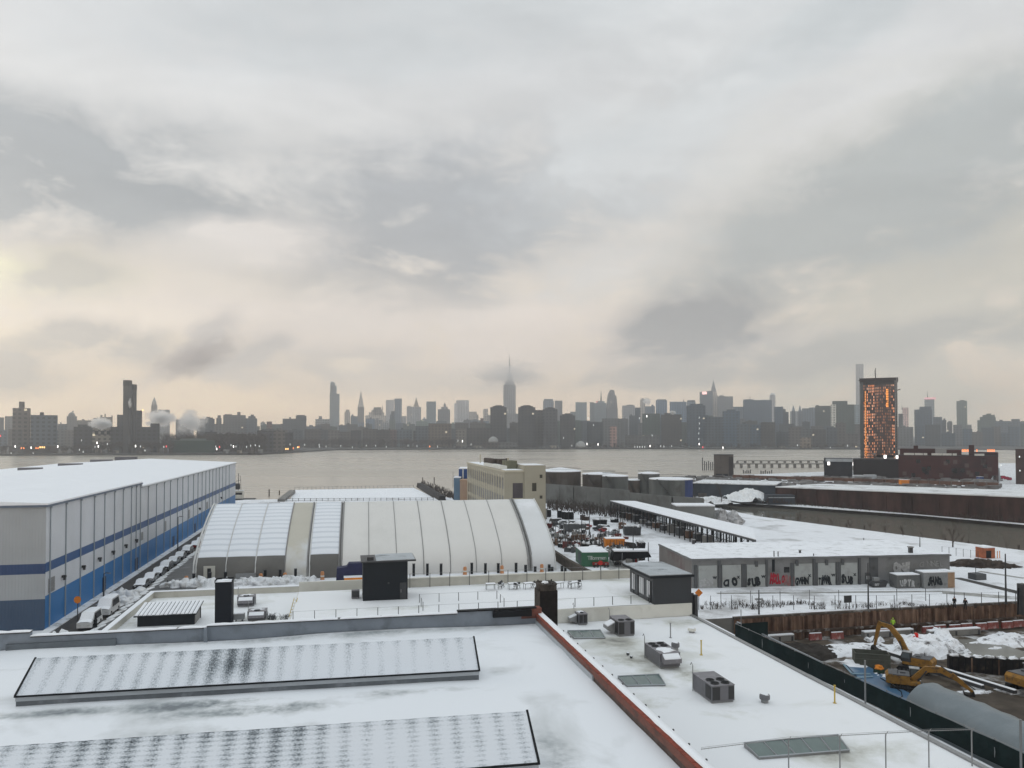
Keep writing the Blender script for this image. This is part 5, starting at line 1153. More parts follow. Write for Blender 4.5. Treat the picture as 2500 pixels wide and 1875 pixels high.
# excavators
def excavator(label, loc, heading, boom, stick, bucket, swing=0, s=1.0):
    t_ = thing('excavator', label, 'excavator', loc, heading, 'yellow excavators in the excavation'); t_.scale = (s, s, s)
    for sy in (-1, 1):
        g = MB(); y0, y1 = sy*1.45-.32, sy*1.45+.32
        pr = [(-2.0, .12), (-2.35, .45), (-2.0, .85), (2.0, .85), (2.35, .45), (2.0, .12)]
        g.extr([(x, y0, z) for x, z in pr], (0, 0, 0), (0, .64, 0)); tk = g.build('track', m_rubber, t_)
        g = MB()
        for k in range(7): g.tube([(-1.8+k*.6, y0-.02, .38), (-1.8+k*.6, y1+.02, .38)], .2, 10)
        g.build('rollers', m_darkmetal, tk)
        g = MB()
        for k in range(22): x = -2.1+k*.2; g.box(x, x+.06, y0-.02, y1+.02, .83, .9)
        g.build('track_shoes', m_darkmetal, tk)
    g = MB(); g.box(-.9, .9, -1.15, 1.15, .35, .95); g.lathe([(.85, .95), (.85, 1.15)], 18); g.build('undercarriage', m_darkmetal, t_)
    up = t_
    g = MB(); g.box(-2.0, 1.6, -1.35, 1.35, 1.15, 1.55); g.extr([(-2.7, -1.35, 1.2), (-1.9, -1.35, 1.15), (-1.9, -1.35, 2.35), (-2.4, -1.35, 2.35), (-2.75, -1.35, 2.0)], (0, 0, 0), (0, 2.7, 0)); g.build('frame', m_machine, up)
    g = MB(); g.box(-1.9, .3, -1.33, 1.33, 1.55, 2.3); g.build('engine_housing', m_machine, up)
    g = MB(); g.box(-1.88, .28, -1.25, 1.25, 2.303, 2.42); g.box(-2.38, -1.92, -1.25, 1.25, 2.353, 2.45); g.tube([(-1.2, -.6, 2.4), (-1.2, -.6, 2.95)], .07, 8); g.box(-.9, -.2, -.2, .7, 2.4, 2.58); g.build('engine_cover', M('engine_cover_grey', (.07, .072, .08), .5, .3, 1.5), up)
    g = MB(); g.extr([(.35, .35, 1.55), (1.75, .35, 1.55), (1.85, .35, 2.2), (1.55, .35, 3.0), (.35, .35, 3.0)], (0, 0, 0), (0, 1.0, 0)); cb_ = g.build('cab', m_darkmetal, up)
    g = MB(); g.add([(1.77, .42, 1.7), (1.87, .42, 2.2), (1.59, .42, 2.92), (1.59, 1.28, 2.92), (1.87, 1.28, 2.2), (1.77, 1.28, 1.7)], [(0, 1, 4, 5), (1, 2, 3, 4)])
    for y in (.34, 1.36): g.add([(.5, y, 2.1), (1.75, y, 2.1), (1.5, y, 2.9), (.5, y, 2.9)], [(0, 1, 2, 3)])
    g.build('cab_glass', M('cab_glass', (.10, .12, .13), .1), cb_)
    g = MB(); g.box(.3, 1.6, .3, 1.4, 3.0, 3.1); g.build('cab_roof', M('snowy_cab_roof', (.35, .36, .37), .6, .4, 1.5), cb_)
    # boom, stick, bucket in the x-z plane
    def link(name, pts, ws, yw, mat, parent):
        g = MB(); n = len(pts); vs_ = []
        for y in (-yw, yw):
            for i, (x, z) in enumerate(pts):
                a = pts[max(0, i-1)]; c = pts[min(n-1, i+1)]; dx, dz = c[0]-a[0], c[1]-a[1]; l = math.hypot(dx, dz); nx, nz_ = -dz/l, dx/l
                vs_ += [(x+nx*ws[i], y, z+nz_*ws[i]), (x-nx*ws[i], y, z-nz_*ws[i])]
        m2 = 2*n; fs_ = []
        for i in range(n-1):
            fs_ += [(2*i, 2*i+1, 2*i+3, 2*i+2), (m2+2*i, m2+2*i+2, m2+2*i+3, m2+2*i+1), (2*i, 2*i+2, m2+2*i+2, m2+2*i), (2*i+1, m2+2*i+1, m2+2*i+3, 2*i+3)]
        fs_ += [(0, m2, m2+1, 1), (2*n-2, 2*n-1, m2+2*n-1, m2+2*n-2)]
        g.add(vs_, fs_); return g.build(name, mat, parent)
    link('boom', boom, [.3, .42, .38, .25][:len(boom)], .24, m_machine, up)
    link('stick', stick, [.34, .3, .16][:len(stick)], .17, m_machine, up)
    mid = boom[1]
    for ra_, rb_, rr_ in (((1.3, .3, 1.5), (mid[0], .3, mid[1]-.2), .09), ((1.3, -.3, 1.5), (mid[0], -.3, mid[1]-.2), .09), ((boom[2][0], 0, boom[2][1]+.5), (stick[0][0], 0, stick[0][1]+.15), .09), ((stick[0][0]+.1, 0, stick[0][1]), (stick[-1][0]+.35, 0, stick[-1][1]+.35), .07)):
        g = MB(); g.tube([ra_, rb_], rr_, 8); g.build('hydraulic_ram', m_darkmetal, up)
    bx, bz = stick[-1]; a = bucket; pr = [(0, .2), (.45, .1), (.75, -.35), (.55, -.95), (0, -1.15), (-.45, -1.0), (-.1, -.85), (.15, -.4)]
    g = MB(); g.extr([(bx+x*math.cos(a)+z*math.sin(a), -.6, bz-x*math.sin(a)+z*math.cos(a)) for x, z in pr], (0, 0, 0), (0, 1.2, 0)); g.build('bucket', M('bucket_steel', (.02, .018, .017), .6, .3, 1), up)
    return t_
p = P(2235, 1638, PZ)
excavator('yellow excavator with its boom raised high over the snow bank', p, math.radians(138), [(.6, 1.6), (2.2, 4.6), (3.6, 6.3), (5.0, 6.6)], [(5.1, 6.9), (5.5, 5.6), (6.0, 3.0)], .5, s=.82)
p = P(2215, 1686, PZ)
excavator('yellow excavator with its arm stretched low to the right behind the grey tent', p, math.radians(-24), [(.6, 1.6), (2.4, 3.3), (4.2, 3.4), (5.6, 2.6)], [(5.4, 2.9), (6.6, 2.0), (7.9, .9)], 1.1, s=.85)
p = P(2520, 1690, PZ)
excavator('yellow excavator body cut off by the right edge of the picture', p, math.radians(20), [(.6, 1.6), (2.2, 3.6), (3.9, 4.6), (5.3, 4.4)], [(5.3, 4.7), (5.8, 3.4), (6.3, 1.8)], .5)
# small orange-topped machine by the container
t_ = place('light_tower', 'small machine with an orange hood and green undergrowth beside the olive container', 'machine', 2146, 1652, PZ)
g = MB(); g.blob((0, 0, 1.0), (.55, .5, .45), 3); g.build('hood', m_orange, t_); g = MB(); g.box(-.5, .5, -.4, .4, .3, 1.0); g.build('base', M('dark_green', (.015, .04, .02), .7), t_)
for x in (-.35, .35): g = MB(); g.tube([(x, -.45, .3), (x, .45, .3)], .3, 10); g.build('wheel', m_rubber, t_)
# ---------------------------------------------------------------- people
m_skin = M('skin', (.35, .20, .14), .6, .05); m_coat = M('black_coat', (.012, .012, .014), .8, .2, 3); m_trs = M('dark_trousers', (.018, .018, .022), .8, .2, 3); m_hi = M('red_overall', (.62, .025, .02), .7, .15, 3)
def skin_obj(name, pts, edges, rad, mat, parent, root=0):
    me = bpy.data.meshes.new(name); me.from_pydata(pts, edges, []); o = bpy.data.objects.new(name, me); S.collection.objects.link(o)
    me.materials.append(mat); o.parent = parent
    sk = o.modifiers.new('skin', 'SKIN'); sk.use_smooth_shade = True
    if not me.skin_vertices: 
        bm = bmesh.new(); bm.from_mesh(me); bm.verts.layers.skin.verify(); bm.to_mesh(me); bm.free()
    for i, r_ in enumerate(rad):
        v = me.skin_vertices[0].data[i]; v.radius = (r_ if isinstance(r_, tuple) else (r_, r_)); v.use_root = (i == root)
    ss = o.modifiers.new('sub', 'SUBSURF'); ss.levels = 1; ss.render_levels = 2
    return o
def person(label, loc, rot, coat, trs, lean=0, arms=((-.30, 0, .95), (.30, 0, .95)), hat=None):
    t_ = thing('person', label, 'person', loc, rot)
    J = dict(pel=(0, 0, .95), ch=(0, .02+lean*.5, 1.25), sh=(0, .02+lean, 1.45), nk=(0, .03+lean*1.1, 1.54), hd=(0, .06+lean*1.3, 1.64), tp=(0, .05+lean*1.3, 1.74),
             lh=(-.10, 0, .9), lk=(-.12, .03, .5), la=(-.13, -.02, .08), lt=(-.14, .14, .04), rh=(.10, 0, .9), rk=(.13, .05, .5), ra=(.15, .02, .08), rt=(.17, .18, .04),
             ls=(-.19, .02+lean, 1.42), le=(-.25, 0, 1.17), lw=arms[0], lf=(arms[0][0], arms[0][1]+.06, arms[0][2]-.1), rs=(.19, .02+lean, 1.42), re=(.25, 0, 1.17), rw=arms[1], rf=(arms[1][0], arms[1][1]+.06, arms[1][2]-.1))
    nm_ = list(J); ix = {k: i for i, k in enumerate(nm_)}
    E_ = [('pel', 'ch'), ('ch', 'sh'), ('sh', 'nk'), ('nk', 'hd'), ('hd', 'tp'), ('pel', 'lh'), ('lh', 'lk'), ('lk', 'la'), ('la', 'lt'), ('pel', 'rh'), ('rh', 'rk'), ('rk', 'ra'), ('ra', 'rt'), ('sh', 'ls'), ('ls', 'le'), ('le', 'lw'), ('lw', 'lf'), ('sh', 'rs'), ('rs', 're'), ('re', 'rw'), ('rw', 'rf')]
    R = dict(pel=.14, ch=.14, sh=.11, nk=.055, hd=.095, tp=.07, lh=.085, lk=.06, la=.045, lt=.04, rh=.085, rk=.06, ra=.045, rt=.04, ls=.06, le=.045, lw=.035, lf=.035, rs=.06, re=.045, rw=.035, rf=.035)
    skin_obj('body', [J[k] for k in nm_], [(ix[a], ix[c]) for a, c in E_], [R[k] for k in nm_], m_skin, t_)
    cn = ['pel', 'ch', 'sh', 'ls', 'le', 'lw', 'rs', 're', 'rw', 'hem']; J['hem'] = (0, 0, .74); ci = {k: i for i, k in enumerate(cn)}
    RC = dict(pel=.19, ch=.19, sh=.15, ls=.095, le=.075, lw=.06, rs=.095, re=.075, rw=.06, hem=.20)
    skin_obj('coat', [J[k] for k in cn], [(ci[a], ci[c]) for a, c in (('pel', 'ch'), ('ch', 'sh'), ('sh', 'ls'), ('ls', 'le'), ('le', 'lw'), ('sh', 'rs'), ('rs', 're'), ('re', 'rw'), ('pel', 'hem'))], [RC[k] for k in cn], coat, t_)
    for s_ in ('l', 'r'): skin_obj('trouser_leg', [J['pel'], J[s_+'h'], J[s_+'k'], J[s_+'a']], [(0, 1), (1, 2), (2, 3)], [.14, .115, .085, .065], trs, t_)
    for s_ in ('l', 'r'): skin_obj('boot', [J[s_+'a'], J[s_+'t']], [(0, 1)], [.07, .055], m_black, t_)
    h = J['hd']; g = MB(); g.blob((h[0], h[1]-.02, h[2]), (.12, .13, .15), 1, 12, 6, .03); g.build('hood', hat or coat, t_, smooth=True)
    return t_
person('person in black standing by the fence with hands in pockets, left of two', P(2330, 1484, GL), 3.0, m_coat, m_trs, arms=((-.2, .12, .98), (.2, .12, .98)))
person('person in dark clothes standing by the fence, right of the other person in black', P(2357, 1488, GL), 2.4, m_coat, m_trs)
person('worker in bright red overalls stooping on the snow mound', (*P(2240, 1567, PZ+1.0).xy, PZ+.75), .5, m_hi, m_hi, lean=.25, arms=((-.28, .45, .9), (.28, .4, 1.0)), hat=m_black)
person('worker in a yellow-green high-visibility jacket by the sheet-pile wall', (*W3(82, 102.6).xy, PZ+.75), 2.8, M('hi_vis', (.35, .6, .05), .7), m_trs)
dry_plant('dark stump or bundle standing right of the two people in black', 2381, 1485, GL, .9, .12, 26, 9, name='brush_bundle', group=None, cat='bundle')
# ---------------------------------------------------------------- graffiti building and the snowy field
def text_mesh(txt, size, mat, parent, loc, rotx=math.pi/2, rotz=0, offset=.0, ext=.01, name='graffiti', shear=0, sx=1.0):
    cu = bpy.data.curves.new('t', 'FONT'); cu.body = txt; cu.size = size; cu.offset = offset; cu.extrude = ext; cu.shear = shear; cu.space_character = .82; cu.resolution_u = 3
    o = bpy.data.objects.new('t', cu); S.collection.objects.link(o)
    me = bpy.data.meshes.new_from_object(o.evaluated_get(bpy.context.evaluated_depsgraph_get())); bpy.data.objects.remove(o); me.name = name
    me.materials.clear(); me.materials.append(mat)
    q = bpy.data.objects.new(name, me); S.collection.objects.link(q); q.parent = parent; q.location = loc; q.rotation_euler = (rotx, 0, rotz); q.scale = (sx, 1, 1)
    return q
def spray(txt, x, y, z, w, h, mat, parent, seed, off=.10):   # a hand-sprayed tag: uneven, overlapping letters in one mesh
    rn = random.Random(seed); g = MB(); n = len(txt)
    for i, ch_ in enumerate(txt):
        cu = bpy.data.curves.new('t', 'FONT'); cu.body = ch_; cu.size = 1.0; cu.offset = off*rn.uniform(.6, 1.1); cu.extrude = .01; cu.shear = rn.uniform(-.3, .3); cu.resolution_u = 2
        o = bpy.data.objects.new('t', cu); S.collection.objects.link(o); me = bpy.data.meshes.new_from_object(o.evaluated_get(bpy.context.evaluated_depsgraph_get())); bpy.data.objects.remove(o)
        sx = w/n*rn.uniform(1.2, 1.6); sz = h/.73*rn.uniform(.85, 1.15); a = rn.uniform(-.15, .15); zo = rn.uniform(-.1, .12)*h; b0_ = len(g.v)
        for v in me.vertices:
            vx, vz = v.co.x*sx, v.co.y*sz; g.v.append((x+w*i/n+vx*math.cos(a)-vz*math.sin(a), y-.01*i+v.co.z, z+zo+vx*math.sin(a)+vz*math.cos(a)))
        for p_ in me.polygons: g.f.append(tuple(b0_+q for q in p_.vertices)); g.m.append(0)
    return g.build('graffiti', mat, parent)
m_gb = M('grey_painted_block', (.19, .195, .20), .8, .12, .25, dirt=(.10, .10, .10), dirt_s=.22, dirt_a=.6)
m_gbdk = M('dark_pilaster', (.09, .095, .10), .8, .2, .4, dirt=(.03, .03, .03), dirt_s=.4, dirt_a=.6)
m_gbside = M('stained_side_wall', (.17, .16, .155), .85, .15, .25, dirt=(.10, .05, .05), dirt_s=.14, dirt_a=.55)
m_shut = M('roller_shutter', (.33, .35, .35), .6, .06, .5, dirt=(.22, .22, .21), dirt_s=.4, dirt_a=.6)
m_spray = M('spray_black', (.014, .018, .022), .7, .2); m_sprayw = M('spray_pale', (.36, .37, .38), .7, .3, 2); m_sprayr = M('spray_red', (.30, .015, .03), .7, .3, 2); m_sprayp = M('spray_pink', (.24, .12, .12), .8, .3, 2)
GR = math.radians(6.5); gp = P(1690, 1437, GL); gb = thing('graffiti_warehouse', 'low grey flat-roofed depot with graffiti-covered roller shutters and a wide snowy roof', 'depot', gp, GR)
def gx(px):
    r = (px-1250)/F; return (r*gp.y-gp.x)/(math.cos(GR)-r*math.sin(GR))
GW = gx(2317); GH = 5.1
g = MB(); g.box(0, GW, .25, 19, 0, GH-.25); g.build('wall', m_gb, gb)
g = MB(); g.box(-.02, -.0, .25, 19, 0, GH-.1); g.build('side_wall', m_gbside, gb)
g = MB(); g.box(-.15, GW+.15, -.05, 19.2, GH-.25, GH); g.build('roof', M('parapet_grey', (.16, .165, .17), .8), gb)
g = MB(); nx, ny = 70, 26
for i in range(nx+1):
    for j in range(ny+1): x = -.1+(GW+.2)*i/nx; y = .05+19.0*j/ny; g.v.append((x, y, GH+.05+.06*noise.noise(Vector((x*.3, y*.3, 7)))+.05))
for i in range(nx):
    for j in range(ny): a = i*(ny+1)+j; g.f.append((a, a+ny+1, a+ny+2, a+1)); g.m.append(0)
g.build('snow_cover', M('depot_roof_snow', SNOWC, .75, .04, .3, bump=.3, bscale=1, dirt=(.16, .16, .15), dirt_s=.55, dirt_a=.35), gb, smooth=True)
doors = [(1704, 1749), (1762, 1808), (1822, 1867), (1938, 1981), (1995, 2037), (2051, 2091)]
for k, (a, c) in enumerate(doors):
    g = MB(); x0, x1 = gx(a), gx(c); g.box(x0, x1, .12, .248, .05, 3.95)
    sh_ = g.build('roller_shutter', m_shut, gb)
    tx_ = ['OOM', 'CIO', 'SUB', 'GWHN', 'TEWNR', 'SUB'][k]; mt = [m_sprayw, m_spray, m_spray, m_spray, m_spray, m_spray][k]
    wd = x1-x0
    spray(tx_, x0+.1, .1, .3, wd-.9, 1.25, mt, sh_, k)
    text_mesh('x' if k % 2 else 'vv', .9, m_spray, sh_, (x1-.75, .10, 1.6), offset=.04)
for a in (1697, 1755, 1758, 1812, 1817, 1870, 1932, 1986, 1991, 2042, 2046, 2096):
    x = gx(a); g = MB(); g.box(x-.22, x+.22, -.02 if a % 2 else .02, .25, 0, GH-.28 if a in (1755, 1870, 1986, 2096) else 4.1); g.build('pilaster', m_gbdk, gb)
g = MB(); x = gx(1884); g.prism([(x, .2), (x+.5, .2), (x+.5, .25), (x, .25)], 2.6, GH-.3); g.build('stain_panel', m_spray, gb)
spray('MOLLO', gx(1878), .22, .6, 2.7, 1.5, m_sprayr, gb, 20); spray('RKE', gx(1913), .22, .3, 2.2, 1.6, m_sprayp, gb, 21)
g = MB(); x = gx(1913); g.box(x, x+1.0, .2, .26, 2.4, 3.4); g.build('window', m_glassdark, gb)
x = gx(2110); g = MB(); g.box(x, x+1.0, .2, .26, .1, 2.1); d_ = g.build('door', m_gbdk, gb)
g = MB(); g.box(x+.25, x+.8, .16, .2, .9, 1.5); g.build('notice', m_sprayw, d_)
x = gx(2121); g = MB(); g.box(x, x+1.6, .1, .25, .05, GH-.3); g.build('dark_bay', m_gbdk, gb)
spray('ONE', gx(2180), .2, 2.2, 3.2, 1.5, m_sprayw, gb, 22); spray('GINNEL', gx(2241), .2, 2.9, 5, 1.1, M('spray_grey', (.26, .27, .27), .8), gb, 23, .02)
for px in (1845, 1944, 2016, 2055): x = gx(px); g = MB(); g.box(x-.25, x+.25, -.03, .24, GH-1.5, GH-.55); g.build('drain_hopper', m_gbdk, gb)
for px, h in ((1893, 1.1), (1903, 1.0), (1990, .5)):
    x = gx(px); g = MB(); g.tube([(x, .9, GH), (x, .9, GH+h)], .09, 6); g.build('roof_pipe', m_darkmetal, gb)
for px, py, s_ in ((1953, 1351, .5), (2223, 1351, 1.0), (1693, 1329, .8)):
    p = P(px, py, GL+GH); t_ = thing('roof_vent', {1953: 'dark debris or vent on the middle of the depot roof', 2223: 'small dark vent cowl on the right part of the depot roof', 1693: 'small grey hatch at the back left corner of the depot roof'}[px], 'roof vent', p, GR)
    g = MB(); g.box(-.3*s_, .3*s_, -.3*s_, .3*s_, 0, 1.1*s_); g.build('shaft', m_darkmetal, t_); g = MB(); g.box(-.42*s_, .42*s_, -.42*s_, .42*s_, 1.1*s_, 1.3*s_); g.build('cap', m_galv, t_)
# graffiti containers in front
def container(name, label, cat, px0, px1, yb, z, h, dep, mat, rot, txt=None, tmat=None, snow=True, doors=True, tsize=1.3, group=None, toff=.06):
    p = P(px0, yb, z); q = P(px1, yb, z); w = (q.x-p.x)/math.cos(rot); t_ = thing(name, label, cat, p, rot, group)
    g = MB(); g.box(0, w, 0, dep, .05, h)
    b_ = g.build('body', mat, t_)
    g = MB(); n = int(w/.3)
    for k in range(n): x = w*k/n; g.box(x+.04, x+w/n*.55, -.035, 0, .2, h-.12)
    g.build('corrugation', mat, t_)
    for x in (0, w-.12):
        g = MB(); g.box(x-.01, x+.13, -.045, .1, .05, h+.01); g.build('corner_post', mat, t_)
    if doors:
        g = MB(); g.box(-.045, 0, .1, dep*.49, .15, h-.12); g.build('door', mat, t_); g = MB(); g.box(-.045, 0, dep*.51, dep-.1, .15, h-.12); g.build('door', mat, t_)
    if snow: g = MB(); g.box(.02, w-.02, .02, dep-.02, h, h+.14); g.build('snow_cover', m_snowclean, t_)
    if txt: spray(txt, w*.15, -.06, h*.2, w*.6, h*.5, tmat or m_sprayw, b_, len(txt)+int(px0), .09)
    return t_, w
m_cgray = M('container_grey', (.13, .135, .135), .7, .2, .8, dirt=(.05, .055, .06), dirt_s=.8, dirt_a=.7)
m_cpale = M('container_pale', (.24, .25, .255), .7, .2, .8, dirt=(.10, .10, .11), dirt_s=.8, dirt_a=.6)
container('shipping_container', 'grey container with pale graffiti letters at the right front of the depot', 'container', 2190, 2250, 1437, GL, 2.3, 2.2, m_cgray, GR, 'UPTR', m_sprayw, tsize=1.5)
t_, w = container('shipping_container', 'pale container with black graffiti and a tan right end before the depot', 'container', 2256, 2318, 1437, GL, 2.75, 2.4, m_cpale, GR, 'SHNG', m_spray, tsize=1.7, toff=.1)
g = MB(); g.box(w+.002, w+1.35, 0, 2.4, .05, 2.75); g.build('tan_panel', M('tan_spray', (.30, .20, .13), .8, .2, 1), t_)
g = MB(); g.box(w, w+1.35, 0, 2.4, 2.752, 2.95); g.build('snow_cover', m_snowclean, t_)
t_ = place('scrap_skip', 'small dark graffiti-tagged skip against the depot wall left of the containers', 'skip', 2132, 1435, GL, GR)
g = MB(); g.extr([(0, 0, .1), (2.4, 0, .1), (2.8, 0, 1.1), (-.3, 0, 1.1)], (0, 0, 0), (0, 1.4, 0)); b_ = g.build('body', m_darkmetal, t_); text_mesh('arr', .8, m_sprayw, b_, (.3, -.02, .35), offset=.03, name='lettering')
g = MB(); g.box(.4, 1.4, .3, 1.0, 1.1, 1.7); g.build('load', m_cpale, t_)
# fences, signs and poles on the field
def line_fence(label, pts, h, sp, group=None, mat=None, name='wire_fence', rails=(.97,), pw=.035, cat='fence'):
    o = thing(name, label, cat, pts[0], 0, group); rel = [p-pts[0] for p in pts]; mat = mat or m_darkmetal; d_ = 0
    for a, c in zip(rel, rel[1:]):
        n = max(1, round((c-a).length/sp))
        for k in range(n+1):
            if k == 0 and a != rel[0]: continue
            q = a.lerp(c, k/n); ht = h*(1+.06*noise.noise(q)); g = MB(); g.box(q.x-pw, q.x+pw, q.y-pw, q.y+pw, q.z, q.z+ht); g.build('post', mat, o)
    g = MB()
    for f_ in rails: g.tube([q+Vector((0, 0, h*f_)) for q in rel], .014, 3)
    g.build('rail', mat, o); return o
line_fence('nearest long wire fence along the snowy field edge above the excavation', [P(1735, 1489, GL), P(2140, 1488, GL), P(2480, 1478, GL)], 2.2, 3.1)
line_fence('second wire fence of thin posts slightly behind the first across the snowy field', [P(1760, 1474, GL), P(2330, 1466, GL)], 2.0, 4.6)
line_fence('distant low post fence on the snow right of the depot', [P(2300, 1352, GL), P(2388, 1364, GL)], 1.7, 1.6)
street_lamp('dark pole rising in front of the second shutter pair of the depot', 1853, 1500, 1440); 
street_lamp('tall thin dark pole in front of the right part of the depot', 2120, 1487, 1374)
street_lamp('tall lamp pole on the snowy field near the right edge', 2456, 1475, 1352, r=.11)
street_lamp('thin pole rising behind the right part of the depot roof', 2159, 1385, 1345)
street_lamp('short thin pole standing on the snow beyond the depot roof, left one', 2072, 1350, 1335); street_lamp('short thin pole standing on the snow beyond the depot roof, right one', 2109, 1335, 1313)
street_lamp('thin pole near the creek bank beyond the depot', 2246, 1342, 1310)
p = P(1853, 1482, GL); t_ = thing('signal_box', 'grey-green equipment box with arms low on the dark pole before the depot', 'box', p)
g = MB(); g.box(-.6, .6, -.15, .15, 1.1, 1.35); g.box(-.3, .7, -.18, .18, .6, .9); g.build('cabinets', m_galv, t_); g = MB(); g.tube([(0, 0, 0), (0, 0, 2)], .1, 6); g.build('post', m_darkmetal, t_)
t_ = place('field_sign', 'square dark sign board on two legs standing on the snowy field', 'sign', 2070, 1487, GL)
g = MB(); g.box(-.65, .65, -.05, .05, 1.0, 2.1); g.build('sign_board', m_darkmetal, t_)
for x in (-.3, .3): g = MB(); g.box(x-.04, x+.04, 0, .06, 0, 1.2); g.build('leg', m_darkmetal, t_)
random.seed(8)
for k in range(34):
    px = 1725+k*13.2+random.uniform(-5, 5) if k < 22 else 2010+(k-22)*28+random.uniform(-8, 8); py = random.uniform(1474, 1487)
    dry_plant('%s dry brown weed clump from the left along the field fence' % ORD[k], px, py, GL, random.uniform(.5, 1.1), random.uniform(.4, 1.1), 16, 100+k, name='weed_clump', group='dry weed clumps along the field fence', mat=m_twig)
t_ = place('orange_shed', 'small rusty orange site hut with a snowy roof on the field by the creek', 'hut', 2405, 1364, GL)
g = MB(); g.box(0, 2.6, 0, 2.6, 0, 2.3); g.build('wall', M('rust_orange', (.30, .10, .05), .8, .3, 1), t_); g = MB(); g.box(-.1, 2.3, -.1, 2.7, 2.3, 2.6); g.build('roof', m_snowclean, t_); g = MB(); g.box(.3, 1.6, -.03, 0, .1, 1.7); g.build('door', m_black, t_)
for x in (3.2, 3.8): g = MB(); g.tube([(x, 0, -.3), (x, 0, 1.6)], .08, 6); g.build('stair_post', m_orange, t_)
g = MB()
for k in range(40): a_ = k/39; g.blob((*(P(2318, 1380, GL).lerp(P(2470, 1384, GL), a_)).xy, GL-.1), (1.6, 1.0+1.2*math.sin(a_*3.1), .5+.5*math.sin(a_*3.1)), k, 9, 4, .6)
tag(g.build('brush_bank', m_brush, smooth=True), 'low bank of red-brown brush below the orange hut', 'brush')
tr = P(2336, 1412, GL); g = MB(); A_, B_ = P(2336, 1411, GL), P(2500, 1450, GL); d_ = B_-A_; n_ = Vector((-d_.y, d_.x, 0)).normalized()
g.prism([(A_-n_*.9).xy, (B_-n_*1.1).xy, (B_+n_*1.1).xy, (A_+n_*.9).xy], GL+.004, GL+.03)
tag(g.build('track_ruts', m_asphalt), kind='structure')
for k, (a, c, w_) in enumerate((((1750, 1449), (2300, 1444), .5), ((2300, 1446), (2500, 1462), 1.3), ((1345, 1290), (1420, 1345), 1.6), ((1420, 1345), (1560, 1412), 2.2), ((2390, 1395), (2500, 1412), .6))):
    g = MB(); A_, B_ = P(*a, GL), P(*c, GL); d_ = B_-A_; n_ = Vector((-d_.y, d_.x, 0)).normalized(); g.prism([(A_-n_*w_).xy, (B_-n_*w_).xy, (B_+n_*w_).xy, (A_+n_*w_).xy], GL+.034, GL+.045)
    tag(g.build('wheel_track', M('slush_track', (.30, .30, .29), .7, .3, .8, dirt=(.6, .61, .63), dirt_s=.5, dirt_a=.8)), kind='structure')
t_ = place('crane_base', 'tall dark machine mast cut off by the right edge beside the field', 'machine', 2497, 1500, GL)
g = MB(); g.box(-.5, .5, -.5, .5, 0, 4.6); g.build('mast', m_darkmetal, t_); g = MB(); g.tube([(-.9, 0, 0), (-.7, 0, 4)], .12, 6); g.build('ram', m_black, t_)
t_ = place('planter', 'dark square planter box with a stake on the snow right of the depot', 'planter', 2384, 1417, GL)
g = MB(); g.box(0, 2.2, 0, 2, 0, 1.1); g.build('box', m_gbdk, t_); g = MB(); g.tube([(.8, 1, 1.1), (.8, 1, 2.6)], .06, 5); g.build('stake', m_darkmetal, t_)
# ---------------------------------------------------------------- canopy shed
cz = 8.0; quad = [P(1490, 1223, cz), P(1551, 1224, cz), P(1838, 1290, cz), P(1846, 1318, cz)]
cs = thing('canopy_shed', 'long open-sided shed with a snow-covered flat roof on rows of dark posts', 'shed', (quad[0].x, quad[0].y, GL), GA); o_ = cs.location
g = MB(); g.prism([(p.x, p.y) for p in quad[::-1]], cz-.5, cz-.02); g.build('roof', m_darkmetal, cs, world=True)
g = MB(); g.prism([(p.x, p.y) for p in quad[::-1]], cz-.018, cz+.15); g.build('snow_cover', m_snowclean, cs, world=True)
for k in range(30):
    f_ = k/29; a = quad[0].lerp(quad[3], f_); c = quad[1].lerp(quad[2], f_)
    for q, nm_ in ((a.lerp(c, .02), 'post'), (a.lerp(c, .55), 'post'), (a.lerp(c, .97), 'post')):
        g = MB(); g.box(q.x-.13, q.x+.13, q.y-.13, q.y+.13, GL, cz-.5); g.build(nm_, m_black, cs, world=True)
g = MB()
for k in range(29):
    f_ = (k+.5)/29; a = quad[0].lerp(quad[3], f_)
    g.tube([(a.x, a.y, cz-.6), (quad[0].lerp(quad[3], k/29).x, quad[0].lerp(quad[3], k/29).y, cz-1.7)], .06, 4)
for zz in (cz-1.9,): g.tube([(quad[0].x, quad[0].y, zz), (quad[3].x, quad[3].y, zz)], .08, 4)
g.build('bracing', m_black, cs, world=True)
g = MB(); random.seed(4)
for k in range(34):
    f_ = k/33; a = quad[0].lerp(quad[3], f_)+Vector((1.5, .5, 0)); g.tube([(a.x, a.y, cz-.5), (a.x, a.y, cz-.5-random.uniform(.2, .9))], [.05, .01], 4)
g.build('icicles', m_snowclean, cs, world=True)
random.seed(12)
for k in range(15):
    f_ = .06+k*.062; a = quad[0].lerp(quad[3], f_); c = quad[1].lerp(quad[2], f_); p = a.lerp(c, .35)
    t_ = thing('pallet_stack', '%s snow-dusted stack of goods from the far end under the canopy shed' % ORD[k], 'stack', (p.x, p.y, GL), GA, 'stacks stored under the canopy shed')
    hh = random.uniform(.9, 2.6); g = MB(); g.box(-1, 1, -1.1, 1.1, .15, hh); g.build('goods', [m_gbdk, m_rust, m_darkmetal, m_conc][k % 4], t_); g = MB(); g.box(-.95, .95, -1.0, 1.0, hh, hh+.12); g.build('snow_cover', m_snowyard, t_); g = MB(); g.box(-1, 1, -1.1, 1.1, 0, .12); g.build('pallet', m_twig, t_)
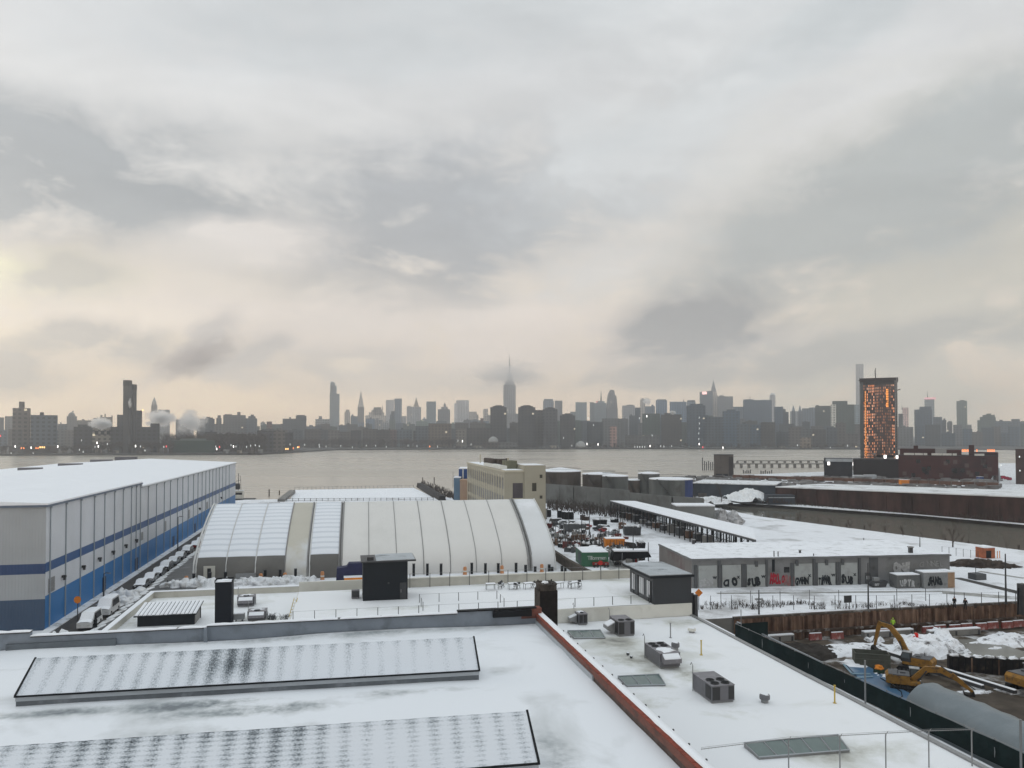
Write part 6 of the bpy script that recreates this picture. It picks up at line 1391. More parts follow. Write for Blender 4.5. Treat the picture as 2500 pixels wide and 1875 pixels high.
# ---------------------------------------------------------------- the yard
m_cgreen = M('container_green', (.018, .115, .055), .5, .15, .6, dirt=(.012, .05, .035), dirt_s=.5, dirt_a=.6); m_cteal = M('container_dark_teal', (.012, .035, .045), .5, .2, .6)
t_, w = container('dumpster_container', 'long green container with white lettering and a snowy top in the yard', 'container', 1421, 1486, 1384, GL, 2.9, 7.5, m_cgreen, math.radians(5), None)
t_.rotation_euler = (0, 0, math.radians(5))
text_mesh('Tillommen', 1.1, M('lettering_white', (.42, .48, .45), .6), t_, (w*.2, -.07, 1.45), offset=.012, name='lettering')
g = MB(); g.box(-.06, -.02, 1.5, 4.2, .3, 2.6); g.build('side_panel', m_cteal, t_)
container('orange_container', 'bright orange open-sided container with snow on its roof in the yard', 'container', 1479, 1526, 1342, GL, 2.5, 3, m_orange, math.radians(3))
yard = [('scrap_bin', 'large dark open scrap bin in the middle distance of the yard', 1451, 1284, 30, 14, m_black), ('scrap_bin', 'dark grey scrap bin with a heap in it, left part of the yard', 1380, 1300, 50, 20, m_gbdk),
        ('scrap_bin', 'charcoal scrap bin near the canopy shed, rightmost of the bins', 1526, 1308, 38, 22, m_darkmetal), ('parked_truck', 'low black flatbed with snow on it behind the orange container', 1404, 1332, 36, 8, m_black),
        ('red_machine', 'dark red machine at the left edge of the yard beside the tent hall', 1331, 1290, 16, 12, M('dark_red', (.09, .015, .015), .7, .3)), ('scrap_bin', 'black bin end standing upright right of the orange container', 1562, 1350, 12, 24, m_black)]
for nm_, lb_, px, yb, wp, hp, mt in yard:
    p = P(px, yb, GL); k_ = p.y/F; w_ = wp*k_; h_ = hp*k_; t_ = thing(nm_, lb_, nm_.replace('_', ' '), p, .05)
    g = MB(); g.extr([(0, 0, .15), (w_, 0, .15), (w_+.25, 0, h_), (-.25, 0, h_)], (0, 0, 0), (0, 2.3, 0)); g.build('body', mt, t_)
    g = MB()
    for q in range(5): g.box(w_*q/4-.08, w_*q/4+.08, -.1, 0, .15, h_-.1)
    g.build('ribs', mt, t_)
    g = MB()
    for q in range(5): g.blob((w_*(q+.5)/5, 1.1, h_-.15), (w_*.14, .9, .45), q+px, 9, 4, .6)
    g.build('load', m_snowrough, t_, smooth=True)
tire = None; 
for k, (px, py) in enumerate(((1377, 1267), (1383, 1268), (1389, 1267), (1395, 1268), (1340, 1262), (1366, 1264))):
    p = P(px, py, GL); t_ = thing('barrel', '%s dark barrel from the left in the far part of the yard' % ORD[k], 'barrel', p, 0, 'dark barrels in the far part of the yard')
    g = MB(); g.lathe([(.75, 0), (.8, .8), (.8, 1.6), (.7, 2.4)], 12); g.build('drum', m_black, t_); g = MB(); g.blob((0, 0, 2.35), (.65, .65, .25), k); g.build('snow_cover', m_snowclean, t_, smooth=True)
random.seed(31)
cl = [(1345, 1310, 2), (1362, 1318, 3), (1350, 1330, 3), (1372, 1330, 3), (1388, 1338, 3), (1396, 1322, 3), (1412, 1322, 2), (1425, 1318, 3), (1440, 1322, 3), (1432, 1336, 3), (1448, 1332, 3), (1462, 1336, 3), (1402, 1346, 3), (1470, 1330, 2), (1497, 1350, 3), (1510, 1352, 3), (1520, 1350, 2.5), (1490, 1358, 3), (1415, 1308, 2), (1540, 1376, 3), (1560, 1370, 2), (1508, 1374, 3), (1524, 1382, 3), (1362, 1296, 2), (1375, 1312, 2), (1475, 1318, 2), (1505, 1318, 1.5), (1430, 1270, 1.5), (1500, 1275, 1.5), (1515, 1290, 1.5)]
mts = [m_gbdk, m_rust, m_darkmetal, m_conc, m_brush, m_black, M('yard_red', (.14, .04, .035), .8, .3), M('yard_brown', (.08, .05, .035), .8, .3)]
for k, (px, py, s_) in enumerate(sorted(cl)):
    p = P(px, py, GL); t_ = thing('material_pile', '%s snow-topped pile of yard material from the left around the containers' % ORD[k], 'material pile', p, random.uniform(0, 3), 'piles of material in the yard')
    g = MB(); mt = mts[k % 8]
    for q in range(7):
        x, y = random.uniform(-s_*.6, s_*.6), random.uniform(-s_*.6, s_*.6); a = random.uniform(.3, .9); g.box(x-a, x+a, y-.3, y+.3, 0, random.uniform(.6, 1.9), random.uniform(0, 3))
    g.build('items', mt, t_)
    g = MB()
    for q in range(9): x, y = random.uniform(-s_*.6, s_*.6), random.uniform(-s_*.6, s_*.6); g.tube([(x, y, 0), (x+random.uniform(-.3, .3), y, random.uniform(1.5, 3.2))], .07, 4)
    g.build('upright_pipes', [m_darkmetal, m_galv][k % 2], t_)
    g = MB()
    for q in range(3): g.blob((random.uniform(-s_*.4, s_*.4), random.uniform(-s_*.4, s_*.4), .9), (.8, .6, .5), q+k, 8, 4, .5)
    g.build('snow_cover', m_snowrough, t_, smooth=True)
for k, (px, yb, yt) in enumerate(((1389, 1322, 1238), (1420, 1340, 1256), (1439, 1306, 1224), (1465, 1316, 1262), (1546, 1382, 1288), (1553, 1345, 1318), (1583, 1372, 1324))):
    street_lamp('%s tall thin pole from the left in the yard behind the tent hall' % ORD[k], px, yb, yt, group='thin poles in the yard', name='yard_pole')
t_ = round_sign('stop_disc', 'red disc on a short pole standing before the green container', 1466, 1406, 1374, .45, m_red, z=GL)
for px, lb_ in ((1449, 'left of two small red machines at the right foot of the green container'), (1474, 'right of two small red machines at the right foot of the green container')):
    t_ = place('red_trolley', lb_, 'trolley', px, 1386, GL, group='red machines by the green container'); g = MB(); g.box(0, 1.1, 0, .8, .4, 1.0); g.build('body', M('dull_red', (.22, .02, .018), .7), t_); g = MB(); g.box(.3, .7, -.02, 0, .6, .9); g.build('panel', m_conc, t_)
    for x in (.2, .9): g = MB(); g.tube([(x, -.05, .3), (x, .05, .3)], .3, 10); g.build('wheel', m_rubber, t_)
t_ = place('dark_boat_hull', 'snow-topped dark covered trailer right of the green container', 'trailer', 1494, 1384, GL, .05)
g = MB(); g.extr([(0, 0, 1.2), (8.2, 0, 1.9), (7.6, 0, 3.0), (.4, 0, 3.1)], (0, 0, 0), (0, 2.6, 0)); g.build('body', m_black, t_); g = MB(); g.box(.5, 7.5, .1, 2.5, 3.05, 3.35); g.build('snow_cover', m_snowclean, t_)
for x in (1, 6): g = MB(); g.tube([(x, -.02, .5), (x, .4, .5)], .5, 12); g.build('wheel', m_rubber, t_)
t_ = place('red_flag_cone', 'red and white folded warning flag standing near the lower right of the yard', 'flag', 1556, 1380, GL)
g = MB(); g.extr([(-.5, 0, .3), (.6, 0, .2), (-.2, 0, 3.0)], (0, 0, 0), (0, .15, 0)); g.build('cloth', m_red, t_); g = MB(); g.extr([(.0, -.02, .3), (.62, -.02, .25), (-.15, -.02, 2.8)], (0, 0, 0), (0, .01, 0)); g.build('white_half', m_white, t_); g = MB(); g.tube([(-.2, .1, 0), (-.2, .1, 3.3)], .04, 5); g.build('pole', m_darkmetal, t_)
t_ = place('concrete_block', 'low grey block building behind the flag at the end of the tent hall', 'hut', 1312, 1268, GL, GA)
g = MB(); g.box(0, 3.2, 0, 4, 0, 3.4); g.build('wall', m_conc, t_); g = MB(); g.box(-.1, 3.3, -.1, 4.1, 3.4, 3.6); g.build('roof', m_snowclean, t_)
# street wall between hall and yard
g = MB(); pts = [P(1350, 1362, GL), P(1385, 1386, GL), P(1430, 1412, GL), P(1480, 1432, GL)]
for a, c in zip(pts, pts[1:]):
    d_ = c-a; n_ = Vector((-d_.y, d_.x, 0)).normalized()*.35; g.prism([(a-n_).xy, (c-n_).xy, (c+n_).xy, (a+n_).xy], GL-.1, GL+1.8)
tag(g.build('retaining_wall', M('brown_brush_wall', (.075, .062, .052), .95, .5, 1.2, dirt=(.03, .027, .024), dirt_s=.6, dirt_a=.6)), 'brown overgrown wall sloping between the tent hall and the yard', 'wall')
random.seed(61)
yc = [(1352, 1276), (1361, 1279), (1372, 1282), (1402, 1283), (1414, 1286), (1426, 1290), (1468, 1296), (1482, 1300), (1495, 1304), (1357, 1301), (1366, 1306), (1447, 1348), (1458, 1352), (1536, 1336), (1548, 1341), (1569, 1388), (1580, 1392)]
for k, (px, py) in enumerate(sorted(yc)):
    q = dup([csil, cdark, csuv, cred][k % 4], P(px, py, GL), random.uniform(0, 6.2), '%s small snow-dusted vehicle from the left in the yard beyond the tent hall' % ORD[k]); q['group'] = 'vehicles scattered in the yard'
for k, px in enumerate(sorted(random.uniform(1340, 1560) for _ in range(26))):
    py = 1275+(px-1340)*.16+random.uniform(0, 60); p = P(px, py, GL); t_ = thing('pallet_load', '%s low pallet load from the left scattered over the yard snow' % ORD[k], 'pallet', p, random.uniform(0, 3), 'pallet loads scattered in the yard')
    a = random.uniform(.5, 1.1); hh = random.uniform(.4, 1.5); g = MB(); g.box(-a, a, -a*.8, a*.8, .12, hh); g.build('load', mts[k % 8], t_); g = MB(); g.box(-a, a, -a*.8, a*.8, 0, .1); g.build('pallet', m_twig, t_)
    if k % 2: g = MB(); g.box(-a*.9, a*.9, -a*.7, a*.7, hh, hh+.12); g.build('snow_cover', m_snowrough, t_)
# flag
p = P(1324, 1275, GL); ht = PD(1324, 1205, p.y).z-GL
t_ = thing('flag', 'striped flag with a dark blue corner flying beyond the tent hall end', 'flag', p)
g = MB(); g.tube([(0, 0, 0), (0, 0, ht)], .09, 6); g.build('pole', m_darkmetal, t_)
g = MB(); m_fr = M('flag_red', (.42, .10, .10), .8, .1); m_fw = M('flag_white', (.48, .42, .40), .8); m_fn = M('flag_navy', (.015, .02, .05), .8)
nx = 10
for s_ in range(13):
    for i in range(nx):
        f = [i/nx, (i+1)/nx]; n0 = len(g.v)
        for (ff, zz) in ((f[0], s_), (f[1], s_), (f[1], s_+1), (f[0], s_+1)):
            g.v.append((-3.6*ff, .25*math.sin(ff*7), ht-.3-zz*.17+1.1*ff*ff-.2*ff))
        g.f.append((n0, n0+1, n0+2, n0+3)); g.m.append(2 if (ff > 0.62 and s_ < 7) else s_ % 2)
g.build('cloth', [m_fr, m_fw, m_fn], t_)
# ---------------------------------------------------------------- beige factory building
BF = Vector(((1232-1250)/F*222, 222, GL)); bf = thing('factory_building', 'cream-coloured four-storey factory with rows of narrow windows and a taller right-hand block', 'building', BF, GA)
m_cream = M('cream_stucco', (.33, .31, .25), .8, .07, .12, dirt=(.24, .22, .17), dirt_s=.12, dirt_a=.5); m_pil = M('pilaster_cream', (.44, .41, .33), .8, .05)
BH = 16.2
g = MB(); g.box(0, 5.8, 0, 70, 0, BH); g.build('wall', m_cream, bf)
g = MB(); g.box(5.802, 12.2, -.4, 11, 0, BH+1.9); g.build('tower_block', m_cream, bf)
g = MB(); g.box(-.2, 5.8, -.2, 70, BH, BH+.5); g.build('parapet', m_pil, bf)
g = MB(); g.box(.3, 5.6, .3, 69.5, BH+.502, BH+.6); g.build('roof_snow', m_snowclean, bf)
g = MB(); g.box(6, 12, -.2, 10.8, BH+1.9, BH+2.05); g.build('roof_snow', m_snowclean, bf)
m_fwin = M('factory_window', (.022, .020, .012), .3, .5, .3)
g = MB(); g.box(-.03, -.002, 0, 2.1, 0, 3.3); w0 = g.build('window', m_fwin, bf); w0.location = (0, 2.0, 2)
cnt = 0
for row, z in enumerate((1.4, 5.9, 11.2)):
    for k in range(17):
        if row == 0 and k == 0: w0.location = (0, 1.6, z); continue
        c = w0.copy(); S.collection.objects.link(c); c.parent = bf; c.location = (0, 1.6+k*4.0, z)
for k in range(18):
    g = MB(); g.box(-.1, -.002, .25+k*4.0, 1.1+k*4.0, 0, BH-1.0); g.build('pilaster', m_pil, bf)
for x0, x1, z0, z1 in ((2.4, 5.4, 8.6, 13.0),): g = MB(); g.box(x0, x1, -.05, -.002, z0, z1); w_ = g.build('large_window', M('office_window', (.05, .045, .055), .2, .3, .4), bf); g = MB(); g.box(x0-.15, x1+.15, -.12, -.05, z0-.25, z0); g.build('sill', m_pil, w_)
for x0, x1, z0, z1 in ((8.1, 9.4, 10.6, 13.0), (8.1, 9.4, 4.2, 6.6), (10.4, 11.2, 14.4, 15.4), (10.4, 11.2, 8.4, 9.3), (10.4, 11.2, 2.5, 3.4)):
    g = MB(); g.box(x0, x1, -.45, -.402, z0, z1); g.build('window', m_fwin, bf)
for k, (y, h, w_) in enumerate(((22, 2.4, 2.0), (16, 2.2, .5), (12.5, 3.0, .5), (10.8, 3.2, .3), (8.5, 2.4, 2.0), (60, 3, .3))):
    g = MB(); g.box(3.2-(w_ > 1), 3.2+w_*1.2, y, y+w_*3, BH+.6, BH+.6+h); g.build('roof_plant', [m_brush, m_pil][k % 2] if k != 4 else M('olive_plant', (.14, .14, .10), .8), bf)
g = MB(); g.box(1.0, 3.0, 24, 40, BH+.6, BH+3.0); g.build('penthouse', m_brush, bf); g = MB(); g.box(-.04, 2.0, 6, 34, BH+.6, BH+1.6); g.build('roof_screen', m_white, bf)
def flatblock(name, label, cat, px0, px1, yb, yt, D, mat, roof=None, dep=8, z=GL, rot=0, group=None, parts=()):
    p = PD(px0, yb, D); q = PD(px1, yb, D)
    if D > 400: rot = -math.atan((px0+px1-2500)/2/F)
    w = (q.x-p.x)/max(.2, math.cos(rot)+math.sin(-rot)*(px1-1250)/F); h = PD(px0, yt, D).z-z
    t_ = thing(name, label, cat, (p.x, D, z), rot, group); g = MB(); g.box(0, w, 0, dep, -1 if z < 3 else 0, h); g.build('wall', mat, t_)
    g = MB(); g.box(-.1, w+.1, -.1, dep+.1, h, h+.35); g.build('roof', roof or m_snowclean, t_)
    return t_, w, h
m_blu2 = M('bright_blue_paint', (.02, .06, .20), .6, .15); m_lblu = M('light_blue_paint', (.11, .19, .28), .6, .1); m_peach = M('peach_stucco', (.42, .29, .21), .8, .06); m_redb = M('red_block', (.27, .10, .07), .8, .1)
t_, w, h = flatblock('harbour_building', 'dark blue clad block with a white band and snowy roof left of the cream factory', 'building', 1120, 1140, 1200, 1145, 300, m_blu2, dep=12)
g = MB(); g.box(w*.45, w*.58, -.06, -.002, h*.3, h); g.build('white_band', m_white, t_)
flatblock('harbour_building', 'low light blue block at the foot of the dark blue block by the river', 'building', 1108, 1124, 1190, 1167, 296, m_lblu, dep=8)
flatblock('harbour_building', 'peach-coloured block directly left of the cream factory', 'building', 1123, 1146, 1200, 1174, 292, m_peach, m_peach, dep=8)
flatblock('harbour_building', 'brick-red block squeezed between the dark blue block and the cream factory', 'building', 1137, 1147, 1190, 1151, 304, m_redb, dep=8)
street_lamp('slim pole left of the blue harbour blocks', 1106, 1190, 1152)
g = MB(); random.seed(77)
# ---------------------------------------------------------------- tank farm
m_tank = M('rusted_tank_steel', (.085, .072, .062), .8, .35, .25, stretch=(1, 1, .12), dirt=(.13, .125, .12), dirt_s=.2, dirt_a=.6)
m_tank2 = M('grey_tank_steel', (.10, .105, .10), .75, .3, .25, stretch=(1, 1, .12), dirt=(.05, .042, .036), dirt_s=.2, dirt_a=.6)
m_tblue = M('blue_tank_steel', (.03, .045, .12), .7, .4, .4, stretch=(1, 1, .12))
def tank(label, pxc, rp, yrim, D, mat, peak=1.8, blue=False, z=GL):
    c = PD(pxc, yrim, D); r_ = rp*D/F; h = c.z-z; peak *= .6
    t_ = thing('storage_tank', label, 'tank', (c.x, D, z), 0, 'storage tanks in the tank farm')
    g = MB(); n = 40
    for i in range(n):
        a0, a1 = 2*math.pi*i/n, 2*math.pi*(i+1)/n; g.mi = 1 if (blue and -1.2 < (a0+math.pi) % (2*math.pi)-math.pi < -.25) else 0
        g.add([(r_*math.cos(a0), r_*math.sin(a0), 0), (r_*math.cos(a1), r_*math.sin(a1), 0), (r_*math.cos(a1), r_*math.sin(a1), h), (r_*math.cos(a0), r_*math.sin(a0), h)], [(0, 1, 2, 3)])
    g.build('shell', [mat, m_tblue], t_)
    g = MB(); g.lathe([(r_+.12, h-.25), (r_+.12, h+.02), (r_*.6, h+peak*.55), (r_*.1, h+peak)], 32); g.build('roof', m_snowclean, t_)
    g = MB(); g.tube([(r_*math.cos(math.pi*i/16), r_*math.sin(math.pi*i/16), h+1.0) for i in range(33)], .06, 4)
    g.build('railing', m_darkmetal, t_)
    g = MB()
    for i in range(20):
        a = -2.4+i*.06; zz = h*(1-i/20); g.box((r_+.5)*math.cos(a)-.35, (r_+.5)*math.cos(a)+.35, (r_+.5)*math.sin(a)-.35, (r_+.5)*math.sin(a)+.35, zz-.15, zz)
    g.build('stair', m_darkmetal, t_)
    return t_
tank('leftmost storage tank with a peaked snowy roof beside the cream factory', 1368, 50, 1149, 322, m_tank, 2.2)
tank('second storage tank from the left with a flat snowy roof', 1462, 40, 1156, 312, m_tank, 1.0)
tank('third storage tank from the left, slightly lower, right of the second', 1502, 31, 1161, 300, m_tank2, 1.0)
tank('small far storage tank seen behind the blue-sided tank', 1584, 26, 1155, 345, m_tank2, 1.2)
tank('widest storage tank with a faded blue flank, rightmost of the tank farm', 1638, 52, 1168, 285, m_tank2, 1.0, blue=True)
tank('low distant tank with a white roof in the gap between the tanks', 1546, 18, 1171, 345, m_tank, .6)
def bwall(label, pts, h, mat, z=GL, name='containment_wall'):
    o = thing(name, label, 'wall', pts[0]); g = MB(); rel = [p-pts[0] for p in pts]
    for a, c in zip(rel, rel[1:]):
        d_ = c-a; n_ = Vector((-d_.y, d_.x, 0)).normalized()*.3; g.prism([(a-n_).xy, (c-n_).xy, (c+n_).xy, (a+n_).xy], 0, h)
    g.build('wall', mat, o)
    tot = MB()
    for a, c in zip(rel, rel[1:]):
        n = max(1, int((c-a).length/6))
        for k in range(n+1): q = a.lerp(c, k/n); tot.box(q.x-.15, q.x+.15, q.y-.55, q.y-.3, 0, h-.3)
    tot.build('buttresses', mat, o); return o
m_cw = M('weathered_concrete', (.16, .165, .16), .85, .15, .15, stretch=(1, 1, .3), dirt=(.08, .075, .07), dirt_s=.1, dirt_a=.6)
bwall('tall weathered concrete wall in front of the left storage tanks', [Vector(((1332-1250)/F*303, 303, GL)), Vector(((1400-1250)/F*292, 292, GL)), Vector(((1535-1250)/F*268, 268, GL))], 7.7, m_cw)
bwall('pale weathered concrete wall in front of the blue-sided tank', [Vector(((1536-1250)/F*266, 266, GL)), Vector(((1640-1250)/F*250, 250, GL)), Vector(((1716-1250)/F*243, 243, GL))], 7.0, m_cw)
flatblock('small_warehouse', 'small grey shed with a rounded snowy roof behind the canopy shed', 'shed', 1652, 1745, 1272, 1236, 226, m_cw, dep=7)
g = MB(); random.seed(2)
for k in range(18): p = P(1768+random.uniform(-26, 26), 1276+random.uniform(-4, 5), GL); g.blob((p.x, p.y, GL), (2.2, 2.0, random.uniform(1.2, 3.6)), k, 10, 5, .5)
tag(g.build('covered_heap', M('snow_on_rubble', (.42, .42, .43), .9, .5, .6, bump=.8, bscale=2, dirt=(.10, .09, .085), dirt_s=.5, dirt_a=.8), smooth=True), 'round heap of rubble half covered in snow beyond the end of the canopy shed', 'heap')
# trees
def bare_tree(label, loc, h, seed, group, spread=.5, mat=None, name='bare_tree', lvl=4):
    random.seed(seed); t_ = thing(name, label, 'tree', loc, 0, group); tr_ = MB(); cr_ = MB()
    def grow(p, d, L, r_, lev):
        q = p+d*L*.5+Vector((random.uniform(-1, 1), random.uniform(-1, 1), 0))*L*.05; e = p+d*L
        (tr_ if lev == 0 else cr_).tube([p, q, e], [r_, r_*.85, r_*.65], 5 if lev < 2 else 3, False)
        if lev >= lvl: return
        for k in range(3 if lev else 4):
            a = random.uniform(0, 6.28); s = random.uniform(.35, 1.0)*spread*1.7
            nd_ = (d+Vector((math.cos(a)*s, math.sin(a)*s, random.uniform(-.05, .35)))).normalized(); st = p+d*L*random.uniform(.5, 1.0)
            grow(st, nd_, L*random.uniform(.5, .78), r_*.5, lev+1)
    grow(Vector((0, 0, 0)), Vector((random.uniform(-.06, .06), 0, 1)).normalized(), h*.42, h*.02, 0)
    tr_.build('trunk', mat or m_twig, t_); cr_.build('crown', mat or m_twig, t_); return t_
bare_tree('bare tree with a wide crown among snow piles at the end of the far bank', P(1762, 1228, 2.4), 9, 3, None)
bare_tree('bare leaning twiggy tree on the creek bank, tallest near the middle of the bank', P(2326, 1346, GL-1), 9.5, 5, 'bare trees on the near creek bank', .6)
for k, px in enumerate((1500, 1520, 1560, 1412, 1440, 1400)):
    bare_tree('%s low bare tree in the brown scrub before the tank farm wall' % ORD[k], P(px, 1256, GL), 5+k % 3, 40+k, 'bare trees before the tank farm wall', .6, lvl=4)
random.seed(99)
n_ = 0
for k in range(24):
    f_ = k/23; a = W3(134.5, 231); c = W3(155, 150); e_ = W3(184, 104); p = a.lerp(c, f_*1.6) if f_ < .62 else c.lerp(e_, (f_-.62)/.38)
    bare_tree('%s small bare tree from the left along the near creek bank' % ORD[n_], (p.x+random.uniform(-1, 1), p.y+random.uniform(-2, 1), GL-.8), random.uniform(2.6, 5.2), 200+k, 'bare trees on the near creek bank', .5, lvl=3); n_ += 1
for k in range(22):
    f_ = (k+.5)/22; a = W3(134.5, 231); c = W3(155, 150); e_ = W3(184, 104); p = a.lerp(c, f_*1.6) if f_ < .62 else c.lerp(e_, (f_-.62)/.38)
    g = MB(); g.tube([(0, 0, -1), (0, 0, random.uniform(1.2, 2.6))], .2, 6); o = g.build('bank_pile', m_twig, loc=(p.x+.8, p.y+.3, 1.6)); tag(o, '%s weathered timber pile from the left along the near creek bank' % ORD[k], 'pile', 'timber piles along the near creek bank')
g = MB()
for k in range(700):
    px = random.uniform(1335, 1600); py = 1232+(px-1335)*.11+random.uniform(-2, 14); p = P(px, py, GL); hh = random.uniform(1, 3.2)
    g.tube([(p.x, p.y, GL), (p.x+random.uniform(-.5, .5), p.y, GL+hh*.6), (p.x+random.uniform(-1, 1), p.y+random.uniform(-.4, .4), GL+hh)], [.14, .1, .04], 3, False)
tag(g.build('scrub', m_brush), 'brown leafless scrub along the foot of the tank farm wall', 'scrub', kind='stuff')
g = MB()
for k in range(420):
    px = random.uniform(1028, 1150); py = 1195+(px-1060)*.36+random.uniform(-7, 8); p = P(px, py, GL); hh = random.uniform(.6, 2.2)
    g.tube([(p.x, p.y, GL-.3), (p.x+random.uniform(-.8, .8), p.y, GL+hh)], [.22, .06], 3, False)
tag(g.build('scrub', m_brush), 'brown scrub on the waterfront between the pier and the cream factory', 'scrub', kind='stuff')
# ---------------------------------------------------------------- far bank of the creek
m_bshed = M('dark_brown_shed', (.050, .028, .024), .9, .55, .3, stretch=(1, 1, .2), dirt=(.025, .018, .016), dirt_s=.08, dirt_a=.7)
m_gshed = M('slate_grey_shed', (.05, .058, .07), .8, .2, .2, dirt=(.03, .03, .033), dirt_s=.15, dirt_a=.5)
def shed(label, p0, p1, yt0, D0, D1, dep, mat, roofmat=None, name='riverside_shed', z=2.4, h1=None):
    a = Vector(((p0-1250)/F*D0, D0, z)); c = Vector(((p1-1250)/F*D1, D1, z)); h = PD(p0, yt0, D0).z-z; d_ = c-a; n_ = Vector((-d_.y, d_.x, 0)).normalized()
    if n_.y < 0: n_ = -n_
    t_ = thing(name, label, 'shed', a); h1 = h1 or h; g = MB(); g.prism([(0, 0), d_.xy, (d_+n_*dep).xy, (n_*dep).xy], 0, [h, h1, h1, h]); g.build('wall', mat, t_)
    g = MB(); g.prism([(-n_*.3).xy, (d_-n_*.3).xy, (d_+n_*dep).xy, (n_*dep).xy], [h, h1, h1, h], [h+.4, h1+.4, h1+.4, h+.4]); g.build('roof', roofmat or m_snowrough, t_)
    N_ = int(d_.length/9)
    for k in range(N_): q = d_*(k/N_); g = MB(); g.box(q.x-.18, q.x+.18, q.y-.3, q.y+.1, 0, h-.2); g.build('wall_post', mat, t_)
    return t_, h
m_rsd = M('shed_roof_snow', (.70, .72, .74), .85, .08, .1, dirt=(.12, .11, .10), dirt_s=.10, dirt_a=.6)
t_, h = shed('long dark brown shed wall with a snowy roof along the far bank of the creek', 1893, 2515, 1190, 328, 248, 34, m_bshed, m_rsd, z=1.2, h1=8.4)
lm_white = M('floodlight_lens', (.8, .8, .8), .5, .02, emit=(1, .95, .9), es=3)
lm_cool = M('lamp_cool', (.8, .8, .8), .5, .02, emit=(.95, 1, 1), es=.9)
lm_warm = M('lamp_warm', (.8, .6, .3), .5, .02, emit=(1, .55, .18), es=2.6)
lm_red = M('lamp_red', (.8, .1, .1), .5, .02, emit=(1, .06, .08), es=1.5)
lm_or = M('lamp_orange', (.8, .3, .1), .5, .02, emit=(1, .25, .06), es=1.8)
def glow(label, px, py, D, w, h, mat, cat='lamp', name='lamp', group=None, bracket=True):
    p = PD(px, py, D); t_ = thing(name, label, cat, p, 0, group); g = MB(); g.box(-w/2, w/2, -w*.3, w*.3, -h/2, h/2); g.build('lens', mat, t_)
    if bracket: g = MB(); g.box(-w*.6, w*.6, w*.3, w*.5, -h*.6, h*.6); g.build('housing', m_darkmetal, t_)
    return t_
glow('bright white floodlight on the dark brown shed wall across the creek', 2174.5, 1219, 288, .75, 1.1, lm_white)
shed('slate-grey shed with a snowy roof at the left end of the far creek bank', 1690, 1893, 1180, 346, 331, 26, m_gshed, None)
t_, w, h = flatblock('site_cabin', 'dark grey cabin with a pale horizontal stripe on the far creek bank', 'cabin', 1875, 1941, 1228, 1211, 316, m_gshed, m_gshed, dep=5, z=2.4)
g = MB(); g.box(.2, w-.2, -.06, -.002, h-.8, h-.45); g.build('pale_stripe', m_graylt, t_)
g = MB(); g.tube([P(1842, 1200, 2.4)-P(1842, 1200, 2.4), Vector((0, 0, .1))], .1, 4)
heap('snow_pile', 'large white snow heap at the left end of the far creek bank', 1822, 1216, 9.5, 13, 4.2, 2.4, M('far_snow', (.74, .76, .78), .85, .06, .2, dirt=(.16, .14, .12), dirt_s=.1, dirt_a=.4), 8)
heap('snow_pile', 'lower snow heap left of the bare tree on the far bank', 1742, 1224, 5, 9, 2.2, 2.4, m_snowrough, 9)
g = MB(); random.seed(6)
for k in range(300):
    f_ = random.random(); a = Vector(((1860-1250)/F*318, 318, 2.3)); c = Vector(((2515-1250)/F*243, 243, 2.3)); p = a.lerp(c, f_); hh = random.uniform(.5, 2.2)*(.4+.8*noise.noise(p*.1)+.5)
    p += Vector((random.uniform(-1, 1), random.uniform(-2, 2), 0)); g.tube([(p.x, p.y, 2.2), (p.x+random.uniform(-.6, .6), p.y, 2.3+hh)], [.18, .05], 3, False)
tag(g.build('scrub', m_brush), 'ragged brown scrub in front of the brown shed on the far creek bank', 'scrub', kind='stuff')
g = MB()
for k in range(1200):
    px = random.uniform(1600, 2440); D = random.uniform(340, 500); py = HY+27.6*F/D; p = PD(px, py, D); s_ = random.uniform(.4, 1.6)
    g.box(p.x-s_*1.6, p.x+s_*1.6, p.y-s_, p.y+s_, 2.2, 2.4+s_*random.uniform(.5, 1.2))
tag(g.build('yard_clutter', [M('clutter_brown', (.07, .05, .04), .9, .5, .05, c2=(.3, .3, .3))]), 'dense low clutter of the industrial yards beyond the creek', 'clutter', kind='stuff')
for k, (px0, px1, py, mt, lb_) in enumerate(((2200, 2222, 1180, m_orange, 'orange freight container on the yard before the red brick works'), (1820, 1842, 1166, m_graylt, 'pale freight container near the concrete tower across the creek'), (2085, 2108, 1168, m_graylt, 'white freight container left of the orange one, across the creek'), (2112, 2140, 1167, m_graylt, 'white freight container immediately right of another, left of the orange one'), (1985, 2012, 1170, M('rust_cont', (.12, .07, .04), .8), 'rust-brown freight container near the dark low building'), (2390, 2402, 1172, m_blu2, 'small blue container under a white canopy at the right end of the brick works'))):
    container('freight_container', lb_, 'container', px0, px1, py+4, 2.4, 2.8, 2.6, mt, 0, group=None, doors=False)
g = MB(); A_, B_ = PD(1790, 1168, 480), PD(2440, 1182, 400); A_.z = B_.z = 2.4
t_ = thing('freight_train', 'long low rusty-brown line of rail wagons across the yards beyond the creek', 'train', A_); d_ = B_-A_
for k in range(26):
    a = d_*(k/26); c = d_*((k+.93)/26); g = MB(); n_ = Vector((-d_.y, d_.x, 0)).normalized()*1.4; g.prism([(a-n_).xy, (c-n_).xy, (c+n_).xy, (a+n_).xy], .8, 2.6); g.build('wagon', M('wagon_rust', (.12, .065, .045), .9, .3, .2) if k == 0 else bpy.data.materials['wagon_rust'], t_)
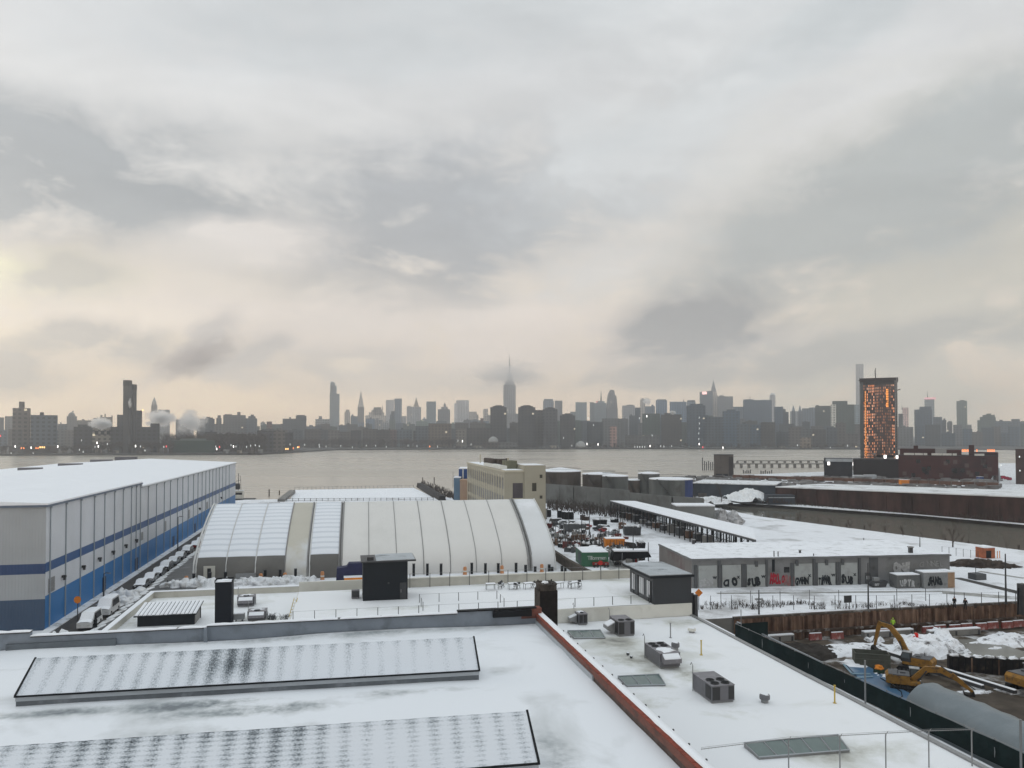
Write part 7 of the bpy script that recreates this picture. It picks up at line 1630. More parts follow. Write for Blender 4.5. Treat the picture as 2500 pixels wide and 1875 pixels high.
# concrete tower block with piers
t_, w, h = flatblock('concrete_tower', 'square windowless concrete tower block standing at the river edge beyond the tanks', 'tower', 1743, 1791, 1170, 1111, 505, M('old_concrete', (.11, .095, .085), .9, .2, .15, stretch=(1, 1, .3), dirt=(.05, .045, .04), dirt_s=.15, dirt_a=.7), M('roof_dark', (.05, .05, .05), .9), dep=13, z=0)
for x0, x1 in ((w*.12, w*.42), (w*.48, w*.72)): g = MB(); g.box(x0, x1, -.06, -.002, 1.5, 4.4); g.build('opening', m_black, t_)
g = MB(); g.box(w*.76, w*1.0, -.3, -.002, 0, h-1); g.build('dark_corner', M('soot_conc', (.045, .04, .038), .9), t_)
def pier(label, a, c, z, n, ph, deck=True, name='river_pier', group='old river piers'):
    A_ = PD(*a); B_ = PD(*c); A_.z = B_.z = 0; t_ = thing(name, label, 'pier', A_, 0, group); d_ = B_-A_
    for k in range(n):
        q = d_*(k/(n-1)); g = MB(); g.box(q.x-1.0, q.x+1.0, q.y-1.2, q.y+1.2, -1, z) if deck else g.tube([(q.x, q.y, -1), (q.x, q.y, ph*random.uniform(.6, 1))], .4, 6); g.build('bent' if deck else 'pile', m_darkmetal if not deck else m_conc, t_)
    if deck: g = MB(); n_ = Vector((-d_.y, d_.x, 0)).normalized()*1.6; g.prism([(-n_).xy, (d_-n_).xy, (d_+n_).xy, (n_).xy], z, z+.8); g.build('deck', m_conc, t_)
    return t_
pier('longest old pier on concrete bents running right from the concrete tower', (1791, 1126, 700), (2015, 1134, 700), 3.2, 13, 0)
pier('second old pier on concrete bents just behind the longest one', (1800, 1120, 820), (2090, 1126, 820), 2.0, 16, 0)
pier('cluster of bare timber piles left of the concrete tower', (1715, 1130, 650), (1740, 1130, 650), 0, 6, 11, False)
pier('short row of timber stubs in front of the old piers, left group', (1815, 1140, 600), (1832, 1140, 600), 0, 5, 3, False)
pier('short row of timber stubs in front of the old piers, right group', (1858, 1143, 590), (1884, 1143, 590), 0, 6, 3, False)
# low dark building, brick works and the unfinished tower
t_, w, h = flatblock('dark_depot', 'low dark building with a white-edged roof and two bright lights left of the unfinished tower', 'building', 2012, 2082, 1175, 1120, 500, M('dark_depot_wall', (.022, .022, .026), .8), m_darkmetal, dep=18, z=2.4)
g = MB(); g.box(1, w, -.5, 0, h-1.8, h+.1); g.build('white_fascia', m_graylt, t_)
glow('left bright lamp under the white fascia of the low dark building', 2023, 1131.5, 498, 1.3, 1.9, lm_white, group='lamps of the dark depot'); glow('right bright lamp at the end of the white fascia', 2084, 1133, 498, 1.3, 1.9, lm_white, group='lamps of the dark depot')
flatblock('dark_depot', 'long dark brown lower building under the foot of the unfinished tower', 'building', 2083, 2196, 1175, 1121, 495, M('dark_depot_wall2', (.026, .022, .022), .8, .3, .05), m_darkmetal, dep=20, z=2.4)
m_bwk = M('dark_red_brick', (.058, .020, .018), .9, .3, .06, dirt=(.02, .014, .014), dirt_s=.05, dirt_a=.8)
bw, w, h = flatblock('brick_works', 'wide dark red brick works with roof monitors and a row of white rooftop units', 'building', 2194, 2438, 1178, 1112, 480, m_bwk, M('dark_roof', (.03, .022, .022), .9), dep=30, z=2.4)
s_ = w/(2438-2194.)
def bpx(px): return (px-2194)*s_
def bz(py): return PD(2300, py, 480).z-2.4
for a, c, t in ((2196, 2300, 1096), (2290, 2352, 1098), (2376, 2440, 1103)): g = MB(); g.box(bpx(a), bpx(c), 8, 22, h, bz(t)); g.build('roof_block', m_bwk, bw)
for a, c, t in ((2232, 2243, 1088), (2370, 2383, 1086)): g = MB(); g.box(bpx(a), bpx(c), 7, 12, h, bz(t)); g.build('chimney', m_bwk, bw)
g = MB(); g.box(bpx(2287), bpx(2315), 6, 12, h, bz(1095)); g.build('roof_frame', m_galv, bw)
for a, c in ((2208, 2234), (2236, 2256), (2258, 2267), (2278, 2304), (2305, 2328), (2330, 2340), (2383, 2406)): g = MB(); g.box(bpx(a), bpx(c), 1, 4, h+.35, bz(1106)); g.build('white_unit', m_white, bw)
random.seed(15)
for k in range(26):
    px = random.uniform(2200, 2430); z0 = random.uniform(1, h-4); g = MB(); g.box(bpx(px), bpx(px)+2.2, -.05, -.002, z0, z0+2.4); g.build('window', [m_glassdark, M('brick_pale', (.10, .07, .065), .8)][k % 2] if k < 2 else bpy.data.materials['dark_glass' if k % 2 else 'brick_pale'], bw)
for k, px in enumerate((2350, 2354, 2358, 2363, 2368, 2385, 2412, 2417, 2422, 2427)): glow('%s small orange-red roof light from the left on the brick works' % ORD[k], px, 1100, 478, .45, 1.5, lm_or, group='orange-red roof lights of the brick works', bracket=False)
t_ = thing('tent_canopy', 'pale peaked canopy at the right end of the brick works', 'canopy', PD(2432, 1178, 455)); t_.location.z = 2.4
g = MB(); g.extr([(-3.5, 0, 0), (2.6, 0, 0), (2.2, 0, 8), (1, 0, 8)], (0, 0, 0), (0, 4, 0)); g.build('cover', m_graylt, t_)
for k, px in enumerate((2450, 2458, 2465)): t_ = glow('%s pink-red awning lump beside the pale peaked canopy' % ORD[k], px, 1165+k*2, 440, 1.8, 1.4, M('pink_awning', (.45, .03, .08), .6) if k == 0 else bpy.data.materials['pink_awning'], cat='awning', name='awning', group='pink awnings at the right edge')
t_, w, h = flatblock('brick_building', 'narrow dark brown building at the right edge of the picture across the creek', 'building', 2480, 2530, 1178, 1098, 430, m_bshed, m_bshed, dep=10, z=2.4)
for k, (px, py) in enumerate(((2489, 1115), (2490, 1149), (2443, 1136))): glow('%s small white lamp at the far right beyond the brick works' % ORD[k], px, py, 428, .45, .8, lm_cool, group='lamps right of the brick works')
m_tower_f = window_mat('glow_unfinished_facade', (.042, .036, .036), (.075, .05, .04), 1.0, 1.95, .5, .7, lit=.62, litc=(1, .28, .06), es=.9, stag=.12)
# stronger, irregular columns of orange glow, put into the facade's emission
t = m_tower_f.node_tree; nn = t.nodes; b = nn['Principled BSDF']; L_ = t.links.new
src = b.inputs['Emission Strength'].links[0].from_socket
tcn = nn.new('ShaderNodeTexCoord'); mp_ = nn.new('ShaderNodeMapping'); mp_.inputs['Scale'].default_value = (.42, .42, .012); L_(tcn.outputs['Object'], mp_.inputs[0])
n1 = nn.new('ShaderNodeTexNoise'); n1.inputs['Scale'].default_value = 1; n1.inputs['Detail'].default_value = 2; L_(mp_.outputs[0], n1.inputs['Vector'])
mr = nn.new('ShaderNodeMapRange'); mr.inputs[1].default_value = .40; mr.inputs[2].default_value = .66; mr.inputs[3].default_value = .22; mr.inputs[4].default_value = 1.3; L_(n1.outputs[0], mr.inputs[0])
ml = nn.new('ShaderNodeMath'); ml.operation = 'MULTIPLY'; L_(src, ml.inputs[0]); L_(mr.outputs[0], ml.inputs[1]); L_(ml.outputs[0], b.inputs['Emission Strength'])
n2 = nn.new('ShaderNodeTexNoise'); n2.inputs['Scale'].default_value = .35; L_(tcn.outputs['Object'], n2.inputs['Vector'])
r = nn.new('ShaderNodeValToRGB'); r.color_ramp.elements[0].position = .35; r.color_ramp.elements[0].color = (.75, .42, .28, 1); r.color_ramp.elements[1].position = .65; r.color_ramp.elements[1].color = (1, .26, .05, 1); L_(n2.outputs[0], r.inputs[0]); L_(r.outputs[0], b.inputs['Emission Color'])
D = 520; p = PD(2102, 1150, D); q = PD(2193, 1150, D); UT = math.atan((2147-1250)/F); TW = (q.x-p.x)/(math.cos(UT)+math.sin(UT)*(2193-1250)/F); TH = PD(2102, 924, D).z-2.4
ut = thing('unfinished_tower', 'dark unfinished tower glowing with columns of orange work lights', 'tower', (p.x, D, 2.4), -UT)
g = MB(); g.box(0, TW, 0, 20, 0, TH); g.build('structure', m_darkmetal, ut)
f0 = TW*.06; g = MB(); g.box(TW*.085, TW*.92, -.12, -.01, 3, TH*.93); g.build('glow_facade', m_tower_f, ut)
m_ub = M('tower_band', (.05, .045, .045), .8, .3, .3)
g = MB(); g.box(-.5, TW+.5, -.8, 20, TH*.965, TH); g.build('crown_scaffold', m_ub, ut)
g = MB(); g.box(0, TW*.08, -.25, -.01, 2, TH*.96); g.build('glass_strip', M('tower_glass', (.06, .075, .085), .3), ut)
g = MB(); g.box(TW*.93, TW*.95, -.9, -.5, 0, TH*.97); g.box(TW*.975, TW*.995, -.9, -.5, 0, TH*1.0)
for k in range(40): z0 = k*TH/40; g.tube([(TW*.94, -.7, z0), (TW*.985, -.7, z0+TH/40)], .08, 4, False)
g.build('hoist_mast', m_galv, ut)
g = MB(); g.box(-.35, -.1, -.6, -.3, 0, TH*.99); g.build('edge_mast', m_darkmetal, ut)
g = MB(); g.box(TW*.42, TW*.9, -.9, -.2, TH*.165, TH*.19); g.box(TW*.3, TW*.42, -.5, -.15, TH*.215, TH*.235); g.build('hoarding', m_conc, ut)
g = MB(); g.box(TW*.42, TW*.88, -.2, -.13, TH*.19, TH*.215); g.build('dark_band', m_black, ut)
g = MB(); g.tube([(TW*.42, 4, TH), (TW*.41, 4, TH+5.5)], .35, 6); g.tube([(TW*.405, 4, TH+3), (TW*.425, 4, TH+7)], .22, 5); g.build('crane_mast', m_darkmetal, ut)
g = MB(); g.tube([(TW, 0, TH*.87), (TW+1.8, -.5, TH*.88)], .3, 5); g.tube([(-1, 0, TH*.98), (0, 0, TH*.98)], .25, 5); g.build('outriggers', m_darkmetal, ut)
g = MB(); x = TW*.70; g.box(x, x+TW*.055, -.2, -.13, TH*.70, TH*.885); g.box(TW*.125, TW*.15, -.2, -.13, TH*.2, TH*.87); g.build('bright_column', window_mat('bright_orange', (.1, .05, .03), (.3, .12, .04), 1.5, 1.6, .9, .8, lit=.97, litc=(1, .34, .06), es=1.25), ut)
glow('left of two bright white lamps at the foot of the unfinished tower', 2161, 1115, 492, 1.3, 2.0, lm_white, group='lamps at the foot of the unfinished tower'); glow('right of two bright white lamps at the foot of the unfinished tower', 2190, 1115.5, 492, 1.1, 1.9, lm_white, group='lamps at the foot of the unfinished tower')
# ---------------------------------------------------------------- the far skyline
def col_(c): return tuple(c)
FM = {}
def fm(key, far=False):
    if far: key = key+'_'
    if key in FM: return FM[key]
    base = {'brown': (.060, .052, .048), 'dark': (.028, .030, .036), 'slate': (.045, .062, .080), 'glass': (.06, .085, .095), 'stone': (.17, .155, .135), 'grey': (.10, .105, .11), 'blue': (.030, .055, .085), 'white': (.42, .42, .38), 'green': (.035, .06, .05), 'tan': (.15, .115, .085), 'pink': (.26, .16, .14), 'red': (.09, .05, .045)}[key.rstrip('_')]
    if key[-1] == '_': base = tuple(min(.5, x*1.9+.05) for x in base)  # far facades made paler: part of the haze is put into the colour
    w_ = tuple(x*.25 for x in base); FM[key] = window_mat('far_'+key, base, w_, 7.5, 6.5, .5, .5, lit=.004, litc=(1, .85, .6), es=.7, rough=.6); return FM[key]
SKY = []
def tower(label, x0, x1, yt, D, mt, name='tower_block', cat='building', steps=(), spire=None, dome=None, cap=None, dep=None, z=2.6, group=None, antenna=None, pyramid=None, tank_=False):
    """steps: (x0, x1, ytop) extra masses; all read off the photo at distance D"""
    a = PD(x0, yt, D); c = PD(x1, yt, D); th = math.atan(((x0+x1)/2-1250)/F); w = (c.x-a.x)/(math.cos(th)+math.sin(th)*(x1-1250)/F); h = a.z-z; dep = dep or max(14, min(w*.8, 60))
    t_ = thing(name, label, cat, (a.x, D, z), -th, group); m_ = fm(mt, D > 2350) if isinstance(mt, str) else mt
    def X(px): return w*(px-x0)/(x1-x0)
    def Z(py): return PD(x0, py, D).z-z
    g = MB(); g.box(0, w, 0, dep, 0, h); g.build('wall', m_, t_)
    for k, (s0, s1, sy) in enumerate(steps):
        in_ = .8 if (s0 >= x0 and s1 <= x1) else -.6; zb = h if in_ > 0 else 0
        g = MB(); g.box(X(s0), X(s1), dep*.12 if in_ > 0 else -.6, dep*.9, zb if Z(sy) > zb else 0, Z(sy)); g.build('upper_block' if in_ > 0 else 'wing', m_, t_)
    if pyramid:
        p0, p1, yb, yp = pyramid; zb = Z(yb); cx = (X(p0)+X(p1))/2; hw_ = (X(p1)-X(p0))/2; cy = dep/2; g = MB()
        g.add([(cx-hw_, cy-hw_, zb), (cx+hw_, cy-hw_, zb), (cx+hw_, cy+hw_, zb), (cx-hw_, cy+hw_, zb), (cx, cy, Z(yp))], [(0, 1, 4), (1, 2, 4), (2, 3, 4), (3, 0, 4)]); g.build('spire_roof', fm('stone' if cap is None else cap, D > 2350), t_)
    if dome: s0, s1, yb, yp = dome; cx = (X(s0)+X(s1))/2; r_ = (X(s1)-X(s0))/2; g = MB(); g.blob((cx, dep/2, Z(yb)), (r_, r_, Z(yp)-Z(yb)), 1, 16, 6, 0); g.build('dome', m_, t_, smooth=True)
    if antenna: ax, ay, ab, rr = antenna; g = MB(); g.tube([(X(ax), dep/2, Z(ab)), (X(ax), dep/2, Z((ab+ay)/2)), (X(ax), dep/2, Z(ay))], [rr, rr*.6, rr*.15], 6); g.build('antenna', m_darkmetal, t_)
    if tank_:
        random.seed(int(x0)); 
        for q in range(2):
            fx = random.uniform(.1, .7); g = MB(); g.lathe([(1.8, h), (1.8, h+3.2), (.1, h+4.6)], 8, (w*fx+2, dep*.4)) if q else g.box(w*fx, w*(fx+.22), dep*.2, dep*.6, h, h+3.2); g.build('water_tank' if q else 'penthouse', m_, t_)
    SKY.append((x0, x1, label)); return t_
# left: east village shore
tower('brown stepped housing tower with a raised square core, tallest at the far left', 31, 75, 996, 1180, 'brown', steps=((46, 60, 980),))
tower('wide flat-topped dark slab right of the brown stepped tower', 75, 141, 1013, 1170, 'slate', steps=((97, 107, 1006),))
tower('small pale-roofed building in front of the brown stepped tower', 30, 55, 1049, 1130, 'grey', dep=14)
tower('hazy block at the far left edge of the skyline', -6, 10, 1019, 2000, 'slate'); tower('hazy flat block just left of the brown stepped tower', 12, 31, 1016, 2000, 'grey')
tower('hazy domed tower with a pointed finial between the dark slab and the power station', 163, 188, 1016, 2300, 'grey', dome=(166, 184, 1016, 1006), antenna=(178, 1001, 1006, 3))
tower('low hazy row of roofs right of the domed tower', 188, 240, 1026, 2100, 'brown', steps=((200, 206, 1023), (228, 238, 1020)))
tower('hazy twin-turreted block behind the steam left of the chimneys', 243, 275, 1018, 2000, 'stone', steps=((245, 250, 1013), (255, 258, 1010), (272, 275, 1014)))
tower('low hazy block between the dark slab and the domed tower', 141, 164, 1035, 1800, 'slate', steps=((147, 150, 1031),))
ps = tower('large dark power station on the shore with two tall square stacks', 270, 390, 1042, 1190, 'dark', name='power_station', steps=((285, 300, 1012), (325, 346, 1001), (368, 390, 1033), (300, 325, 1026)), dep=60)
m_stack = M('stack_grey', (.055, .055, .058), .8, .15, .02, dirt=(.03, .03, .03), dirt_s=.02, dirt_a=.6)
for k, (a, c, yt, lb_) in enumerate(((301, 315, 928, 'left and taller of the two square power station stacks'), (313.5, 327, 938, 'right and lower of the two square power station stacks'))):
    A_ = PD(a, yt, 1150+k*14); B_ = PD(c, yt, 1150+k*14); t_ = thing('power_stack', lb_, 'smokestack', (A_.x, 1150+k*14, 2.6), 0, 'power station stacks'); H_ = A_.z-2.6
    g = MB(); g.box(0, B_.x-A_.x, 0, 9, 0, H_-9); g.build('shaft', m_stack, t_); g = MB(); g.box(-.2, B_.x-A_.x+.2, -.2, 9.2, H_-9, H_); g.build('dark_cap', m_black, t_)
t_ = tower('dark shoreside block left of the pale power house', 180, 226, 1042, 1180, 'dark', steps=((190, 216, 1036),))
t_ = tower('pale power house with three dark square windows in the steam', 226, 270, 1046, 1185, 'stone', name='power_house')
for k in range(3): g = MB(); g.box(3+k*8.2, 8+k*8.2, -.3, -.02, 28, 34); g.build('window', m_black, t_)
tower('hazy clock tower with a pointed lantern rising from the steam', 367, 386, 1004, 2600, 'stone', steps=((369, 384, 988), (371, 382, 980)), pyramid=(372, 381, 980, 968), cap='grey')
tower('hazy grey block half hidden in steam right of the clock tower', 386, 415, 1000, 2700, 'grey'); tower('faint block in the steam, second right of the clock tower', 429, 470, 1024, 2500, 'grey', steps=((466, 473, 1024),))
tower('hazy low building with twin peaks right of the steam', 487, 524, 1022, 2000, 'slate', steps=((502, 520, 1019), (504, 512, 1017)), tank_=True)
tower('slim hazy block with a small crown left of a wide pale block', 528, 541, 1020, 1900, 'grey', steps=((531, 539, 1014),))
tower('wide hazy grey apartment block with a central chimney box', 545, 600, 1013, 2000, 'grey', steps=((579, 587, 1005), (548, 566, 1011)))
tower('hazy apartment block with a hipped top right of the central chimney box block', 600, 628, 1021, 2000, 'slate', steps=((606, 624, 1016), (612, 620, 1012)))
tower('small dark brick block on the horizon below open sky', 651, 664, 1029, 1800, 'red'); tower('faint low block left of the small dark brick block', 636, 648, 1031, 2600, 'grey', steps=((640, 644, 1029),))
tower('hazy block with rounded top, right half of a joined pair', 722, 748, 1015, 2100, 'slate', steps=((724, 744, 1013),)); tower('hazy stepped block joined to the left of the round-topped block', 690, 722, 1022, 2100, 'slate', steps=((706, 710, 1018),))
tower('hazy low stepped block just left of the tall glass tower', 770, 806, 1023, 2400, 'grey', steps=((778, 786, 1016), (774, 780, 1026)))
tower('tall slim blue-green glass tower with a rounded top and a lower right shoulder', 805, 829, 961, 3000, 'glass', name='glass_tower', steps=((806, 818, 934), (806, 822, 941)), dome=(806.5, 816, 934, 931))
tower('thin hazy apartment tower with a setback top right of the glass tower', 841, 855, 1006, 2600, 'stone', steps=((844, 853, 1000),)); tower('broad hazy block left of the clock tower with the pyramid spire', 856, 873, 1016, 2400, 'slate', steps=((858, 863, 1012),))
tower('pinkish stone clock tower with a long pyramid spire', 873, 889, 994, 3100, 'stone', name='clock_tower', pyramid=(873.5, 888.5, 994, 952), cap='stone', steps=())
tower('broad hazy stepped tower with two lit windows near its top', 892, 942, 1014, 3000, 'stone', steps=((900, 938, 1006), (907, 935, 1000), (912, 931, 994)), antenna=(934, 986, 1000, 2))
tower('very faint tall tower half dissolved in haze left of the dark flat tower', 942, 962, 976, 4600, 'white'); tower('dark flat-topped tower standing alone with a lower left wing', 963, 981, 973, 2600, 'slate', steps=((955, 963, 1004), (952, 956, 1012)))
tower('low hazy block right of the dark flat-topped tower', 981, 992, 1016, 3000, 'grey'); tower('pale hazy slab left of the gold-roofed tower', 993, 1004, 991, 3600, 'white')
tower('hazy tower with a pale golden pyramid roof', 1004, 1028, 993, 3200, 'grey', name='gold_roof_tower', pyramid=(1009.5, 1023, 992, 969), cap='tan')
tower('tiny hazy gabled block between two towers right of the golden pyramid', 1031, 1041, 1023, 2600, 'slate', pyramid=(1032, 1040, 1023, 1018), cap='slate')
tower('plain blue-grey glass slab tower, right of the golden pyramid tower', 1041, 1064.5, 980, 3000, 'glass'); tower('hazy shouldered tower with a small pointed lantern', 1069, 1099, 999, 3200, 'grey', steps=((1077, 1093, 993), (1083, 1089, 987)), antenna=(1086, 982, 987, 4))
tower('wide pale hazy slab with a notched left edge', 1114, 1145, 977, 3600, 'white', steps=((1109, 1116, 984),)); tower('hazy stepped block right of the wide pale slab', 1145, 1164, 1005, 3200, 'stone', steps=((1164, 1168, 1012),))
tower('slim pale tower left of the dark octagonal riverside towers', 1180, 1191, 998, 3200, 'stone', steps=((1190, 1197, 1013),)); tower('small dark block at the foot of the slim pale tower', 1173, 1180, 1021, 2200, 'red')
for k, (a, c, yt, lb_) in enumerate(((1197, 1237, 994, 'leftmost dark octagonal riverside tower'), (1265, 1307, 994, 'second dark octagonal riverside tower, widest of the group'), (1325, 1361, 999, 'third dark octagonal riverside tower'), (1367, 1404, 1014, 'lowest and rightmost dark octagonal riverside tower'))):
    tower(lb_, a, c, yt, 1640, 'dark', group='dark octagonal riverside towers', steps=((a+6, c-6, yt-3), (a+12, c-12, yt-5)), dep=26)
tower('plain dark grey slab linking two octagonal riverside towers', 1305, 1326, 1001, 1700, 'brown', dep=20)
esb = tower('huge hazy skyscraper whose crown vanishes in cloud below a needle mast', 1229, 1259, 940, 3000, 'grey', name='skyscraper', steps=((1223, 1265, 1010), (1232, 1256, 930), (1237, 1251, 912)), dep=60)
g = MB(); D_ = 3000; sx_ = D_/F; zz = lambda py: PD(1244, py, D_).z-2.6
g.tube([(15*sx_, 30, zz(914)), (15*sx_, 30, zz(905)), (15*sx_, 30, zz(893)), (15*sx_, 30, zz(880)), (15*sx_, 30, zz(865))], [4.6*sx_, 2.6*sx_, 1.7*sx_, 1.0*sx_, .25*sx_], 10); g.build('mast', m_darkmetal, esb)
tower('hazy tapering dark tower behind the third octagonal tower', 1326, 1352, 978, 2900, 'slate', steps=((1328, 1350, 974),)); tower('pale hazy slab behind and right of the third octagonal tower', 1354, 1373, 978, 3400, 'grey')
tower('tall pale blue slab left of the narrow gap in the skyline', 1405, 1432.5, 982, 3100, 'glass', steps=((1392, 1405, 1005),)); tower('hazy slim slab right of the narrow gap', 1440, 1450, 982, 3200, 'glass')
t_ = tower('blue-grey tower with a thin red-lit spire', 1450, 1480, 984, 3300, 'glass', name='spire_tower', steps=((1456, 1476, 979),), antenna=(1467.5, 953, 979, 4.2))
glow('faint red glow on the shoulder of the red-lit spire tower', 1457, 981, 3296, 9, 5, lm_red, cat='light', name='crown_light', bracket=False).children[0].active_material = M('faint_pink', (.6, .3, .3), .5, .02, emit=(1, .3, .25), es=.55)
t_ = thing('crystal_tower', 'tall hazy tapering tower with a faceted notched crown', 'building', (PD(1495, 1000, 3300).x, 3300, 2.6)); k_ = 3300/F
zf = lambda py: PD(1495, py, 3300).z-2.6
g = MB(); A4 = [(-15, 1090), (15.5, 1090), (13, 1000), (10, 966), (6.5, 965), (5, 953), (-3, 951), (-8, 962), (-13, 1000)]
g.extr([(x*k_, 0, zf(y)) for x, y in A4], (0, 0, 0), (0, 50, 0)); g.build('wall', fm('grey'), t_)
tower('hazy flat tower with a pale left face, right of the crystal tower', 1519, 1550, 990, 2700, 'grey', steps=((1530, 1546, 988),)); tower('dark blue block right of the flat pale tower', 1550, 1563, 995, 2300, 'blue')
tower('slim tower with a rounded cap beside a wisp of steam', 1563, 1575, 977, 3200, 'stone', dome=(1563, 1575, 977, 972)); tower('hazy block with a small steam plume, right of the round-capped tower', 1575, 1599, 992, 2600, 'slate', pyramid=(1588, 1598, 992, 987), cap='slate')
tower('dark blue flat tower right of the steam wisp', 1601, 1628.5, 977, 2500, 'blue', steps=((1604, 1626, 975),)); tower('wide dark flat slab with a thin mast', 1635, 1676, 981, 2400, 'blue', antenna=(1669, 973, 981, 1.5)); tower('dark flat block with a low penthouse, left of the tower with the bright sign', 1677, 1698, 981, 2400, 'slate', steps=((1678, 1697, 977),))
t_ = tower('hazy slab tower with a glowing pink-white sign near its top left', 1708, 1734, 957, 3100, 'slate', name='sign_tower', steps=((1724, 1740, 955),))
s_ = 3100/F; g = MB(); g.box(6*s_, 17*s_, -1.2, -.6, PD(1710, 963, 3100).z-2.6, PD(1710, 956.5, 3100).z-2.6); g.build('lit_sign', M('sign_glow', (.9, .6, .6), .5, .02, emit=(1, .55, .5), es=1.6), t_)
tower('art deco skyscraper with a needle-pointed tapering crown', 1732, 1752, 965, 3200, 'stone', name='needle_tower', steps=((1734, 1750, 956),), pyramid=(1735, 1749, 956, 927), cap='grey')
tower('wide hazy slab right of the needle-crowned skyscraper', 1752, 1789.5, 968, 3100, 'grey', steps=((1756, 1768, 965),)); tower('low dark block in the dip right of the wide hazy slab', 1790, 1815, 993, 2500, 'slate')
tower('very wide flat blue slab with a lit roof edge', 1814, 1884, 977, 2400, 'blue', steps=((1815, 1840, 975),), antenna=(1831, 967, 975, 1.5)); tower('thin hazy tower with an arched top behind the very wide slab', 1879, 1893, 965, 3600, 'white', dome=(1879, 1893, 965, 959))
tower('dark stepped block sloping down right of the very wide slab', 1890, 1912, 993, 2200, 'blue', steps=((1912, 1918, 999), (1918, 1925, 1006)))
for k, (a, c) in enumerate(((1933, 1941), (1949, 1957))): tower('%s of two hazy pointed twin turrets on the skyline' % ['left', 'right'][k], a, c, 1003, 2600, 'slate', pyramid=(a, c, 1003, 988), cap='slate', group='twin pointed turrets', dep=14)
tower('low hazy base block joining the twin turrets', 1929, 1966, 1004, 2700, 'grey'); tower('hazy block left of the green-grey wide block', 1958, 1992, 997, 2500, 'slate', steps=((1975, 1991, 995),)); tower('wide green-grey block left of the thin-edged riverside slab', 1990, 2029, 991, 2300, 'green', steps=((1992, 1999, 989),))
t_ = tower('tall riverside slab with a pale windowless end wall and dark green glass face', 2041, 2086, 988, 2000, 'green', name='riverside_slab', dep=22, steps=((2032, 2069, 979),))
s_ = 2000/F; g = MB(); g.box(-12*s_, -.05, -1, 22, 0, PD(2041, 987, 2000).z-2.6); g.build('end_wall', fm('white'), t_)
tower('very tall thin pale square tower fading into the sky left of the unfinished tower', 2089, 2108, 889, 3800, 'white', name='pencil_tower', dep=34); tower('hazy block at the foot of the pencil-thin tower', 2068, 2101, 988, 2400, 'glass')
tower('low hazy block just right of the unfinished tower', 2193, 2204, 1010, 2300, 'slate'); tower('pinkish tower under construction with a crane arm right of the unfinished tower', 2203, 2218, 995, 2900, 'pink', antenna=(2202, 987, 1000, 1.5)); tower('dark stepped tower in front of the pink-lit tower', 2232, 2276, 1000, 2100, 'blue', steps=((2245, 2274, 993),))
t_ = tower('hazy tower with a glowing pink band and thin mast', 2257, 2281, 975, 3100, 'glass', name='pink_crown_tower', antenna=(2264.5, 954, 972, 2)); s_ = 3100/F; g = MB(); g.box(0, 24*s_, -1, 30, PD(2260, 975, 3100).z-2.6, PD(2260, 971, 3100).z-2.6); g.build('lit_band', M('pink_glow', (.8, .4, .45), .5, .02, emit=(1, .45, .48), es=.75), t_)
tower('hazy block descending right of the pink-banded tower', 2278, 2300, 1018, 2200, 'slate', steps=((2300, 2310, 1026), (2303, 2308, 1022))); tower('small hazy block left of the lone dark rectangular tower', 2312, 2325, 1031, 2300, 'grey', steps=((2315, 2324, 1028),))
tower('lone dark rectangular tower with open sky on both sides', 2335, 2361, 979, 2500, 'green', steps=((2343, 2355, 977),)); tower('low hazy block right of the lone dark tower', 2361, 2372, 1037, 2400, 'grey')
tower('broad hazy stepped hill of apartments near the right edge', 2386, 2432, 1026, 2300, 'green', steps=((2392, 2431, 1018), (2399, 2429, 1013), (2408, 2420, 1010))); tower('hazy flat block right of the stepped apartments', 2430, 2468, 1028, 2200, 'slate', steps=((2440, 2448, 1025),)); tower('hazy flat block with a brown rooftop box near the right edge', 2466, 2494, 1030, 2100, 'slate', steps=((2469, 2490, 1023),)); tower('hazy block cut off by the right edge of the skyline', 2492, 2520, 1028, 2200, 'grey')
# riverside middle distance
tower('broad brown riverside apartment slab below the golden pyramid tower', 1046, 1102, 1034, 1700, 'tan', dep=26); tower('dark blue-grey riverside slab left of the broad brown one', 1014, 1046, 1040, 1720, 'slate', dep=22); tower('pale narrow riverside building with banded windows', 1113, 1137, 1048, 1680, 'stone', dep=18)
tower('pinkish-brown riverside block right of the pale banded building', 1140, 1196, 1045, 1700, 'brown', dep=24); tower('tan-faced tall slot tower between the crystal tower and the river', 1489, 1506, 1041, 1720, 'pink', dep=14); tower('dark riverside slab left of the tan-faced slot tower', 1433, 1472, 1030, 1740, 'slate', dep=20); tower('wide grey riverside block behind the tan-faced slot tower', 1470, 1522, 1022, 1850, 'grey', dep=20)
tower('long low pale-topped riverside hall', 1526, 1612, 1063, 1660, 'grey', name='riverside_hall', dep=30); tower('tall dark green-blue riverside slab above the long low hall', 1568, 1612, 1010, 1900, 'green', dep=24); tower('brownish riverside apartment cluster right of the long low hall', 1614, 1664, 1012, 1850, 'brown', dep=28, steps=((1622, 1640, 1008),))
tower('large dark blue riverside tower with a thin vertical string of white lights', 1676, 1722, 990, 1800, 'blue', dep=30, steps=((1684, 1716, 986),)); tower('dark teal slab tower right of the needle skyscraper, close to the river', 1764, 1806, 1004, 1750, 'blue', dep=26, steps=((1774, 1796, 1000),)); tower('slate riverside block between the two dark blue towers', 1722, 1764, 1018, 1800, 'slate', dep=26)
tower('small tan riverside building below the green-grey block', 1953, 1980, 1068, 1620, 'tan', dep=16); tower('brown domed-roof riverside shed', 1192, 1218, 1078, 1610, 'brown', name='riverside_shed', dep=20)
t_ = tower('low riverside building with a white rounded roof right of the domed shed', 1218, 1264, 1080, 1610, 'grey', name='riverside_shed', dep=20)
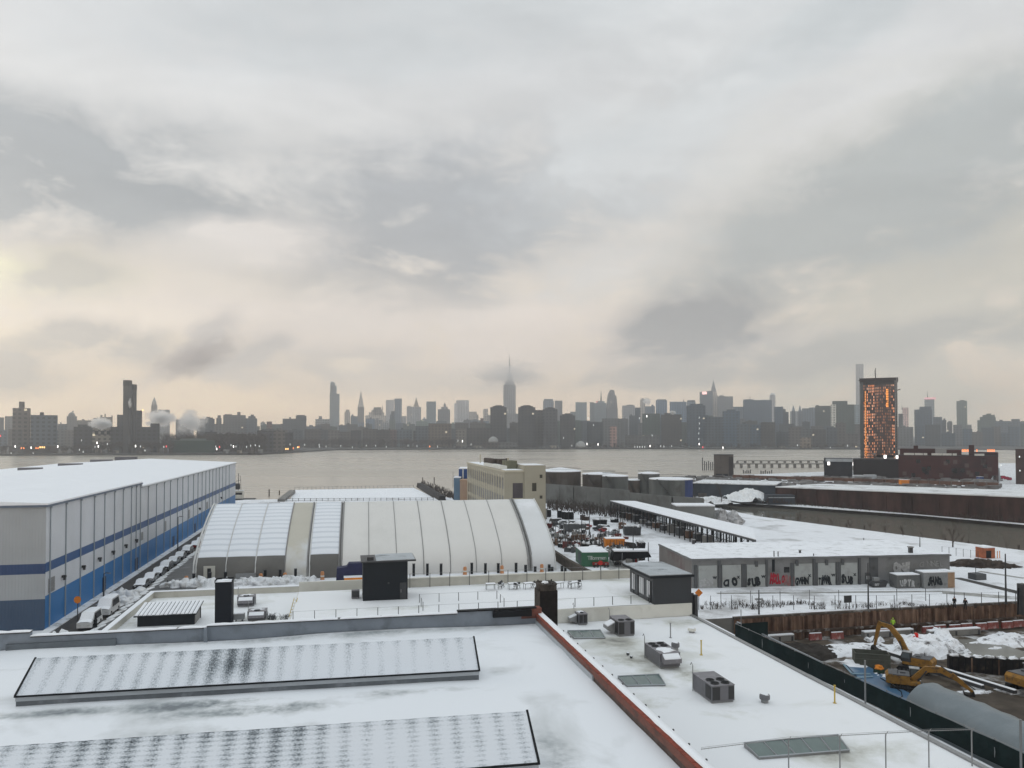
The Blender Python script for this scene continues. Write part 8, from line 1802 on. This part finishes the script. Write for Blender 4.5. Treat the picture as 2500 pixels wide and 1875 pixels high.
for k, (px, w_, yb, yt, D_) in enumerate(((1204, 12, 1078, 1066, 1605), (1418, 13, 1090, 1077, 1600))):
    p = PD(px, yb, D_); r_ = w_*D_/F; t_ = thing('white_dome', ['white domed roof on the brown riverside shed', 'white air-supported dome on the far shore right of the octagonal towers'][k], 'dome', (p.x, D_+8, p.z)); g = MB(); g.blob((0, 0, 0), (r_, r_, (yb-yt)*D_/F), 1, 20, 6, .02); g.build('cover', M('dome_white', (.30, .31, .31), .5) if k == 0 else bpy.data.materials['dome_white'], t_, smooth=True); g = MB(); g.lathe([(r_, -2), (r_, 0)], 20); g.build('base', m_conc, t_)
t_, w, h = flatblock('green_shed', 'large dark green riverside shed with a pale roof edge at the left shore', 'shed', 418, 524, 1108, 1076, 1165, M('dark_green_cladding', (.020, .045, .036), .7, .2, .03), M('pale_roof_edge', (.10, .12, .115), .8), dep=40, z=2.6)
g = MB(); g.box(12, w-12, 1, 12, h+.3, h+3.2); g.build('roof_plant', M('green_plant', (.09, .12, .11), .8), t_)
t_, w, h = flatblock('lit_depot', 'low riverside depot with orange-lit bays at the far left shore', 'building', 22, 142, 1112, 1090, 1132, M('depot_wall', (.055, .045, .045), .8, .2, .05), m_darkmetal, dep=20, z=2.6)
# dark band of housing slabs and fill blocks between named ones: many, generated
random.seed(41)
bands = [(640, 1030, 1720, 1046, 1054, 'housing', 22, 40), (500, 700, 1240, 1050, 1060, 'project', 18, 34), (1030, 1300, 1950, 1028, 1048, 'filler', 18, 40), (1290, 1720, 2050, 1012, 1040, 'filler', 18, 36), (1700, 2100, 2050, 1010, 1042, 'filler', 18, 38), (2190, 2520, 1900, 1035, 1058, 'filler', 20, 42), (480, 900, 2300, 1034, 1042, 'filler', 14, 30), (0, 290, 1650, 1042, 1056, 'filler', 16, 34), (860, 1180, 2500, 1022, 1036, 'filler', 14, 30), (1800, 2090, 1700, 1030, 1062, 'filler', 18, 36)]
lab_count = 0
words = {'brown': 'brownish', 'dark': 'dark', 'slate': 'slate-grey', 'grey': 'grey', 'blue': 'dark blue-grey', 'red': 'dark red-brown', 'green': 'dark greenish', 'stone': 'pale stone'}
names_ = [(0, 'the far left edge'), (163, 'the hazy domed tower'), (300, 'the power station stacks'), (376, 'the steam-wrapped clock tower'), (470, 'the green shed'), (580, 'the block with the central chimney box'), (657, 'the small dark brick block'), (735, 'the round-topped block'), (817, 'the tall glass tower'), (881, 'the pyramid-spired clock tower'), (972, 'the lone dark flat-topped tower'), (1016, 'the golden pyramid roof'), (1084, 'the shouldered tower with a lantern'), (1130, 'the wide pale slab'), (1217, 'the leftmost octagonal tower'), (1244, 'the cloud-topped skyscraper'), (1343, 'the third octagonal tower'), (1420, 'the pale blue slab'), (1467, 'the red-lit spire'), (1495, 'the crystal tower'), (1569, 'the round-capped tower'), (1640, 'the wide dark slab with a mast'), (1716, 'the tower with the bright sign'), (1742, 'the needle-crowned skyscraper'), (1850, 'the very wide flat slab'), (1945, 'the twin turrets'), (2035, 'the pale-ended riverside slab'), (2098, 'the pencil-thin tower'), (2211, 'the pinkish tower'), (2270, 'the pink-banded tower'), (2348, 'the lone rectangular tower'), (2410, 'the stepped apartment hill'), (2500, 'the right edge')]
fill = []
for (a, c, D0, y0, y1, kind, w0, w1) in bands:
    x = a
    while x < c:
        w = random.uniform(w0, w1); D = D0+random.uniform(-60, 60); yt = random.uniform(y0, y1)
        mt = random.choice({'housing': ['brown', 'slate', 'red', 'dark'], 'project': ['dark', 'brown'], 'filler': ['slate', 'grey', 'blue', 'brown', 'green']}[kind])
        fill.append((x, x+w, yt, D, mt, kind)); x += w*random.uniform(.75, 1.15)
from collections import defaultdict
bk = defaultdict(list)
for f_ in fill:
    mid = (f_[0]+f_[1])/2; best = max([n for n in names_ if n[0] <= mid] or [names_[0]]); nxt = min([n for n in names_ if n[0] > mid] or [names_[-1]]); bk[(best, nxt)].append(f_)
for (l_, r_), lst in sorted(bk.items()):
    lst.sort(key=lambda f: f[0])
    for k, (x0, x1, yt, D, mt, kind) in enumerate(lst):
        kd = {'housing': 'housing slab', 'project': 'housing block', 'filler': 'background block'}[kind]
        lb = '%s low block right of %s, %s %s' % (ORD[k], l_[1], words[mt], kd)
        st = []
        if random.random() < .7: a_ = x0+(x1-x0)*random.uniform(.1, .5); st.append((a_, a_+(x1-x0)*random.uniform(.15, .4), yt-random.uniform(1, 4)))
        tower(lb, x0, x1, yt, D, mt, steps=st, group='lower city blocks along the far shore', dep=18)
# trees of the riverside park (one dark mass) and along the left shore
def wood(label, x0, x1, D, y_top, seed, n, dense=1.0):
    random.seed(seed); g = MB()
    for k in range(n):
        px = random.uniform(x0, x1); d = D+random.uniform(-12, 18); base = PD(px, 1090, d); hh = (PD(px, y_top+random.uniform(0, 9)+4*noise.noise(Vector((px*.05, seed, 0))), d).z-2.6)
        if hh < 2: continue
        x, y = base.x, d
        g.tube([(x, y, 2.4), (x+random.uniform(-.6, .6), y, 2.4+hh*.55)], [.45, .25], 4, False)
        for q in range(12):
            a = random.uniform(0, 6.28); zz = 2.4+hh*random.uniform(.3, .62); L_ = hh*random.uniform(.25, .42); ex, ez = x+math.cos(a)*L_*.75, zz+L_*random.uniform(.45, .95)
            g.tube([(x, y, zz), (ex, y+math.sin(a)*L_*.6, min(ez, 2.4+hh))], [.22, .05], 3, False)
            for w_ in range(3): a2 = random.uniform(0, 6.28); m_ = random.uniform(.5, 1); g.tube([(x+(ex-x)*m_, y+math.sin(a)*L_*.6*m_, zz+(ez-zz)*m_), (x+(ex-x)*m_+math.cos(a2)*L_*.5, y+math.sin(a2)*2, min(2.4+hh, zz+(ez-zz)*m_+L_*.35))], [.14, .03], 3, False)
    return tag(g.build('far_wood', m_twig), label, 'trees', kind='stuff')
wood('leafless trees of the riverside park along the dark shore, centre left', 640, 1110, 1630, 1066, 1, 260)
wood('dark leafless trees on the left shore around the green shed', 395, 650, 1215, 1050, 2, 150)
wood('leafless trees at the foot of the power station', 230, 420, 1150, 1072, 3, 80)
wood('small leafless trees along the shore at the far left', 0, 230, 1150, 1082, 4, 70)
wood('leafless trees on the shore below the right-hand skyline', 1430, 2100, 1625, 1080, 5, 200)
# low sheds and seawall details along the shore
random.seed(14)
for k in range(24):
    px = [548, 575, 604, 628, 655, 676, 1112, 1128, 1085, 1160, 1176, 1308, 1322, 1345, 1540, 1800, 1860, 1905, 2000, 2060, 250, 280, 330, 352][k]+random.uniform(-4, 4); D = 1140 if px < 640 else (1300 if px < 700 else 1606)
    w_ = random.uniform(10, 18); tower('%s small pale shoreline shed from an uneven row on the far waterfront' % ORD[k], px, px+w_, HY+(27.4-random.uniform(3, 7))*F/D, D, ['grey', 'stone', 'brown', 'grey'][k % 4], name='shoreline_shed', group='small sheds on the far waterfront', dep=8)
# shore lamps
LP = [(27, 1107, 'w'), (81, 1107, 'w'), (37, 1090, 'W'), (76, 1093, 'W'), (141, 1090, 'W'), (52, 1094, 'o'), (58, 1094, 'o'), (88, 1094, 'o'), (93, 1094, 'o'), (98, 1092, 'y'), (103, 1092, 'y'), (108, 1092, 'y'), (199, 1075, 'w'), (203, 1103, 'w'), (194, 1098, 'w'), (237, 1081, 'W'), (240, 1090, 'W'), (232, 1091, 'w'), (262, 1084, 'w'), (331, 1089, 'W'), (343, 1090, 'w'), (354, 1100, 'w'),
      (400, 1091, 'w'), (406, 1090, 'r'), (527, 1090, 'w'), (529, 1096, 'W'), (536, 1091, 'r'), (564, 1087, 'w'), (570, 1090, 'W'), (576, 1090, 'w'), (602, 1091, 'w'), (612, 1088, 'w'), (623, 1087, 'w'), (633, 1089, 'w'), (654, 1089, 'w'), (659, 1087, 'w'), (679, 1088, 'w'), (687, 1086, 'w'), (708, 1085, 'w'), (698, 1096, 'y'), (703, 1096, 'y'), (716, 1094, 'o'), (727, 1092, 'y'), (730, 1091, 'o'), (744, 1086, 'w'), (779, 1086, 'w'), (780, 1091, 'w'), (796, 1090, 'w'), (832, 1089, 'w'), (860, 1092, 'w'), (894, 1088, 'w'), (917, 1088, 'w'),
      (943, 1091, 'w'), (996, 1088, 'w'), (1018, 1089, 'w'), (1049, 1090, 'o'), (1068, 1090, 'w'), (1118, 1076, 'w'), (1129, 1077, 'W'), (1150, 1085, 'w'), (1376, 1069, 'w'), (1396, 1088, 'w'), (1433, 1084, 'W'), (1460, 1085, 'W'), (1436, 1021, 'w'), (1449, 1038, 'w'), (1561, 1021, 'w'), (1579, 1016, 'W'), (1592, 1063, 'w'), (1587, 1089, 'W'), (1613, 1089, 'w'), (1621, 1090, 'w'), (1640, 1089, 'w'),
      (1707, 1020, 'w'), (1707.5, 1034, 'w'), (1707, 1046, 'w'), (1706, 1058, 'w'), (1706, 1072, 'w'), (1707, 1084, 'W'), (1716, 1092, 'r'), (1765, 1093, 'W'), (1947, 1087, 'w'), (2027, 1093, 'w'), (2069, 1088, 'w'), (1550, 1091, 'w'), (1556, 1091, 'w'), (1562, 1091, 'w'), (1568, 1091, 'w'), (1574, 1091, 'w'), (348.5, 1001, 'y'), (1, 1064, 'r')]
L0 = {}
for k, (px, py, c) in enumerate(LP):
    D = 1118 if px < 650 else (1290 if px < 740 else 1590)
    if py < 1060 or px == 348.5: D = {True: 1185}.get(px < 400, 1735)
    mt = {'w': lm_cool, 'W': lm_white, 'o': lm_or, 'y': lm_warm, 'r': lm_red}[c]; w_ = {'w': .7, 'W': 1.4, 'o': 1.7, 'y': 1.9, 'r': 1.4}[c]*D/1400; h_ = {'w': 3.2, 'W': 3.8, 'o': 2.6, 'y': 2.8, 'r': 3.0}[c]*D/1400
    ncol = {'w': 'small white', 'W': 'bright white', 'o': 'orange', 'y': 'warm yellow', 'r': 'red'}[c]
    p = PD(px, py, D); o = thing('shore_lamp', ncol, 'lamp', p, 0, 'lights along the far shore')
    L0[k] = (px, o, ncol)
    g = MB(); g.box(-w_/2, w_/2, -.2, .2, -h_/2, h_/2); g.build('lens', mt, o)
    if py > 1060: g = MB(); g.box(-.15, .15, .25, .5, 2.5-p.z, 0); g.build('mast', m_darkmetal, o)
def near_name(px):
    l_ = max([n for n in names_ if n[0] <= px] or [names_[0]]); r_ = min([n for n in names_ if n[0] > px] or [names_[-1]]); return l_, r_
grp = defaultdict(list)
for k, (px, o, c) in L0.items(): grp[(near_name(px), c)].append((px, o))
for ((l_, r_), c), lst in grp.items():
    lst.sort(key=lambda q: q[0])
    for i, (px, o) in enumerate(lst): o['label'] = '%s %s shore light right of %s' % (ORD[i], c, l_[1])
# ---------------------------------------------------------------- steam, cloud wisp and haze
def vol_mat(name, colr, dens, scale, thr=(.42, .62), emis=0, off=0):
    m = bpy.data.materials.new(name); m.use_nodes = True; t = m.node_tree; nn = t.nodes; nn.clear(); L_ = t.links.new
    o_ = nn.new('ShaderNodeOutputMaterial'); v = nn.new('ShaderNodeVolumePrincipled'); L_(v.outputs[0], o_.inputs['Volume']); v.inputs['Color'].default_value = (*colr, 1); v.inputs['Anisotropy'].default_value = .82
    tcn = nn.new('ShaderNodeTexCoord'); ns = nn.new('ShaderNodeTexNoise'); ns.inputs['Scale'].default_value = scale; ns.inputs['Detail'].default_value = 5; ns.inputs['Roughness'].default_value = .6
    mp_ = nn.new('ShaderNodeMapping'); mp_.inputs['Location'].default_value = (off, off, 0); L_(tcn.outputs['Object'], mp_.inputs[0]); L_(mp_.outputs[0], ns.inputs['Vector'])
    ln = nn.new('ShaderNodeVectorMath'); ln.operation = 'LENGTH'; L_(tcn.outputs['Object'], ln.inputs[0])
    def mm(op, a, b_=None, cl=False):
        n = nn.new('ShaderNodeMath'); n.operation = op; n.use_clamp = cl
        for i, q in enumerate((a, b_)):
            if q is None: continue
            if isinstance(q, (int, float)): n.inputs[i].default_value = q
            else: L_(q, n.inputs[i])
        return n.outputs[0]
    fall = mm('SUBTRACT', 1.0, ln.outputs['Value'], True)
    d = mm('MULTIPLY', mm('SUBTRACT', mm('ADD', ns.outputs[0], mm('MULTIPLY', fall, .55)), .62, True), dens*5)
    L_(mm('MULTIPLY', d, mm('MINIMUM', mm('MULTIPLY', fall, 6), 1.0)), v.inputs['Density']); return m
def plume(label, x0, x1, y0, y1, D, dens, scale=1.6, name='steam_plume', colr=(1, 1, 1), tilt=0, off=0, dy=None, cat='steam'):
    a = PD(x0, (y0+y1)/2, D); c = PD(x1, (y0+y1)/2, D); rx = (c.x-a.x)/2; rz = (PD(x0, y0, D).z-PD(x0, y1, D).z)/2; ry = dy or min(rx, 40)
    g = MB(); g.blob((0, 0, 0), (1, 1, 1), 0, 20, 14, 0, flat=False); o = g.build(name, vol_mat(name+'_vol', colr, dens/max(rz, 1), scale, off=off)); o.location = (a+c)/2; o.scale = (rx, ry, rz); o.rotation_euler = (0, tilt, 0)
    return tag(o, label, cat, kind='stuff')
plume('white steam drifting left of the power station chimneys', 215, 278, 1016, 1052, 1155, 5, off=3)
plume('long dark-grey smoke plume drifting up to the right above the power station', 315, 640, 812, 932, 1900, 2.4, 5.0, name='smoke_plume', colr=(.88, .86, .86), tilt=-.34, off=21, cat='smoke', dy=40)
plume('thick white steam billowing in front of the hazy clock tower', 350, 432, 996, 1050, 1560, 6, off=9)
plume('broad thinning steam right of the thick steam, above the green shed', 420, 510, 996, 1066, 1560, 3.2, off=14)
plume('slim white steam jet in front of the right power stack', 312, 323, 968, 1000, 1140, 6, 1.2, off=5)
plume('small steam wisp beside the round-capped tower', 1566, 1592, 966, 995, 2550, 2.2, tilt=-.6, off=7)
plume('small white steam puff among the dark riverside blocks', 1632, 1652, 1001, 1014, 1780, 5, off=11)
plume('low cloud wrapping the crown of the huge hazy skyscraper', 1110, 1380, 874, 956, 2930, 2.6, 2.0, name='low_cloud', colr=(1, 1, 1), dy=38, off=2, cat='cloud')
g = MB(); g.box(-3300, 3300, -20, 5200, -2.6, 560)
mh = bpy.data.materials.new('haze'); mh.use_nodes = True; t = mh.node_tree; t.nodes.clear(); o_ = t.nodes.new('ShaderNodeOutputMaterial'); v = t.nodes.new('ShaderNodeVolumePrincipled'); t.links.new(v.outputs[0], o_.inputs['Volume'])
v.inputs['Color'].default_value = (.90, .94, 1, 1); v.inputs['Density'].default_value = 2.1e-4; v.inputs['Anisotropy'].default_value = .828
hz = g.build('haze', mh); tag(hz, 'pale winter haze thickening towards the far skyline', 'haze', kind='stuff')
